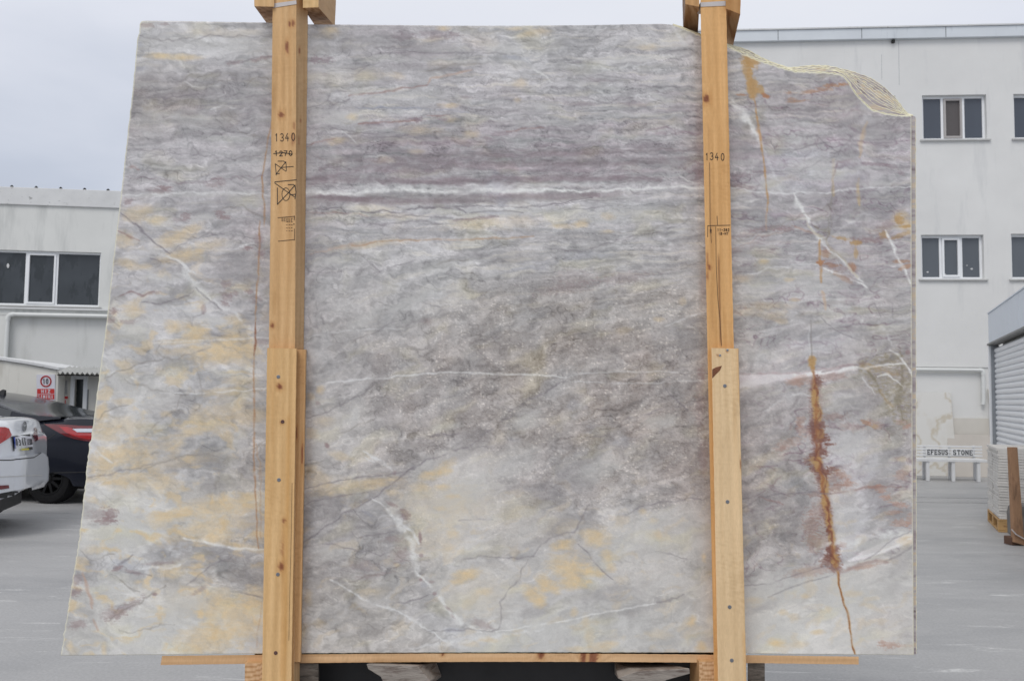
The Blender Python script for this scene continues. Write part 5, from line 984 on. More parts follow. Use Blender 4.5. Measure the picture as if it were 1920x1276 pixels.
wd = MB(); wd.poly_ext(SQ([(687, 1243.5), (782, 1247), (806, 1275), (806, 1284), (722, 1286), (714, 1268), (690, 1253)], .045), SQ([(706, 1240.5), (820, 1240.5), (828, 1262), (828, 1268), (740, 1268), (734, 1256), (712, 1249)], -.13))
o = wd.build('wooden_wedge', M_wedge, bevel=.002); tag(o, 'grey cut timber wedge jutting out under the plank, nearer the left post', 'wedge', 'grey wedges under the plank')
wd = MB(); wd.poly_ext(SQ([(1195, 1257), (1293, 1252), (1294, 1262), (1250, 1274), (1236, 1286), (1190, 1288), (1158, 1270)], .045), SQ([(1152, 1240.5), (1236, 1240.5), (1240, 1250), (1210, 1262), (1200, 1272), (1165, 1272), (1152, 1262)], -.13))
o = wd.build('wooden_wedge', M_wedge, bevel=.002); tag(o, 'grey pointed timber wedge jutting out under the plank, nearer the right post', 'wedge', 'grey wedges under the plank')
M_undershade = mat('black_undershade', (.012, .012, .013), .6, vary=.3, scale=12)  # near-black that stands in for the shade under the bundle
rack = empty('added_shade_rack', (SL.hit(950, 1226).x, 3.35, 0)); tag(rack, 'added black rack standing in for the deep shade under the slab bundle', 'rack'); bpy.context.view_layer.update()
rk = SL.hit(600, 1250).x; rk1 = SL.hit(1400, 1250).x; zt = SL.hit(950, 1243).z
b = MB(); b.bx(rk - .1, rk1 + .02, 3.12, 3.24, .06, zt - .006); b.build('front_shade_panel', M_undershade, rack, bevel=.004)  # added panel, keeps the lit ground behind from showing
b = MB(); b.bx(rk - .1, rk1 + .02, 3.9, 4.0, .06, zt - .006); b.build('rear_shade_panel', M_undershade, rack, bevel=.004)
for xx in (rk - .06, rk1 - .1):
    b = MB(); b.bx(xx, xx + .08, 3.26, 3.88, zt - .2, zt - .012); b.build('cross_beam', M_undershade, rack, bevel=.004)
    for yy in (3.3, 3.78):
        b = MB(); b.bx(xx + .004, xx + .076, yy, yy + .08, 0.002, zt - .21); b.build('leg', M_undershade, rack)
# ================================================================ buildings round the yard
def cells(pl, mb, s0, s1, z0, z1, opens, d0, d1, mi=0):
    """wall sheet of real thickness with openings (s0, s1, z0, z1)"""
    xs = sorted({s0, s1, *[o[0] for o in opens], *[o[1] for o in opens]}); zs = sorted({z0, z1, *[o[2] for o in opens], *[o[3] for o in opens]})
    xs = [x for x in xs if s0 <= x <= s1]; zs = [z for z in zs if z0 <= z <= z1]
    hole = lambda x, z: any(o[0] < x < o[1] and o[2] < z < o[3] for o in opens)
    nx, nz_ = len(xs), len(zs); b = len(mb.v)
    for d in (d1, d0):
        for z in zs:
            for x in xs: mb.v.append(pl.P(x, z, d))
    I = lambda i, j, k: b + k * nx * nz_ + j * nx + i
    solid = [[not hole((xs[i] + xs[i + 1]) / 2, (zs[j] + zs[j + 1]) / 2) for i in range(nx - 1)] for j in range(nz_ - 1)]
    for j in range(nz_ - 1):
        for i in range(nx - 1):
            if not solid[j][i]: continue
            F = []
            F.append((I(i, j, 0), I(i + 1, j, 0), I(i + 1, j + 1, 0), I(i, j + 1, 0))); F.append((I(i, j + 1, 1), I(i + 1, j + 1, 1), I(i + 1, j, 1), I(i, j, 1)))
            if i == 0 or not solid[j][i - 1]: F.append((I(i, j, 1), I(i, j, 0), I(i, j + 1, 0), I(i, j + 1, 1)))
            if i == nx - 2 or not solid[j][i + 1]: F.append((I(i + 1, j, 0), I(i + 1, j, 1), I(i + 1, j + 1, 1), I(i + 1, j + 1, 0)))
            if j == 0 or not solid[j - 1][i]: F.append((I(i, j, 0), I(i, j, 1), I(i + 1, j, 1), I(i + 1, j, 0)))
            if j == nz_ - 2 or not solid[j + 1][i]: F.append((I(i, j + 1, 1), I(i, j + 1, 0), I(i + 1, j + 1, 0), I(i + 1, j + 1, 1)))
            mb.f += F; mb.mi += [mi] * len(F)

def wall_mat(name, col, dirt, amt=(.56, .8)):
    """painted render with rain streaks and patchy weathering"""
    return mat(name, col, .85, spec=.25, vary=.045, scale=.9, bump=.12, bscale=40, col2=dirt, stain_or_refl=(1.6, (1.6, 1.6, .28), amt))
M_white = wall_mat('white_render', srgb(220, 220, 218), srgb(200, 201, 201))
M_lwhite = wall_mat('aged_white_render', srgb(216, 217, 214), srgb(182, 184, 182), (.5, .78))
M_lgrey = wall_mat('recess_render', srgb(206, 207, 205), srgb(186, 187, 184))
M_fascia = mat('fascia_sheet', srgb(212, 217, 221), .35, metal=.2, vary=.05, scale=1.5, col2=srgb(172, 178, 185), stain_or_refl=(3, (3, 3, .4), (.6, .8)))
M_coping = mat('coping', srgb(212, 213, 213), .7, vary=.08, scale=2, col2=srgb(120, 120, 118), stain_or_refl=(5, (1.5, 1.5, 3), (.62, .74)))
M_frame = mat('white_pvc', srgb(234, 236, 238), .35, vary=.02, scale=3)
M_sill = mat('marble_sill', srgb(190, 190, 188), .5, vary=.08, scale=6)
M_pipe = mat('white_pipe', srgb(216, 218, 216), .35, vary=.03, scale=4)
M_dark = mat('dark_gap', (.02, .02, .021), .9, vary=.3, scale=9)
def glass(name, col, rough=.06, vary=.12):
    return mat(name, col, rough, spec=.5, vary=vary, scale=1.2, stretch=(1, 1, .35), detail=2)
M_pane = glass('window_glass', srgb(76, 82, 92)); M_pane2 = glass('window_glass_dim', srgb(94, 99, 105)); M_screen = mat('insect_screen', srgb(92, 88, 88), .8, vary=.1, scale=60); M_paneL = mat('glass_painted_reflections', srgb(66, 70, 74), .06, vary=.15, scale=1.2, detail=2, col2=srgb(56, 60, 63), stain_or_refl=(1.4, (2.2, 2.2, .8), (.5, .55)))  # left panes: the second colour paints dark reflected shapes
M_line = mat('seam', srgb(118, 122, 126), .8, vary=.1, scale=20)

def window(par, pl, s0, s1, z0, z1, panes, sash=None, glassm=None, sill=True, fw_=.05, rec=.09, label=None, screen=None):
    """window set back in its opening: frame mesh with one pane object per light"""
    fr = MB(); d0, d1 = -rec - .05, -rec
    opens = []
    edges = [s0 + fw_] + [e for e in panes] + [s1 - fw_]
    for i in range(len(edges) - 1):
        a = edges[i] + (fw_ / 2 if i else 0); c = edges[i + 1] - (fw_ / 2 if i < len(edges) - 2 else 0); opens.append((a, c, z0 + fw_, z1 - fw_))
    cells(pl, fr, s0 + .002, s1 - .002, z0 + .002, z1 - .002, opens, d0, d1)
    w = fr.build('window', M_frame, par)
    if label: w['label'] = label
    for i, (a, c, e, g) in enumerate(opens):
        if sash == i:
            sb = MB(); sh = .045; cells(pl, sb, a + .003, c - .003, e + .003, g - .003, [(a + sh, c - sh, e + sh, g - sh)], d0 + .01, d1 + .022); sb.build('sash', M_frame if screen is None else mat('grey_sash', srgb(170, 166, 164), .5, vary=.05, scale=8), w)
            a, c, e, g = a + sh, c - sh, e + sh, g - sh
        pb = MB(); pb.box(pl, a + .001, c - .001, e + .001, g - .001, d0 + .012, d0 + .03); pb.build('pane', (screen if (sash == i and screen) else (glassm or M_pane)), w)
    if sill:
        sb = MB(); sb.box(pl, s0 - .06, s1 + .06, z0 - .035, z0 - .002, -rec + .01, .05); sb.build('sill', M_sill, w, bevel=.004)
    return w

# ---------------------------------------------------------------- white factory block on the right
_a = ray(1920, 900); _b = ray(1380, 900)
pa = EYEP + _a * (17.7 / _a.y); pb_ = EYEP + _b * (18.15 / _b.y); pa.z = 0; pb_.z = 0
RW = Plane(pb_, (pa - pb_), (0, 0, 1))
fac = empty('factory_building', pb_); tag(fac, 'tall white rendered factory block behind the right edge of the slab, with rows of windows', 'building'); bpy.context.view_layer.update()
def opx(pl, u0, v0, u1, v1):
    um, vm = (u0 + u1) / 2, (v0 + v1) / 2
    return pl.sz(u0, vm)[0], pl.sz(u1, vm)[0], pl.sz(um, v1)[1], pl.sz(um, v0)[1]
sL, sR = RW.sz(980, 500)[0], RW.sz(2700, 500)[0]
zroof0 = RW.sz(1400, 64)[1]; zroof1 = RW.sz(1900, 48)[1]; zr = (zroof0 + zroof1) / 2; zf = (RW.sz(1400, 83)[1] + RW.sz(1900, 69)[1]) / 2
W1 = opx(RW, 1729.5, 178, 1850, 261.5); W3 = opx(RW, 1727.5, 440, 1845, 523)
W2 = opx(RW, 1901, 175.5, 2022, 259.5); W4 = opx(RW, 1896.5, 438, 2016, 523)
pitch_ = W2[0] - W1[0]
wins = [W1, W2, W3, W4]
for k in range(2, 5):
    wins.append((W1[0] + pitch_ * k, W1[1] + pitch_ * k, W1[2], W1[3])); wins.append((W3[0] + pitch_ * k, W3[1] + pitch_ * k, W3[2], W3[3]))
for k in (1, 2, 3):
    wins.append((W1[0] - pitch_ * k, W1[1] - pitch_ * k, W1[2], W1[3])); wins.append((W3[0] - pitch_ * k, W3[1] - pitch_ * k, W3[2], W3[3]))
zled = RW.sz(1780, 688)[1]
m_ = MB(); cells(RW, m_, sL, sR, zled, zf, wins, -.30, 0); m_.build('wall', M_white, fac)
m_ = MB(); m_.box(RW, sL, sR, 0.0, zled - .002, -.30, -.022); w_ = m_.build('base_wall', M_white, fac); w_['label'] = 'plain lower wall set slightly back under a ledge'
m_ = MB(); m_.box(RW, sL + .3, sR - .3, .1, zf - .1, -.62, -.5); m_.build('dark_interior', M_dark, fac)
m_ = MB(); m_.box(RW, sL - .05, sR + .05, zf + .002, zr, -.35, .09); fa = m_.build('roof_fascia', M_fascia, fac, bevel=.006)
m_ = MB(); m_.box(RW, sL - .07, sR + .07, zr + .002, zr + .03, -.37, .12); m_.build('fascia_cap', M_coping, fac)
for u in (1457, 1613, 1770, 1925): s = RW.sz(u, 60)[0]; m_ = MB(); m_.box(RW, s - .006, s + .006, zf + .01, zr - .004, .0905, .094); m_.build('fascia_joint', M_line, fac)
m_ = MB(); s = RW.sz(1674, 90)[0]; m_.box(RW, s - .03, s + .03, zf - .07, zf - .01, .0, .05); m_.tube([RW.P(s, zf - .03, .05), RW.P(s - .03, zf - .08, .07)], .018, 8); m_.build('floodlight', M_dark, fac)
m_ = MB(); s = RW.sz(1686, 150)[0]; m_.box(RW, s - .004, s + .004, RW.sz(1686, 160)[1], zf - .02, .0005, .003); s = RW.sz(1653, 120)[0]; m_.box(RW, s - .003, s + .003, RW.sz(1653, 150)[1], zf - .3, .0005, .003); m_.build('wall_joint', mat('faint_wall_joint', srgb(176, 178, 180), .8, vary=.1, scale=20), fac)
for i, w in enumerate(wins):
    wd_ = w[1] - w[0]
    scr = M_screen if i == 0 else None
    window(fac, RW, *w, [w[0] + wd_ * (.335 if i % 2 == 0 or True else .3), w[0] + wd_ * .665], sash=1, glassm=(M_pane if w[2] > W1[2] - .1 else M_pane2), screen=scr, label=('window with a brown insect screen in its middle light' if i == 0 else None))
# stickers left on the lower panes
M_stick = mat('paper_scrap', srgb(205, 206, 206), .8, vary=.05, scale=50)
for u, v, r in ((1739.5, 510, 2.2), (1771, 514.5, 3), (1822, 504, 2.6), (1813, 497.5, 1.5)):
    ring_ = [(u + r * math.cos(a) * (1.2 if i % 2 else .8), v + r * .7 * math.sin(a)) for i, a in enumerate([0, 1.2, 2.3, 3.3, 4.5, 5.4])]
    m_ = MB(); m_.poly_ext([RW.hit(p, q, -.104) for p, q in ring_], [RW.hit(p, q, -.108) for p, q in ring_]); m_.build('paper_scrap', M_stick, fac)
# white waste pipe under the ledge
zp = RW.sz(1780, 693)[1]; pA = RW.P(sL + .4, zp, .05)
b = MB(); s1 = RW.sz(1836, 695)[0]
pts = [RW.P(sL + 1, zp, .05)] + [RW.P(s1, zp, .05)]; b.tube(pts, .036, 12); o = b.build('waste_pipe', M_pipe, fac, smooth=True)
s2 = RW.sz(1841.5, 720)[0]
b = MB(); b.tube([RW.P(s1 - .02, zp, .05), RW.P(s1 + .03, zp - .005, .05), RW.P(s2, zp - .05, .05), RW.P(s2, zp - .1, .05)], .043, 12); b.build('pipe_elbow', M_pipe, fac, smooth=True)
b = MB(); b.tube([RW.P(s2, zp - .08, .05), RW.P(s2, RW.sz(1841, 746)[1], .05), RW.P(s2 - .01, RW.sz(1841, 758)[1], .05)], .036, 12); b.build('downpipe', M_pipe, fac, smooth=True)

# slabs leaning on the base of that wall
def lean_mat(name, c1, c2, c3):
    m = bpy.data.materials.new(name); m.use_nodes = True; t = m.node_tree; b = t.nodes['Principled BSDF']; b.inputs['Roughness'].default_value = .35
    tc = N(t, 'ShaderNodeTexCoord'); mp = N(t, 'ShaderNodeMapping'); mp.inputs['Rotation'].default_value = (0, .6, 0); t.links.new(tc.outputs['Object'], mp.inputs[0])
    w = N(t, 'ShaderNodeTexNoise'); w.inputs['Scale'].default_value = 1.05; w.inputs['Detail'].default_value = 6; w.inputs['Distortion'].default_value = .25; t.links.new(mp.outputs[0], w.inputs[0])
    r = N(t, 'ShaderNodeValToRGB'); e = r.color_ramp.elements; e[0].position = .3; e[0].color = (*srgb(*c1), 1); e[1].position = .7; e[1].color = (*srgb(*c1), 1)
    for p, c in ((.46, c1), (.485, c2), (.5, c3), (.53, c1), (.6, c2)): x = e.new(p); x.color = (*srgb(*c), 1)
    t.links.new(w.outputs[0], r.inputs[0]); t.links.new(r.outputs[0], b.inputs['Base Color']); return m
M_lean = lean_mat('veined_cream_marble', (212, 211, 207), (206, 203, 196), (192, 184, 168)); M_beige = mat('beige_limestone', srgb(200, 196, 188), .5, vary=.05, scale=2); M_beige2 = mat('warm_limestone', srgb(190, 184, 176), .5, vary=.05, scale=2)
def leaning(u0, v0, u1, vb, off0, lean, m, label, th=.03):
    s0 = RW.sz(u0, (v0 + vb) / 2)[0]; s1 = RW.sz(u1, (v0 + vb) / 2)[0]; z1 = RW.sz(u0, v0, off0)[1]
    f = [RW.P(s0, .002, off0 + lean), RW.P(s1, .002, off0 + lean), RW.P(s1, z1, off0), RW.P(s0, z1, off0)]
    b = MB(); b.poly_ext([p + RW.n * th for p in f], f); o = b.build('leaning_slab', m, bevel=.003); tag(o, label, 'marble slab', 'slabs leaning on the factory wall'); return o
leaning(1640, 734, 1783, 893, .0, .25, M_lean, 'tall cream marble slab with brown veins leaning on the factory wall behind the bench')
leaning(1786, 783, 1854, 893, -.01, .12, M_beige, 'shorter beige slab leaning on the factory wall right of the tall veined slab')
leaning(1770, 814, 1853, 893, .12, .2, M_beige2, 'low brownish beige slab leaning in front of the shorter beige one')
leaning(1852.5, 729, 1860, 893, .02, .25, M_beige, 'narrow strip of pale slab standing beside the roller shutter')

# ---------------------------------------------------------------- white bench with lettering
BY = 16.4
_c = ray(1780, 893); bp_ = EYEP + _c * (BY / _c.y); bp_.z = 0
BN = Plane(bp_, RW.ax, (0, 0, 1))
bench = empty('garden_bench', bp_); tag(bench, 'white painted bench with dark lettering on its slatted backrest, by the factory wall', 'bench'); bpy.context.view_layer.update()
M_bench = mat('white_bench_paint', srgb(214, 215, 216), .45, vary=.05, scale=8)
bs = lambda u, v=860, off=0: BN.sz(u, v, off)[0]
bz_ = lambda v, off=0: BN.sz(1790, v, off)[1]
def bpart(name, a0, a1, z0, z1, d0, d1, m=None): b = MB(); b.box(BN, a0, a1, z0, z1, d0, d1); return b.build(name, m or M_bench, bench, bevel=.004)
bb = -.42
sl, sr_ = BN.sz(1709, 845, bb)[0], BN.sz(1842, 845, bb)[0]
for v in (836.4, 841.8, 847.6, 853.4): z = BN.sz(1780, v, bb)[1]; bpart('back_rail', sl, sr_, z - .017, z + .017, bb - .02, bb)
for u in (1715, 1734.5, 1781, 1827): s = BN.sz(u, 845, bb)[0]; bpart('back_stile', s - .022, s + .022, BN.sz(u, 866, bb)[1], BN.sz(u, 834.5, bb)[1], bb - .045, bb - .021)
za, zb_ = BN.sz(1780, 853.6, bb)[1], BN.sz(1780, 840.6, bb)[1]
bpart('name_board', BN.sz(1737, 845, bb)[0], BN.sz(1778.5, 845, bb)[0], za, zb_, bb + .001, bb + .018); bpart('name_board', BN.sz(1783.5, 845, bb)[0], BN.sz(1824.5, 845, bb)[0], za, zb_, bb + .001, bb + .018)
M_let = mat('dark_lettering', srgb(70, 72, 76), .7, vary=.1, scale=30)
for txt, u0 in (('EFESUS', 1737), ('STONE', 1785)):
    b = MB(); x0 = BN.sz(u0, 847, bb)[0]; n = len(txt); span = BN.sz(u0 + (40 if txt == 'EFESUS' else 38.5), 847, bb)[0] - x0; cw = span / n
    write(b, txt, x0 + .012, za + .022, (zb_ - za) - .05, cw * .76, cw * .24, .017, lambda x, y, l: BN.P(x, y, bb + .0185 + l), serif=True, th=.003); b.build('lettering', M_let, bench)
seat = bpart('seat_board', BN.sz(1709, 862, .0)[0], BN.sz(1851.5, 862, .0)[0], BN.sz(1790, 865.5, 0)[1], BN.sz(1790, 860.3, 0)[1], bb + .03, .0)
zs = BN.sz(1790, 865.5, 0)[1] - .002
for u in (1741, 1789, 1836.5): s = bs(u, 880); bpart('leg', s - .028, s + .028, .002, zs, -.07, -.02)
M_shleg = M_bench
for u in (1733, 1782, 1829): s = BN.sz(u, 878, bb)[0]; bpart('leg', s - .028, s + .028, .002, zs, bb - .045, bb + .01)

# ---------------------------------------------------------------- blue grey unit with a roller shutter, far right
_c = ray(1863, 838); c0 = EYEP + _c * (13.6 / _c.y); c0.z = 0
_c2 = ray(1920, 700); c1 = EYEP + _c2 * (10.85 / _c2.y); c1.z = 0
SH = Plane(c0, (c1 - c0), (0, 0, 1))
if SH.n.dot(EYEP - c0) < 0: SH.n = -SH.n
unit = empty('shutter_unit', c0); tag(unit, 'blue grey clad unit with a closed roller shutter at the far right edge', 'building'); bpy.context.view_layer.update()
M_clad = mat('blue_grey_cladding', srgb(208, 215, 224), .4, metal=.1, vary=.03, scale=2); M_slat = mat('shutter_slat', srgb(228, 230, 233), .4, metal=.15, vary=.035, scale=3)
ztop = SH.sz(1860, 643)[1]; zcl = SH.sz(1855, 590)[1]
def sbox(name, a0, a1, z0, z1, d0, d1, m, lab=None):
    b = MB(); b.box(SH, a0, a1, z0, z1, d0, d1); o = b.build(name, m, unit, bevel=.003)
    if lab: o['label'] = lab
    return o
Ls = 7.5
xs_ = [-.04, SH.sz(1895, 590)[0], 2.9, 4.6, 6.2, Ls]
for i in range(5): sbox('cladding_panel', xs_[i] + .006, xs_[i + 1] - .006, ztop + .0, zcl, -.12, .03, M_clad)
sbox('cladding_backing', -.02, Ls - .03, ztop + .02, zcl - .02, -.14, .015, M_dark)
sbox('drip_edge', -.06, Ls, ztop - .03, ztop - .002, -.1, .055, mat('grey_trim', srgb(130, 130, 128), .6, vary=.1, scale=10))
sbox('frame_post', -.06, .03, .002, ztop - .034, -.1, .04, M_frame); sbox('guide_rail', .034, .075, .002, ztop - .034, -.1, .015, mat('alu_rail', srgb(150, 154, 158), .4, metal=.4, vary=.05, scale=9))
nsl = int((ztop - .06) / .079)
sm = None
for i in range(nsl):
    z = .01 + i * .079; prof = [(0, 0), (.010, .006), (.020, .022), (.022, .040), (.016, .060), (.004, .072), (-.004, .0775)]
    if sm is None:
        b = MB(); A = [SH.P(.08, z + q, -.05 + d) for d, q in prof] + [SH.P(.08, z + .0775, -.075), SH.P(.08, z, -.075)]; B2 = [p + SH.ax * 7.2 for p in A]; b.poly_ext(A, B2); o = b.build('slat', M_slat, unit); sm = o
    else:
        o = sm.copy(); COL.objects.link(o); o.parent = unit; o.matrix_parent_inverse = unit.matrix_world.inverted(); o.location = (0, 0, i * .079)
m_ = MB(); m_.box(SH, -.03, 7.4, .002, zcl - .03, -4.6, -.16); m_.build('side_wall', M_white, unit)
m_ = MB(); m_.box(SH, -.05, 7.45, zcl + .002, zcl + .02, -4.7, .04); m_.build('roof', M_clad, unit)

# ---------------------------------------------------------------- pallet of stacked white tiles
_c = ray(1872, 997); p1 = EYEP + _c * ((EYE) / (-_c.z)); p1.z = 0
_c = ray(1857, 981); p2 = EYEP + _c * ((EYE) / (-_c.z)); p2.z = 0
ay = (p2 - p1).normalized(); axp = Vector((ay.y, -ay.x, 0))
if axp.x < 0: axp = -axp
PL = Plane(p1, axp, (0, 0, 1))
if PL.n.dot(EYEP - p1) < 0: PL.n = -PL.n
dep = 1.05; wid = 1.1
pal = empty('pallet', p1); tag(pal, 'pale wooden pallet under the tall stack of white stone tiles', 'pallet'); bpy.context.view_layer.update()
M_pal = mat('pallet_wood', srgb(182, 146, 98), .8, vary=.25, scale=6, stretch=(1, 1, 5), col2=srgb(110, 76, 48), stain_or_refl=(6, (1, 1, 3), (.58, .7)))
def pbox(par, name, a0, a1, z0, z1, d0, d1, m, bev=.002): b = MB(); b.box(PL, a0, a1, z0, z1, d0, d1); return b.build(name, m, par, bevel=bev)
for i in range(3): pbox(pal, 'bottom_board', 0 + i * .5, .1 + i * .5, .002, .022, -dep, 0, M_pal)
for i in range(3):
    for j in range(3): pbox(pal, 'block', .0 + i * .5, .1 + i * .5, .024, .102, -dep + j * .475, -dep + j * .475 + .1, M_pal)
for j in range(3): pbox(pal, 'stringer_board', 0, wid, .104, .124, -dep + j * .475, -dep + j * .475 + .1, M_pal)
for i in range(6): pbox(pal, 'deck_board', i * .2, i * .2 + .1, .126, .146, -dep, 0, M_pal)
stack = empty('tile_stack', PL.P(0, .148, 0)); tag(stack, 'tall stack of thin white stone tiles standing on the pale pallet', 'stone stack'); bpy.context.view_layer.update()
M_tile = mat('tumbled_white_stone', srgb(206, 203, 198), .75, vary=.08, scale=7, bump=.3, bscale=60)
rnd = random.Random(11); zt_ = .148; ztop_ = PL.sz(1886, 840, 0)[1]; k = 0
nlay = 26; th = (ztop_ - .148) / nlay
for i in range(nlay):
    j1, j2 = rnd.uniform(-.009, .009), rnd.uniform(-.009, .009)
    for (x0, x1) in ((.0, .36), (.365, .73), (.735, 1.09)):
        for (d0, d1) in ((-.52, -.0), (-1.04, -.525)):
            if x0 > .3 and d1 < -.1 and i < nlay - 1: continue
            e = rnd.uniform(-.005, .005); b = MB(); b.box(PL, x0 + .012 + j1 + e, x1 - .003 + e, zt_ + .0008, zt_ + th - rnd.uniform(.001, .004), d0 + .01 + j2, d1 - .012 + j2 + e); b.build('tile', M_tile, stack)
    zt_ += th
# ---------------------------------------------------------------- A-frame foot at the right edge with dark slab
_c = ray(1897, 1022); q1 = EYEP + _c * ((EYE) / (-_c.z)); q1.z = 0
QF = Plane(q1, (1, .12, 0), (0, 0, 1))
if QF.n.dot(EYEP - q1) < 0: QF.n = -QF.n
fr = empty('slab_trestle', q1); tag(fr, 'dark brown timber trestle with a leaning brown post at the right edge', 'trestle'); bpy.context.view_layer.update()
M_brown = mat('brown_timber', srgb(150, 116, 88), .75, vary=.2, scale=5, stretch=(4, 4, 1), col2=srgb(92, 66, 50), stain_or_refl=(5, (4, 4, .7), (.55, .75))); M_dbrown = mat('dark_brown_timber', srgb(92, 66, 52), .8, vary=.3, scale=8)
b = MB(); b.box(QF, 0, 1.4, .002, .085, -.12, 0); b.build('base_beam', M_dbrown, fr, bevel=.004)
b = MB(); b.box(QF, .75, 1.9, .002, .08, -1.1, -.98); b.build('base_beam', M_dbrown, fr, bevel=.004)
f_ = [QF.hit(u, v, .03) for u, v in ((1894, 838), (1908, 838), (1921, 1022), (1902, 1016))]; b = MB(); b.poly_ext(f_, [p - QF.n * .05 for p in f_]); b.build('leaning_post', M_brown, fr, bevel=.003)
b = MB(); b.tube([QF.hit(1897, 992, .045), QF.hit(1905, 1001, .045), QF.hit(1921, 1010, .045)], .006, 6); b.build('strap', M_tape, fr)
M_dst = mat('dark_rough_stone', srgb(112, 108, 104), .85, vary=.25, scale=10, bump=.6)
f_ = [QF.hit(u, v, -.03) for u, v in ((1899, 1007), (1897, 965), (1900, 954), (1908, 948), (1990, 946), (1990, 1007))]; b = MB(); b.poly_ext(f_, [p - QF.n * .30 + QF.ax * .16 for p in f_]); o = b.build('stone_offcut', M_dst, bevel=.01); tag(o, 'dark rough stone offcut resting on the brown trestle at the right edge', 'stone')

# ---------------------------------------------------------------- low office building on the left
_a = ray(0, 700); _b = ray(225, 700); pa = EYEP + _a * (19.9 / _a.y); pb2 = EYEP + _b * (20.2 / _b.y); pa.z = 0; pb2.z = 0
LW = Plane(pa, pb2 - pa, (0, 0, 1))
off_b = empty('office_building', pa); tag(off_b, 'low white office building with a ribbon window behind the parked cars on the left', 'building'); bpy.context.view_layer.update()
l0, l1 = LW.sz(-700, 500)[0], LW.sz(1150, 500)[0]
zpt = (LW.sz(20, 351)[1] + LW.sz(200, 358)[1]) / 2; zpb = (LW.sz(20, 383)[1] + LW.sz(200, 391)[1]) / 2
wo = opx(LW, -190, 468, 187.5, 571); wo2 = (l1 - 4.2, l1 - .9, wo[2], wo[3]); wz = (wo[2], wo[3])
zsl = wo[2] - .03; zrec = LW.sz(100, 592)[1]
ms = MB(); cells(LW, ms, l0, l1, zrec, zpb, [wo, wo2, (wo2[0] - 6.5, wo2[1] - 6.5, wo2[2], wo2[3])], -.25, 0); ms.build('wall', M_lwhite, off_b)
ms = MB(); ms.box(LW, l0, l1, 0, zrec - .002, -.25, -.08); o = ms.build('recessed_wall', M_lgrey, off_b); o['label'] = 'greyer wall set back below the ledge'
ms = MB(); ms.box(LW, LW.sz(-60, 640)[0], LW.sz(14, 640)[0], 0, zrec - .003, -.075, -.01); ms.build('pier', M_lwhite, off_b)
ms = MB(); ms.box(LW, l0, l1, zpb + .002, zpt, -.3, .05); ms.build('parapet', M_coping, off_b, bevel=.01)
ms = MB(); ms.box(LW, l0 + .3, l1 - .3, .1, zpb - .1, -.8, -.7); ms.build('dark_interior', M_dark, off_b)
wid_ = wo[1] - wo[0]; e = lambda u: LW.sz(u, 520)[0]
w_ = window(off_b, LW, *wo, [e(-75), e(46), e(104)], sash=2, glassm=M_paneL, rec=.08, fw_=.045, label='ribbon window with an opening light')
wo3 = (wo2[0] - 6.5, wo2[1] - 6.5, wo[2], wo[3])
window(off_b, LW, *wo3, [wo3[0] + 1.1, wo3[0] + 2.2], sash=1, glassm=M_paneL, rec=.08)
window(off_b, LW, *wo2, [wo2[0] + 1.1, wo2[0] + 2.2], sash=1, glassm=M_paneL, rec=.08)
ms = MB(); c = LW.hit(15, 498, -.09); ms.poly_ext([LW.hit(15 + 2.6 * math.cos(a), 498 + 4.6 * math.sin(a), -.085) for a in np.linspace(0, 5.6, 8)], [LW.hit(15 + 2.6 * math.cos(a), 498 + 4.6 * math.sin(a), -.089) for a in np.linspace(0, 5.6, 8)]); ms.build('paper_scrap', M_stick, off_b)
ms = MB(); ms.box(LW, l0, LW.sz(201, 575)[0] + 3, zsl - .06, zsl - .02, .001, .07); ms.build('ledge', M_coping, off_b)
zpi = LW.sz(110, 591)[1]; sp = LW.sz(15.5, 640)[0]
ms = MB(); ms.tube([LW.P(l1 - 1, zpi, .06), LW.P(sp + .12, zpi, .06)], .045, 10); ms.build('waste_pipe', M_pipe, off_b, smooth=True)
ms = MB(); ms.tube([LW.P(sp + .14, zpi, .06), LW.P(sp + .05, zpi - .01, .06), LW.P(sp, zpi - .06, .06), LW.P(sp - .01, zpi - .14, .06)], .055, 10); ms.build('pipe_elbow', M_pipe, off_b, smooth=True)
ms = MB(); ms.tube([LW.P(sp - .01, zpi - .12, .06), LW.P(sp - .03, .4, .06)], .045, 10); ms.build('downpipe', M_pipe, off_b, smooth=True)
for u in (-26, 21, 67, 113, 158, 202):
    s = LW.sz(u, 352)[0]; ms = MB(); ms.lathe(LW.P(s, zpt - .001, -.03), (0, 0, 1), [(0, .038), (.02, .038), (.04, .03), (.058, .012), (.062, 0)], 10); ms.build('roof_clip', M_dark, off_b, smooth=True)

# ---------------------------------------------------------------- gatehouse cabin
_a = ray(-120, 800); _b = ray(108, 800); pa = EYEP + _a * (13.6 / _a.y); pb3 = EYEP + _b * (13.9 / _b.y); pa.z = 0; pb3.z = 0
KB = Plane(pb3, pb3 - pa, (0, 0, 1))
cab = empty('gatehouse_cabin', pb3); tag(cab, 'small cream cabin with a door and corrugated awning behind the black car', 'cabin'); bpy.context.view_layer.update()
M_cab = wall_mat('cream_panel', srgb(222, 220, 212), srgb(182, 178, 168))
zc = lambda u, v: KB.sz(u, v)[1]
s = lambda u, v=740: KB.sz(u, v)[0]
poly = [(s(-300), 0), (s(108), 0), (s(108), zc(108, 694)), (s(50), zc(50, 683)), (s(0), zc(0, 675.5)), (s(-300), zc(-300, 640))]
b = MB(); b.poly_ext([KB.P(x, z, 0) for x, z in poly], [KB.P(x, z, -2.6) for x, z in poly]); b.build('cabin_body', M_cab, cab, bevel=.01)
rl = [(s(-300), zc(-300, 640)), (s(0), zc(0, 675.5)), (s(50), zc(50, 683)), (s(109), zc(109, 694))]
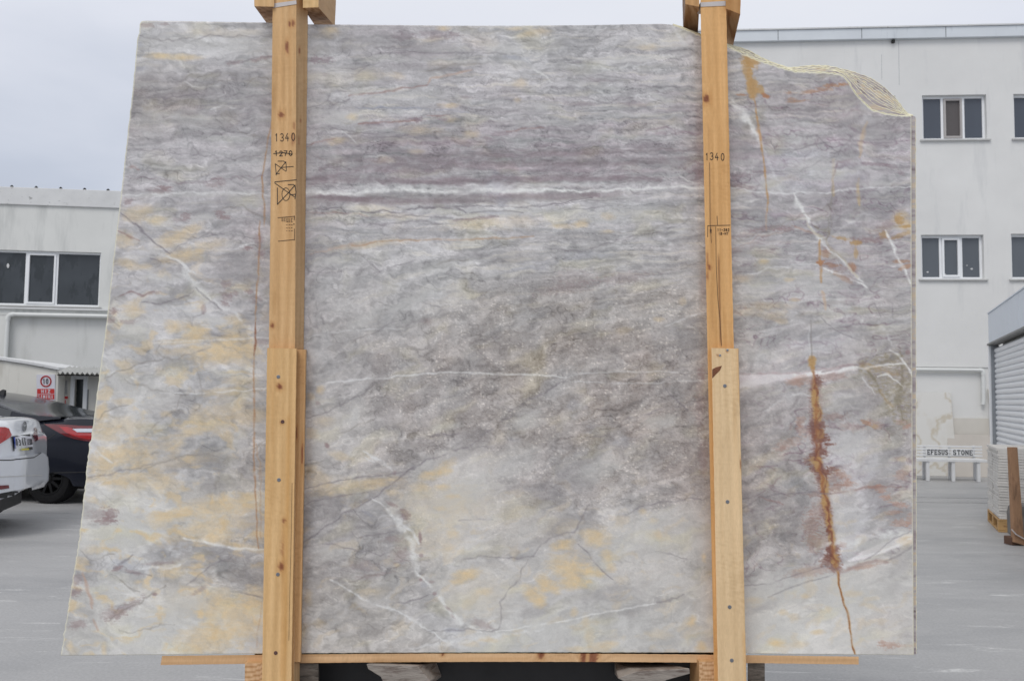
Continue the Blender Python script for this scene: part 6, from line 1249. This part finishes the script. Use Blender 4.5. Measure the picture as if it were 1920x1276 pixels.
b = MB(); b.poly_ext([KB.P(x, z + .004, .04) for x, z in rl] + [KB.P(x, z + .05, .04) for x, z in rl[::-1]], [KB.P(x, z + .004, -2.64) for x, z in rl] + [KB.P(x, z + .05, -2.64) for x, z in rl[::-1]]); b.build('roof_edge', M_coping, cab, bevel=.004)
# entrance bay set back beside it
d_ = -.35
s_d = lambda u, v=740: KB.sz(u, v, d_)[0]
ms = MB(); cells(KB, ms, s(108.5), s_d(300), 0, KB.sz(140, 700, d_)[1], [(s_d(138.5), s_d(158), .05, KB.sz(150, 708, d_)[1])], d_ - .12, d_); ms.build('entrance_wall', M_cab, cab)
ms = MB(); ms.box(KB, s_d(134), s_d(165), .02, KB.sz(150, 706, d_)[1] + .02, d_ - .3, d_ - .13); ms.build('door', mat('dark_door_glass', srgb(62, 66, 68), .25, vary=.35, scale=3, stretch=(3, 3, .5)), cab)
for u in (136.5, 160.5): sx = s_d(u); b = MB(); b.box(KB, sx - .03, sx + .03, .02, KB.sz(150, 706.5, d_)[1] + .02, d_ + .001, d_ + .04); b.build('door_frame', M_frame, cab)
b = MB(); b.box(KB, s_d(136.5) + .032, s_d(160.5) - .032, KB.sz(150, 706.5, d_)[1] - .035, KB.sz(150, 706.5, d_)[1] + .02, d_ + .001, d_ + .04); b.build('door_frame', M_frame, cab)
b = MB(); b.box(KB, s_d(163), s_d(166), .8, 1.5, d_ + .001, d_ + .02); b.build('meter_strip', M_line, cab)
# corrugated awning, one sheet
b = MB(); x0, x1 = s(110, 700), s(260, 700); z0 = KB.sz(130, 698)[1]; n = int((x1 - x0) / .018)
top = []; 
for i in range(n + 1):
    x = x0 + (x1 - x0) * i / n; dz = .022 * math.sin(i * math.pi / 2.0); top.append((x, dz))
for (d, zz) in ((-.5, z0 + .10), (.10, z0 - .005)):
    for x, dz in top: b.v.append(KB.P(x, zz + dz - .012 * (x - x0), d))
    for x, dz in top: b.v.append(KB.P(x, zz + dz - .006 - .012 * (x - x0), d))
n1 = n + 1
for i in range(n):
    b.f += [(i, i + 1, 2 * n1 + i + 1, 2 * n1 + i), (n1 + i, 3 * n1 + i, 3 * n1 + i + 1, n1 + i + 1), (2 * n1 + i, 2 * n1 + i + 1, 3 * n1 + i + 1, 3 * n1 + i)]; b.mi += [0, 0, 0]
b.build('corrugated_awning', mat('corrugated_sheet', srgb(190, 190, 186), .5, vary=.1, scale=8), cab)
b = MB(); b.box(KB, x0, x1, z0 - .05, z0 - .032, .02, .06); b.build('awning_rail', M_dark, cab)
# speed limit sign
M_red = mat('sign_red', srgb(196, 52, 48), .45, vary=.05, scale=20); M_signw = mat('sign_white', srgb(214, 214, 222), .4, vary=.03, scale=20); M_signk = mat('sign_black', srgb(60, 60, 66), .5, vary=.05, scale=20)
K2 = lambda x, y, l: KB.hit(x, -y, .02 + l)
def pxbox(name, u0, v0, u1, v1, o0, o1, m, par, pl=KB):
    f = [pl.hit(a, b_, o1) for a, b_ in ((u0, v1), (u1, v1), (u1, v0), (u0, v0))]; k = [p - pl.n * (o1 - o0) for p in f]; b = MB(); b.poly_ext(f, k); return b.build(name, m, par)
sign = pxbox('speed_limit_sign', 68.5, 701.5, 103, 750, .001, .018, M_signw, None); tag(sign, 'white and red speed limit sign reading 10 HIZ SINIRI on the cream cabin', 'sign')
b = MB(); ribbon(b, arc(86, -714.5, 9.3, 9.6, 0, 360, 28), 2.6, K2, .003); b.build('red_ring', M_red, sign)
b = MB(); write(b, '10', 80.2, -719, 9, 4.6, 1.2, 1.5, K2, th=.003); b.build('digits', M_signk, sign)
pxbox('red_panel', 69.5, 728.5, 102, 737.6, .0182, .021, M_red, sign); pxbox('red_panel', 69.5, 738.6, 102, 748, .0182, .021, M_red, sign)
K3 = lambda x, y, l: KB.hit(x, -y, .0215 + l)
b = MB(); write(b, 'HIZ', 77.5, -736, 5.6, 4.6, 1.4, 1.5, K3, th=.002); write(b, 'SINIRI', 71, -746, 5.6, 3.7, 1.25, 1.35, K3, th=.002); b.build('lettering', M_signw, sign)
for (v0, v1, cc, lab) in ((712, 740, (178, 178, 178), 'grey notice sheet on the cabin beside the door, upper of two'), (742.5, 763, (200, 90, 70), 'red and white notice on the cabin beside the door, lower of two')):
    o = pxbox('notice_sheet', 112, v0, 126, v1, d_ + .001, d_ + .006, mat('notice_' + ('grey' if v0 < 730 else 'white'), srgb(*(cc if v0 < 730 else (206, 200, 196))), .5, vary=.12, scale=25), None); tag(o, lab, 'notice')
    b = MB(); Kd = lambda x, y, l: KB.hit(x, -y, d_ + .0065 + l)
    if v0 < 730:
        for i in range(6): ribbon(b, [(113.5, -715 - i * 4), (124, -715 - i * 4)], .9, Kd, .001)
        b.build('text_lines', M_line, o)
    else:
        ribbon(b, [(112.3, -745), (125.6, -745)], 5, Kd, .001); ribbon(b, [(112.3, -760), (125.6, -760)], 3.4, Kd, .001)
        b.build('red_bars', M_red, o); b = MB(); 
        for i in range(3): ribbon(b, [(114.5 + i * 4, -750), (114.5 + i * 4, -756)], 1.8, Kd, .001)
        b.build('red_figures', M_red, o)
# ================================================================ parked cars
M_tyre = mat('tyre_rubber', (.009, .009, .010), .85, spec=.2, vary=.2, scale=30); M_rim = mat('alloy', srgb(150, 152, 156), .35, metal=.7, vary=.05, scale=10)
M_cglass = mat('car_glass', (.03, .035, .038), .16, spec=.8, vary=.1, scale=2); M_blackpl = mat('black_plastic', (.02, .02, .021), .55, vary=.15, scale=20)
M_lens = mat('red_lens', srgb(168, 26, 30), .12, spec=.6, vary=.18, scale=14, coat=1.0); M_lensd = mat('dark_red_lens', srgb(104, 22, 28), .12, vary=.2, scale=20, coat=1.0); M_chrome = mat('chrome', srgb(215, 218, 222), .12, metal=1.0, vary=.03, scale=10)
def paint(name, c, fl=.4):
    m = mat(name, c, .35 if max(c) > .2 else .2, spec=.5 if max(c) > .2 else .25, vary=.04, scale=3, coat=1.0 if max(c) > .2 else .3); return m
M_pblack = paint('dark_blue_black_paint', (.012, .014, .022)); M_pwhite = paint('white_paint', srgb(214, 217, 222))

def lerp_curve(pts, x):
    P = np.array(pts, float); xs, ys = P[:, 0], P[:, 1]; i = int(np.clip(np.searchsorted(xs, x) - 1, 0, len(xs) - 2))
    h = xs[i + 1] - xs[i]; t = min(max((x - xs[i]) / h, 0), 1)
    def sl(k):
        if k == 0 or k == len(xs) - 1: return 0 if 0 else (ys[min(k + 1, len(xs) - 1)] - ys[max(k - 1, 0)]) / (xs[min(k + 1, len(xs) - 1)] - xs[max(k - 1, 0)])
        return (ys[k + 1] - ys[k - 1]) / (xs[k + 1] - xs[k - 1])
    m0, m1 = sl(i) * h, sl(i + 1) * h
    return (2 * t ** 3 - 3 * t ** 2 + 1) * ys[i] + (t ** 3 - 2 * t ** 2 + t) * m0 + (-2 * t ** 3 + 3 * t ** 2) * ys[i + 1] + (t ** 3 - t ** 2) * m1

def build_car(name, label, M4, paintm, top, roof, wheels, rearx, frontx, halfw=.90, wr=.33, sill_z=.25, plate=None, seed=0, rimm=None, archf=1.0):
    """saloon car in local axes (x forward, y left, z up) placed by matrix M4"""
    root = empty(name, (0, 0, 0)); root.matrix_world = M4; tag(root, label, 'car'); bpy.context.view_layer.update()
    def T(mb): mb.v = [M4 @ Vector(p) for p in mb.v]; return mb
    NS = 90; xs = np.linspace(rearx, frontx, NS)
    hw = lambda x: halfw * (1 - .30 * max(0, (rearx + .32 - x) / .32) ** 2.4) * (1 - .36 * max(0, (x - frontx + .6) / .6) ** 2.2) - .02 * max(0, 1 - abs(x) / 2.2) * 0
    mb = MB(); rings = []
    for x in xs:
        zt = lerp_curve(top, x); zb = sill_z + .10 * max(0, (rearx + .35 - x) / .35) + .04 * max(0, (x - frontx + .4) / .4); w = hw(x)
        arch = 0
        for wx in wheels:
            d = abs(x - wx)
            if d < wr + .045: arch = max(arch, sill_z + (wr + math.sqrt((wr + .045) ** 2 - d * d) - sill_z) * archf)
        zside = max(zb, arch)
        # section from underside centre out to the side, over the shoulder, to the top centre
        zb_in = zb
        sec = [(0, zb + .02), (w * .55, zb + .02), (w * .80, zb + .01), (w * .93, zside - .0), (w * .985, zside + .004), (w * .995, zside + (zt - zside) * .22), (w * 1.0, zside + (zt - zside) * .42), (w * .992, zside + (zt - zside) * .60), (w * .985, zside + (zt - zside) * .72), (w * .955, zside + (zt - zside) * .84), (w * .90, zt - .045), (w * .80, zt - .018), (w * .60, zt - .004), (w * .3, zt + .006), (0, zt + .010)]
        full = sec + [(-y, z) for y, z in sec[-2:0:-1]]
        rings.append([Vector((x, y, z)) for y, z in full])
    n = len(rings[0])
    # rounded nose and tail: shrink the first and last rings
    def cap(r, x, s, dz=0): c = sum(r, Vector()) / n; return [Vector((x, c.y + (p.y - c.y) * s, c.z + dz + (p.z - c.z) * s)) for p in r]
    rear_extra = [cap(rings[0], rearx - .05, .90), cap(rings[0], rearx - .025, .97)]; fr_extra = [cap(rings[-1], frontx + .03, .95), cap(rings[-1], frontx + .06, .82)]
    rings = rear_extra + rings + fr_extra
    for r in rings: mb.v += r
    R = len(rings)
    for i in range(R - 1):
        for k in range(n): k2 = (k + 1) % n; mb.f.append((i * n + k, i * n + k2, (i + 1) * n + k2, (i + 1) * n + k)); mb.mi.append(0)
    mb.f.append(tuple(reversed(range(n)))); mb.f.append(tuple((R - 1) * n + k for k in range(n))); mb.mi += [0, 0]
    body = T(mb).build('body', paintm, root, smooth=True)
    # greenhouse
    gx = np.linspace(roof[0][0], roof[-1][0], 40); mb = MB(); gr = []
    for x in gx:
        zr_ = lerp_curve(roof, x); zb = lerp_curve(top, x) - .03; w = hw(x) * .93; k = max(0.0, min(1, (zr_ - zb) / .48)); wt = w * (1 - .22 * k)
        sec = [(w, zb), (w * .995 - .0 * k, zb + (zr_ - zb) * .12), (wt + (w - wt) * .45, zb + (zr_ - zb) * .55), (wt, zb + (zr_ - zb) * .88), (wt * .94, zb + (zr_ - zb) * .96), (wt * .75, zr_ - .006), (wt * .4, zr_), (0, zr_ + .004)]
        gr.append([Vector((x, y, z)) for y, z in sec] + [Vector((x, -y, z)) for y, z in sec[-2::-1]])
    for r in gr: mb.v += r
    m = len(gr[0])
    for i in range(len(gr) - 1):
        for k in range(m - 1): mb.f.append((i * m + k, (i + 1) * m + k, (i + 1) * m + k + 1, i * m + k + 1)); mb.mi.append(0)
    house = T(mb).build('roof', paintm, root, smooth=True)
    # glass set on the greenhouse: side lights and screens, cut as patches of it
    def patch(nm, i0, i1, k0, k1, m_, lift=.004, inset=.15):
        b = MB(); rows = []
        for a in np.linspace(i0, i1, 10):
            i = int(a); fx = a - i; i2 = min(i + 1, len(gr) - 1); row = []
            for c in np.linspace(k0, k1, 9):
                k = int(c); fk = c - k; kk = min(k + 1, m - 1)
                p = (gr[i][k] * (1 - fk) + gr[i][kk] * fk) * (1 - fx) + (gr[i2][k] * (1 - fk) + gr[i2][kk] * fk) * fx
                row.append(p)
            rows.append(row)
        cen = Vector((sum(p.x for r in rows for p in r) / 90, 0, .9))
        for r in rows:
            for p in r: d = Vector((0, p.y, (p.z - .9) * .6)); d = d.normalized() if d.length > 1e-6 else Vector((0, 0, 1)); b.v.append(p + d * lift + (Vector((p.x - cen.x, 0, 0)) * 0))
        base = len(b.v)
        for r in rows:
            for p in r: b.v.append(p - Vector((0, p.y, 0)).normalized() * .01 if abs(p.y) > 1e-4 else p - Vector((0, 0, .01)))
        for i in range(9):
            for k in range(8): b.f.append((i * 9 + k, (i + 1) * 9 + k, (i + 1) * 9 + k + 1, i * 9 + k + 1)); b.mi.append(0)
        for i in range(9): b.f += [(i * 9, base + i * 9, base + (i + 1) * 9, (i + 1) * 9), (i * 9 + 8, (i + 1) * 9 + 8, base + (i + 1) * 9 + 8, base + i * 9 + 8)]; b.mi += [0, 0]
        for k in range(8): b.f += [(k, k + 1, base + k + 1, base + k), (81 + k, base + 81 + k, base + 82 + k, 82 + k)]; b.mi += [0, 0]
        return T(b).build(nm, m_, root, smooth=True)
    patch('rear_window', 2.0, 13.5, 3.5, m - 1 - 3.5, M_cglass); patch('windscreen', 29.5, 38.4, 3.9, m - 1 - 3.9, M_cglass)
    for sgn in (0, 1):
        for a, c in ((10.5, 19.5), (20.2, 29.5)):
            k0, k1 = (1.0, 3.0) if sgn == 0 else (m - 1 - 3.0, m - 2.0); patch('side_window', a, c, k0, k1, M_cglass)
    # wheels
    for wx in wheels:
        for sy in (1, -1):
            y0 = sy * (hw(wx) - .03); b = MB(); ax = Vector((0, sy, 0)); c = Vector((wx, y0, wr))
            b.lathe(c, ax, [(-.21, wr * .60), (-.21, wr * .93), (-.185, wr), (-.03, wr), (-.005, wr * .94), (0, wr * .80), (-.01, wr * .68), (-.03, wr * .66)], 40); b2 = T(b)
            tw = b2.build('wheel', M_tyre, root, smooth=True)
            b = MB(); b.lathe(c, ax, [(-.20, wr * .64), (-.03, wr * .655), (-.012, wr * .66), (-.012, wr * .60), (-.05, wr * .57)], 40)
            for k in range(10):
                a = 2 * math.pi * k / 10; d = Vector((math.cos(a), 0, math.sin(a))); s_v = Vector((-math.sin(a), 0, math.cos(a)))
                f = [c + ax * -.02 + d * wr * r + s_v * q for r, q in ((.12, -.022), (.60, -.014), (.60, .014), (.12, .022))]; b.poly_ext(f, [p - ax * .03 for p in f])
            b.lathe(c, ax, [(-.05, .055), (-.012, .055), (-.008, .04), (-.008, 0)], 20)
            T(b).build('rim', rimm or M_rim, tw, smooth=False)
            b = MB(); b.lathe(c, ax, [(-.225, wr * .97), (-.22, wr * .97), (-.22, 0)], 24); T(b).build('wheel_well', M_blackpl, root)
    b = MB(); b.bx(rearx + .22, frontx - .3, -halfw * .78, halfw * .78, .19, sill_z + .05); T(b).build('underbody', M_blackpl, root)
    return root, body, house, hw

def bvh_of(objs):
    vs, fs = [], []
    for o in objs:
        b = len(vs); vs += [o.matrix_world @ v.co for v in o.data.vertices]; fs += [tuple(b + i for i in p.vertices) for p in o.data.polygons]
    return BVHTree.FromPolygons(vs, fs)

def on_surface(par, bvh, name, poly, mat_, lift=.006, step=3.0, org=None):
    """panel that follows the car body: outline given as seen, laid onto the real surface with its own thickness"""
    bm = bmesh.new(); vs = [bm.verts.new((x, y, 0)) for x, y in poly]; bm.faces.new(vs)
    x0, x1 = min(p[0] for p in poly), max(p[0] for p in poly); y0, y1 = min(p[1] for p in poly), max(p[1] for p in poly)
    for k in range(1, int((x1 - x0) / step) + 1): bmesh.ops.bisect_plane(bm, geom=bm.verts[:] + bm.edges[:] + bm.faces[:], plane_co=(x0 + k * step, 0, 0), plane_no=(1, 0, 0))
    for k in range(1, int((y1 - y0) / step) + 1): bmesh.ops.bisect_plane(bm, geom=bm.verts[:] + bm.edges[:] + bm.faces[:], plane_co=(0, y0 + k * step, 0), plane_no=(0, 1, 0))
    bad = []
    for v in bm.verts:
        d = ray(v.co.x, v.co.y).normalized(); h, nrm, _, _ = bvh.ray_cast(EYEP, d)
        if h is None: bad.append(v); continue
        if nrm.dot(d) > 0: nrm = -nrm
        v.co = h + nrm * lift
    bmesh.ops.delete(bm, geom=bad, context='VERTS')
    r = bmesh.ops.extrude_face_region(bm, geom=bm.faces[:]); 
    for v in [g for g in r['geom'] if isinstance(g, bmesh.types.BMVert)]: v.co += (v.co - EYEP).normalized() * (lift + .008)
    bmesh.ops.recalc_face_normals(bm, faces=bm.faces)
    me = bpy.data.meshes.new(name); bm.to_mesh(me); bm.free(); me.polygons.foreach_set('use_smooth', [True] * len(me.polygons))
    try: me.set_sharp_from_angle(angle=math.radians(40))
    except Exception: pass
    return link(name, me, mat_, par)

def car_matrix(x, y, fx, fy):
    f = Vector((fx, fy, 0)).normalized(); l = Vector((-f.y, f.x, 0)); return Matrix(((f.x, l.x, 0, x), (f.y, l.y, 0, y), (0, 0, 1, 0), (0, 0, 0, 1)))

# black saloon, tail to the right
TOPK = [(-2.40, 1.06), (-2.30, 1.125), (-2.1, 1.145), (-1.8, 1.15), (-1.4, 1.12), (-.6, 1.02), (.6, .98), (1.0, .97), (1.6, .90), (2.1, .78), (2.35, .66)]
ROOFK = [(-1.55, 1.13), (-1.15, 1.15), (-.80, 1.21), (-.40, 1.315), (.0, 1.40), (.3, 1.44), (.6, 1.44), (1.0, 1.24), (1.35, .97)]
wx = -1.42
r_ = ray(88, 944); wp = EYEP + r_ * (EYE / -r_.z)          # where the near rear tyre stands
fd = Vector((-.985, .17, 0)).normalized(); ld = Vector((-fd.y, fd.x, 0)); cpos = wp - fd * wx - ld * .85
MK = car_matrix(cpos.x, cpos.y, fd.x, fd.y)
kcar, kbody, khouse, _ = build_car('parked_car', 'black saloon car, only its boot and tail light showing left of the slab', MK, M_pblack, TOPK, ROOFK, (-1.42, 1.40), -2.40, 2.35, sill_z=.24, seed=1, archf=.35, rimm=mat('arch_shade_alloy', (.008, .008, .009), .5, metal=.5, vary=.1, scale=10))  # rims painted near black, arches cut low, for the wheel-arch shade
bk = bvh_of([kbody]); bkh = bvh_of([khouse, kbody])
tl = on_surface(kcar, bk, 'tail_light', [(83, 795.5), (96, 795), (120, 796), (150, 798), (176, 798.5), (176, 828), (160, 826), (140, 822.5), (122, 816.5), (106, 808), (94, 801)], M_lensd, .008)
on_surface(tl, bvh_of([kbody]), 'lens', [(112, 799.5), (126, 800), (136, 802), (138, 806), (150, 811), (176, 812), (176, 824), (156, 821.5), (138, 817), (124, 810)], M_lens, .013)
on_surface(tl, bvh_of([kbody]), 'chrome_bar', [(137, 804), (148, 803.5), (176, 803.5), (176, 810), (146, 810)], M_chrome, .017)
on_surface(kcar, bk, 'panel_gap', [(68, 768), (69.2, 768), (86, 797), (85, 797.5)], M_blackpl, .002, 6); on_surface(kcar, bk, 'panel_gap', [(103, 812), (104, 812.8), (78, 832), (77, 831)], M_blackpl, .002, 6)
on_surface(kcar, bk, 'bumper_crease', [(84, 885), (176, 883), (176, 885), (84, 887)], M_blackpl, .003, 6)
b = MB(); b.poly_ext([MK @ Vector(p) for p in ((-.02, .03, 1.38), (.15, .03, 1.40), (.01, .012, 1.48), (-.03, .012, 1.47))], [MK @ Vector(p) for p in ((-.02, -.03, 1.38), (.15, -.03, 1.40), (.01, -.012, 1.48), (-.03, -.012, 1.47))]); b.build('roof_antenna', M_blackpl, kcar)

# white saloon, nearer, cropped by the left edge
TOPW = [(-2.28, 1.02), (-2.22, 1.14), (-2.05, 1.17), (-1.75, 1.165), (-1.3, 1.12), (-.6, 1.02), (.6, .98), (1.0, .97), (1.6, .90), (2.1, .78), (2.35, .66)]
ROOFW = [(-1.85, 1.155), (-1.55, 1.23), (-1.2, 1.34), (-.8, 1.43), (-.35, 1.465), (.1, 1.47), (.5, 1.43), (.9, 1.24), (1.25, .98)]
r_ = ray(84, 900); D = 10.25; cornr = EYEP + r_ * (D / r_.y); cornr.z = 0
fd = Vector((-.965, -.262, 0)).normalized(); ld = Vector((-fd.y, fd.x, 0)); cpos = cornr - fd * (-2.18) + ld * .80 + Vector((-.10, 0, 0))
MW = car_matrix(cpos.x, cpos.y, fd.x, fd.y)
wcar, wbody, whouse, _ = build_car('parked_car', 'white saloon car cropped by the left edge, plate 03 EF 733 on its boot', MW, M_pwhite, TOPW, ROOFW, (-1.62, 1.25), -2.28, 2.35, sill_z=.30, seed=2)
bw = bvh_of([wbody])
on_surface(wcar, bw, 'tail_light', [(-25, 800), (8, 800.5), (15, 803), (20.5, 815), (18, 819), (0, 831), (-25, 836)], M_lens, .01)
on_surface(wcar, bw, 'tail_light', [(63.5, 801), (68, 804), (70, 824), (66, 827), (60, 815), (63, 812)], M_lensd, .01)
on_surface(wcar, bw, 'bumper', [(-40, 862), (66, 850), (71, 848), (78, 852), (82, 857), (84, 880), (83, 900), (78, 906), (60, 911), (-40, 930)], M_pwhite, .045, 5)
on_surface(wcar, bw, 'bumper_step', [(-40, 893), (70, 889.5), (70, 891), (-40, 895)], M_sill, .049, 5)
on_surface(wcar, bw, 'boot_gap', [(-10, 861), (12, 861), (55, 856), (68, 848), (68.6, 849.3), (55, 858), (12, 863), (-10, 863)], M_blackpl, .046, 5)
on_surface(wcar, bw, 'rear_valance', [(-40, 922), (30, 920), (75, 908), (80, 909), (60, 924), (30, 933), (-40, 945)], M_blackpl, .03, 5)
on_surface(wcar, bw, 'reflector', [(-10, 909), (8, 908), (9, 914), (-10, 917)], M_lensd, .055, 4)
pl = on_surface(wcar, bw, 'number_plate', [(19, 818), (54, 815.5), (58, 842), (24, 845.5)], M_blackpl, .018, 40)
on_surface(pl, bw, 'plate_face', [(24, 819.5), (53.5, 817.2), (56.5, 837), (27, 840.5)], M_signw, .026, 40)
on_surface(pl, bw, 'blue_band', [(21, 819.8), (23.8, 819.6), (27, 840.6), (24.2, 840.9)], mat('plate_blue', srgb(40, 70, 160), .5, vary=.05, scale=9), .026, 40)
on_surface(pl, bw, 'yellow_strip', [(36, 841), (49, 839.6), (49.5, 843), (36.5, 844.3)], mat('plate_yellow', srgb(200, 190, 60), .5, vary=.05, scale=9), .026, 40)
# letters on the plate
_pf = [bw.ray_cast(EYEP, ray(u, v).normalized()) for u, v in ((26, 830), (54, 828))]
def plate_pt(x, y, l):
    # x 0..1 along the plate, y 0..1 up
    u = 25.8 + (53.8 - 25.8) * x + (1 - y) * 2.6; v = 838.6 - 3.0 * x - y * 17.2
    d = ray(u, v).normalized(); h, nrm, _, _ = bw.ray_cast(EYEP, d)
    if h is None: return EYEP + d * 10
    if nrm.dot(d) > 0: nrm = -nrm
    return h + nrm * (.027 + l)
b = MB(); write(b, '03', .02, .18, .62, .10, .035, .035, plate_pt, th=.003); write(b, 'EF', .37, .18, .62, .10, .035, .035, plate_pt, th=.003); write(b, '733', .66, .18, .62, .085, .03, .032, plate_pt, th=.003); b.build('plate_characters', M_signk, pl)
def badge_pt(x, y, l):
    u = 44 + x * 3.2; v = 799.5 - y * 8.5; d = ray(u, v).normalized(); h, nrm, _, _ = bw.ray_cast(EYEP, d)
    if h is None: return EYEP + d * 10
    if nrm.dot(d) > 0: nrm = -nrm
    return h + nrm * (.012 + l)
M_badge = mat('badge_metal', srgb(110, 114, 120), .25, metal=.8, vary=.1, scale=30)
b = MB(); ribbon(b, arc(0, 0, 1, 1, 0, 360, 20), .2, badge_pt, .004)
for st in ([(-.45, .8), (0, .1), (.45, .8)], [(-.85, .35), (-.4, -.8), (0, .0), (.4, -.8), (.85, .35)]): ribbon(b, st, .2, badge_pt, .004)
b.build('badge', M_badge, wcar)
# ================================================================ tidy: put the origin of every mesh thing at its own base
bpy.context.view_layer.update()
for o in list(scene.objects):
    if o.type == 'MESH' and o.parent is None and o.get('kind') != 'structure':
        n = len(o.data.vertices); co = np.empty(n * 3, np.float32); o.data.vertices.foreach_get('co', co); P = co.reshape(-1, 3)
        c = Vector(((P[:, 0].min() + P[:, 0].max()) / 2, (P[:, 1].min() + P[:, 1].max()) / 2, P[:, 2].min()))
        P = P - np.array(c, np.float32); o.data.vertices.foreach_set('co', P.ravel()); o.data.update(); o.location = c
        for ch in o.children: ch.matrix_parent_inverse = Matrix.Translation(-c)
bpy.context.view_layer.update()
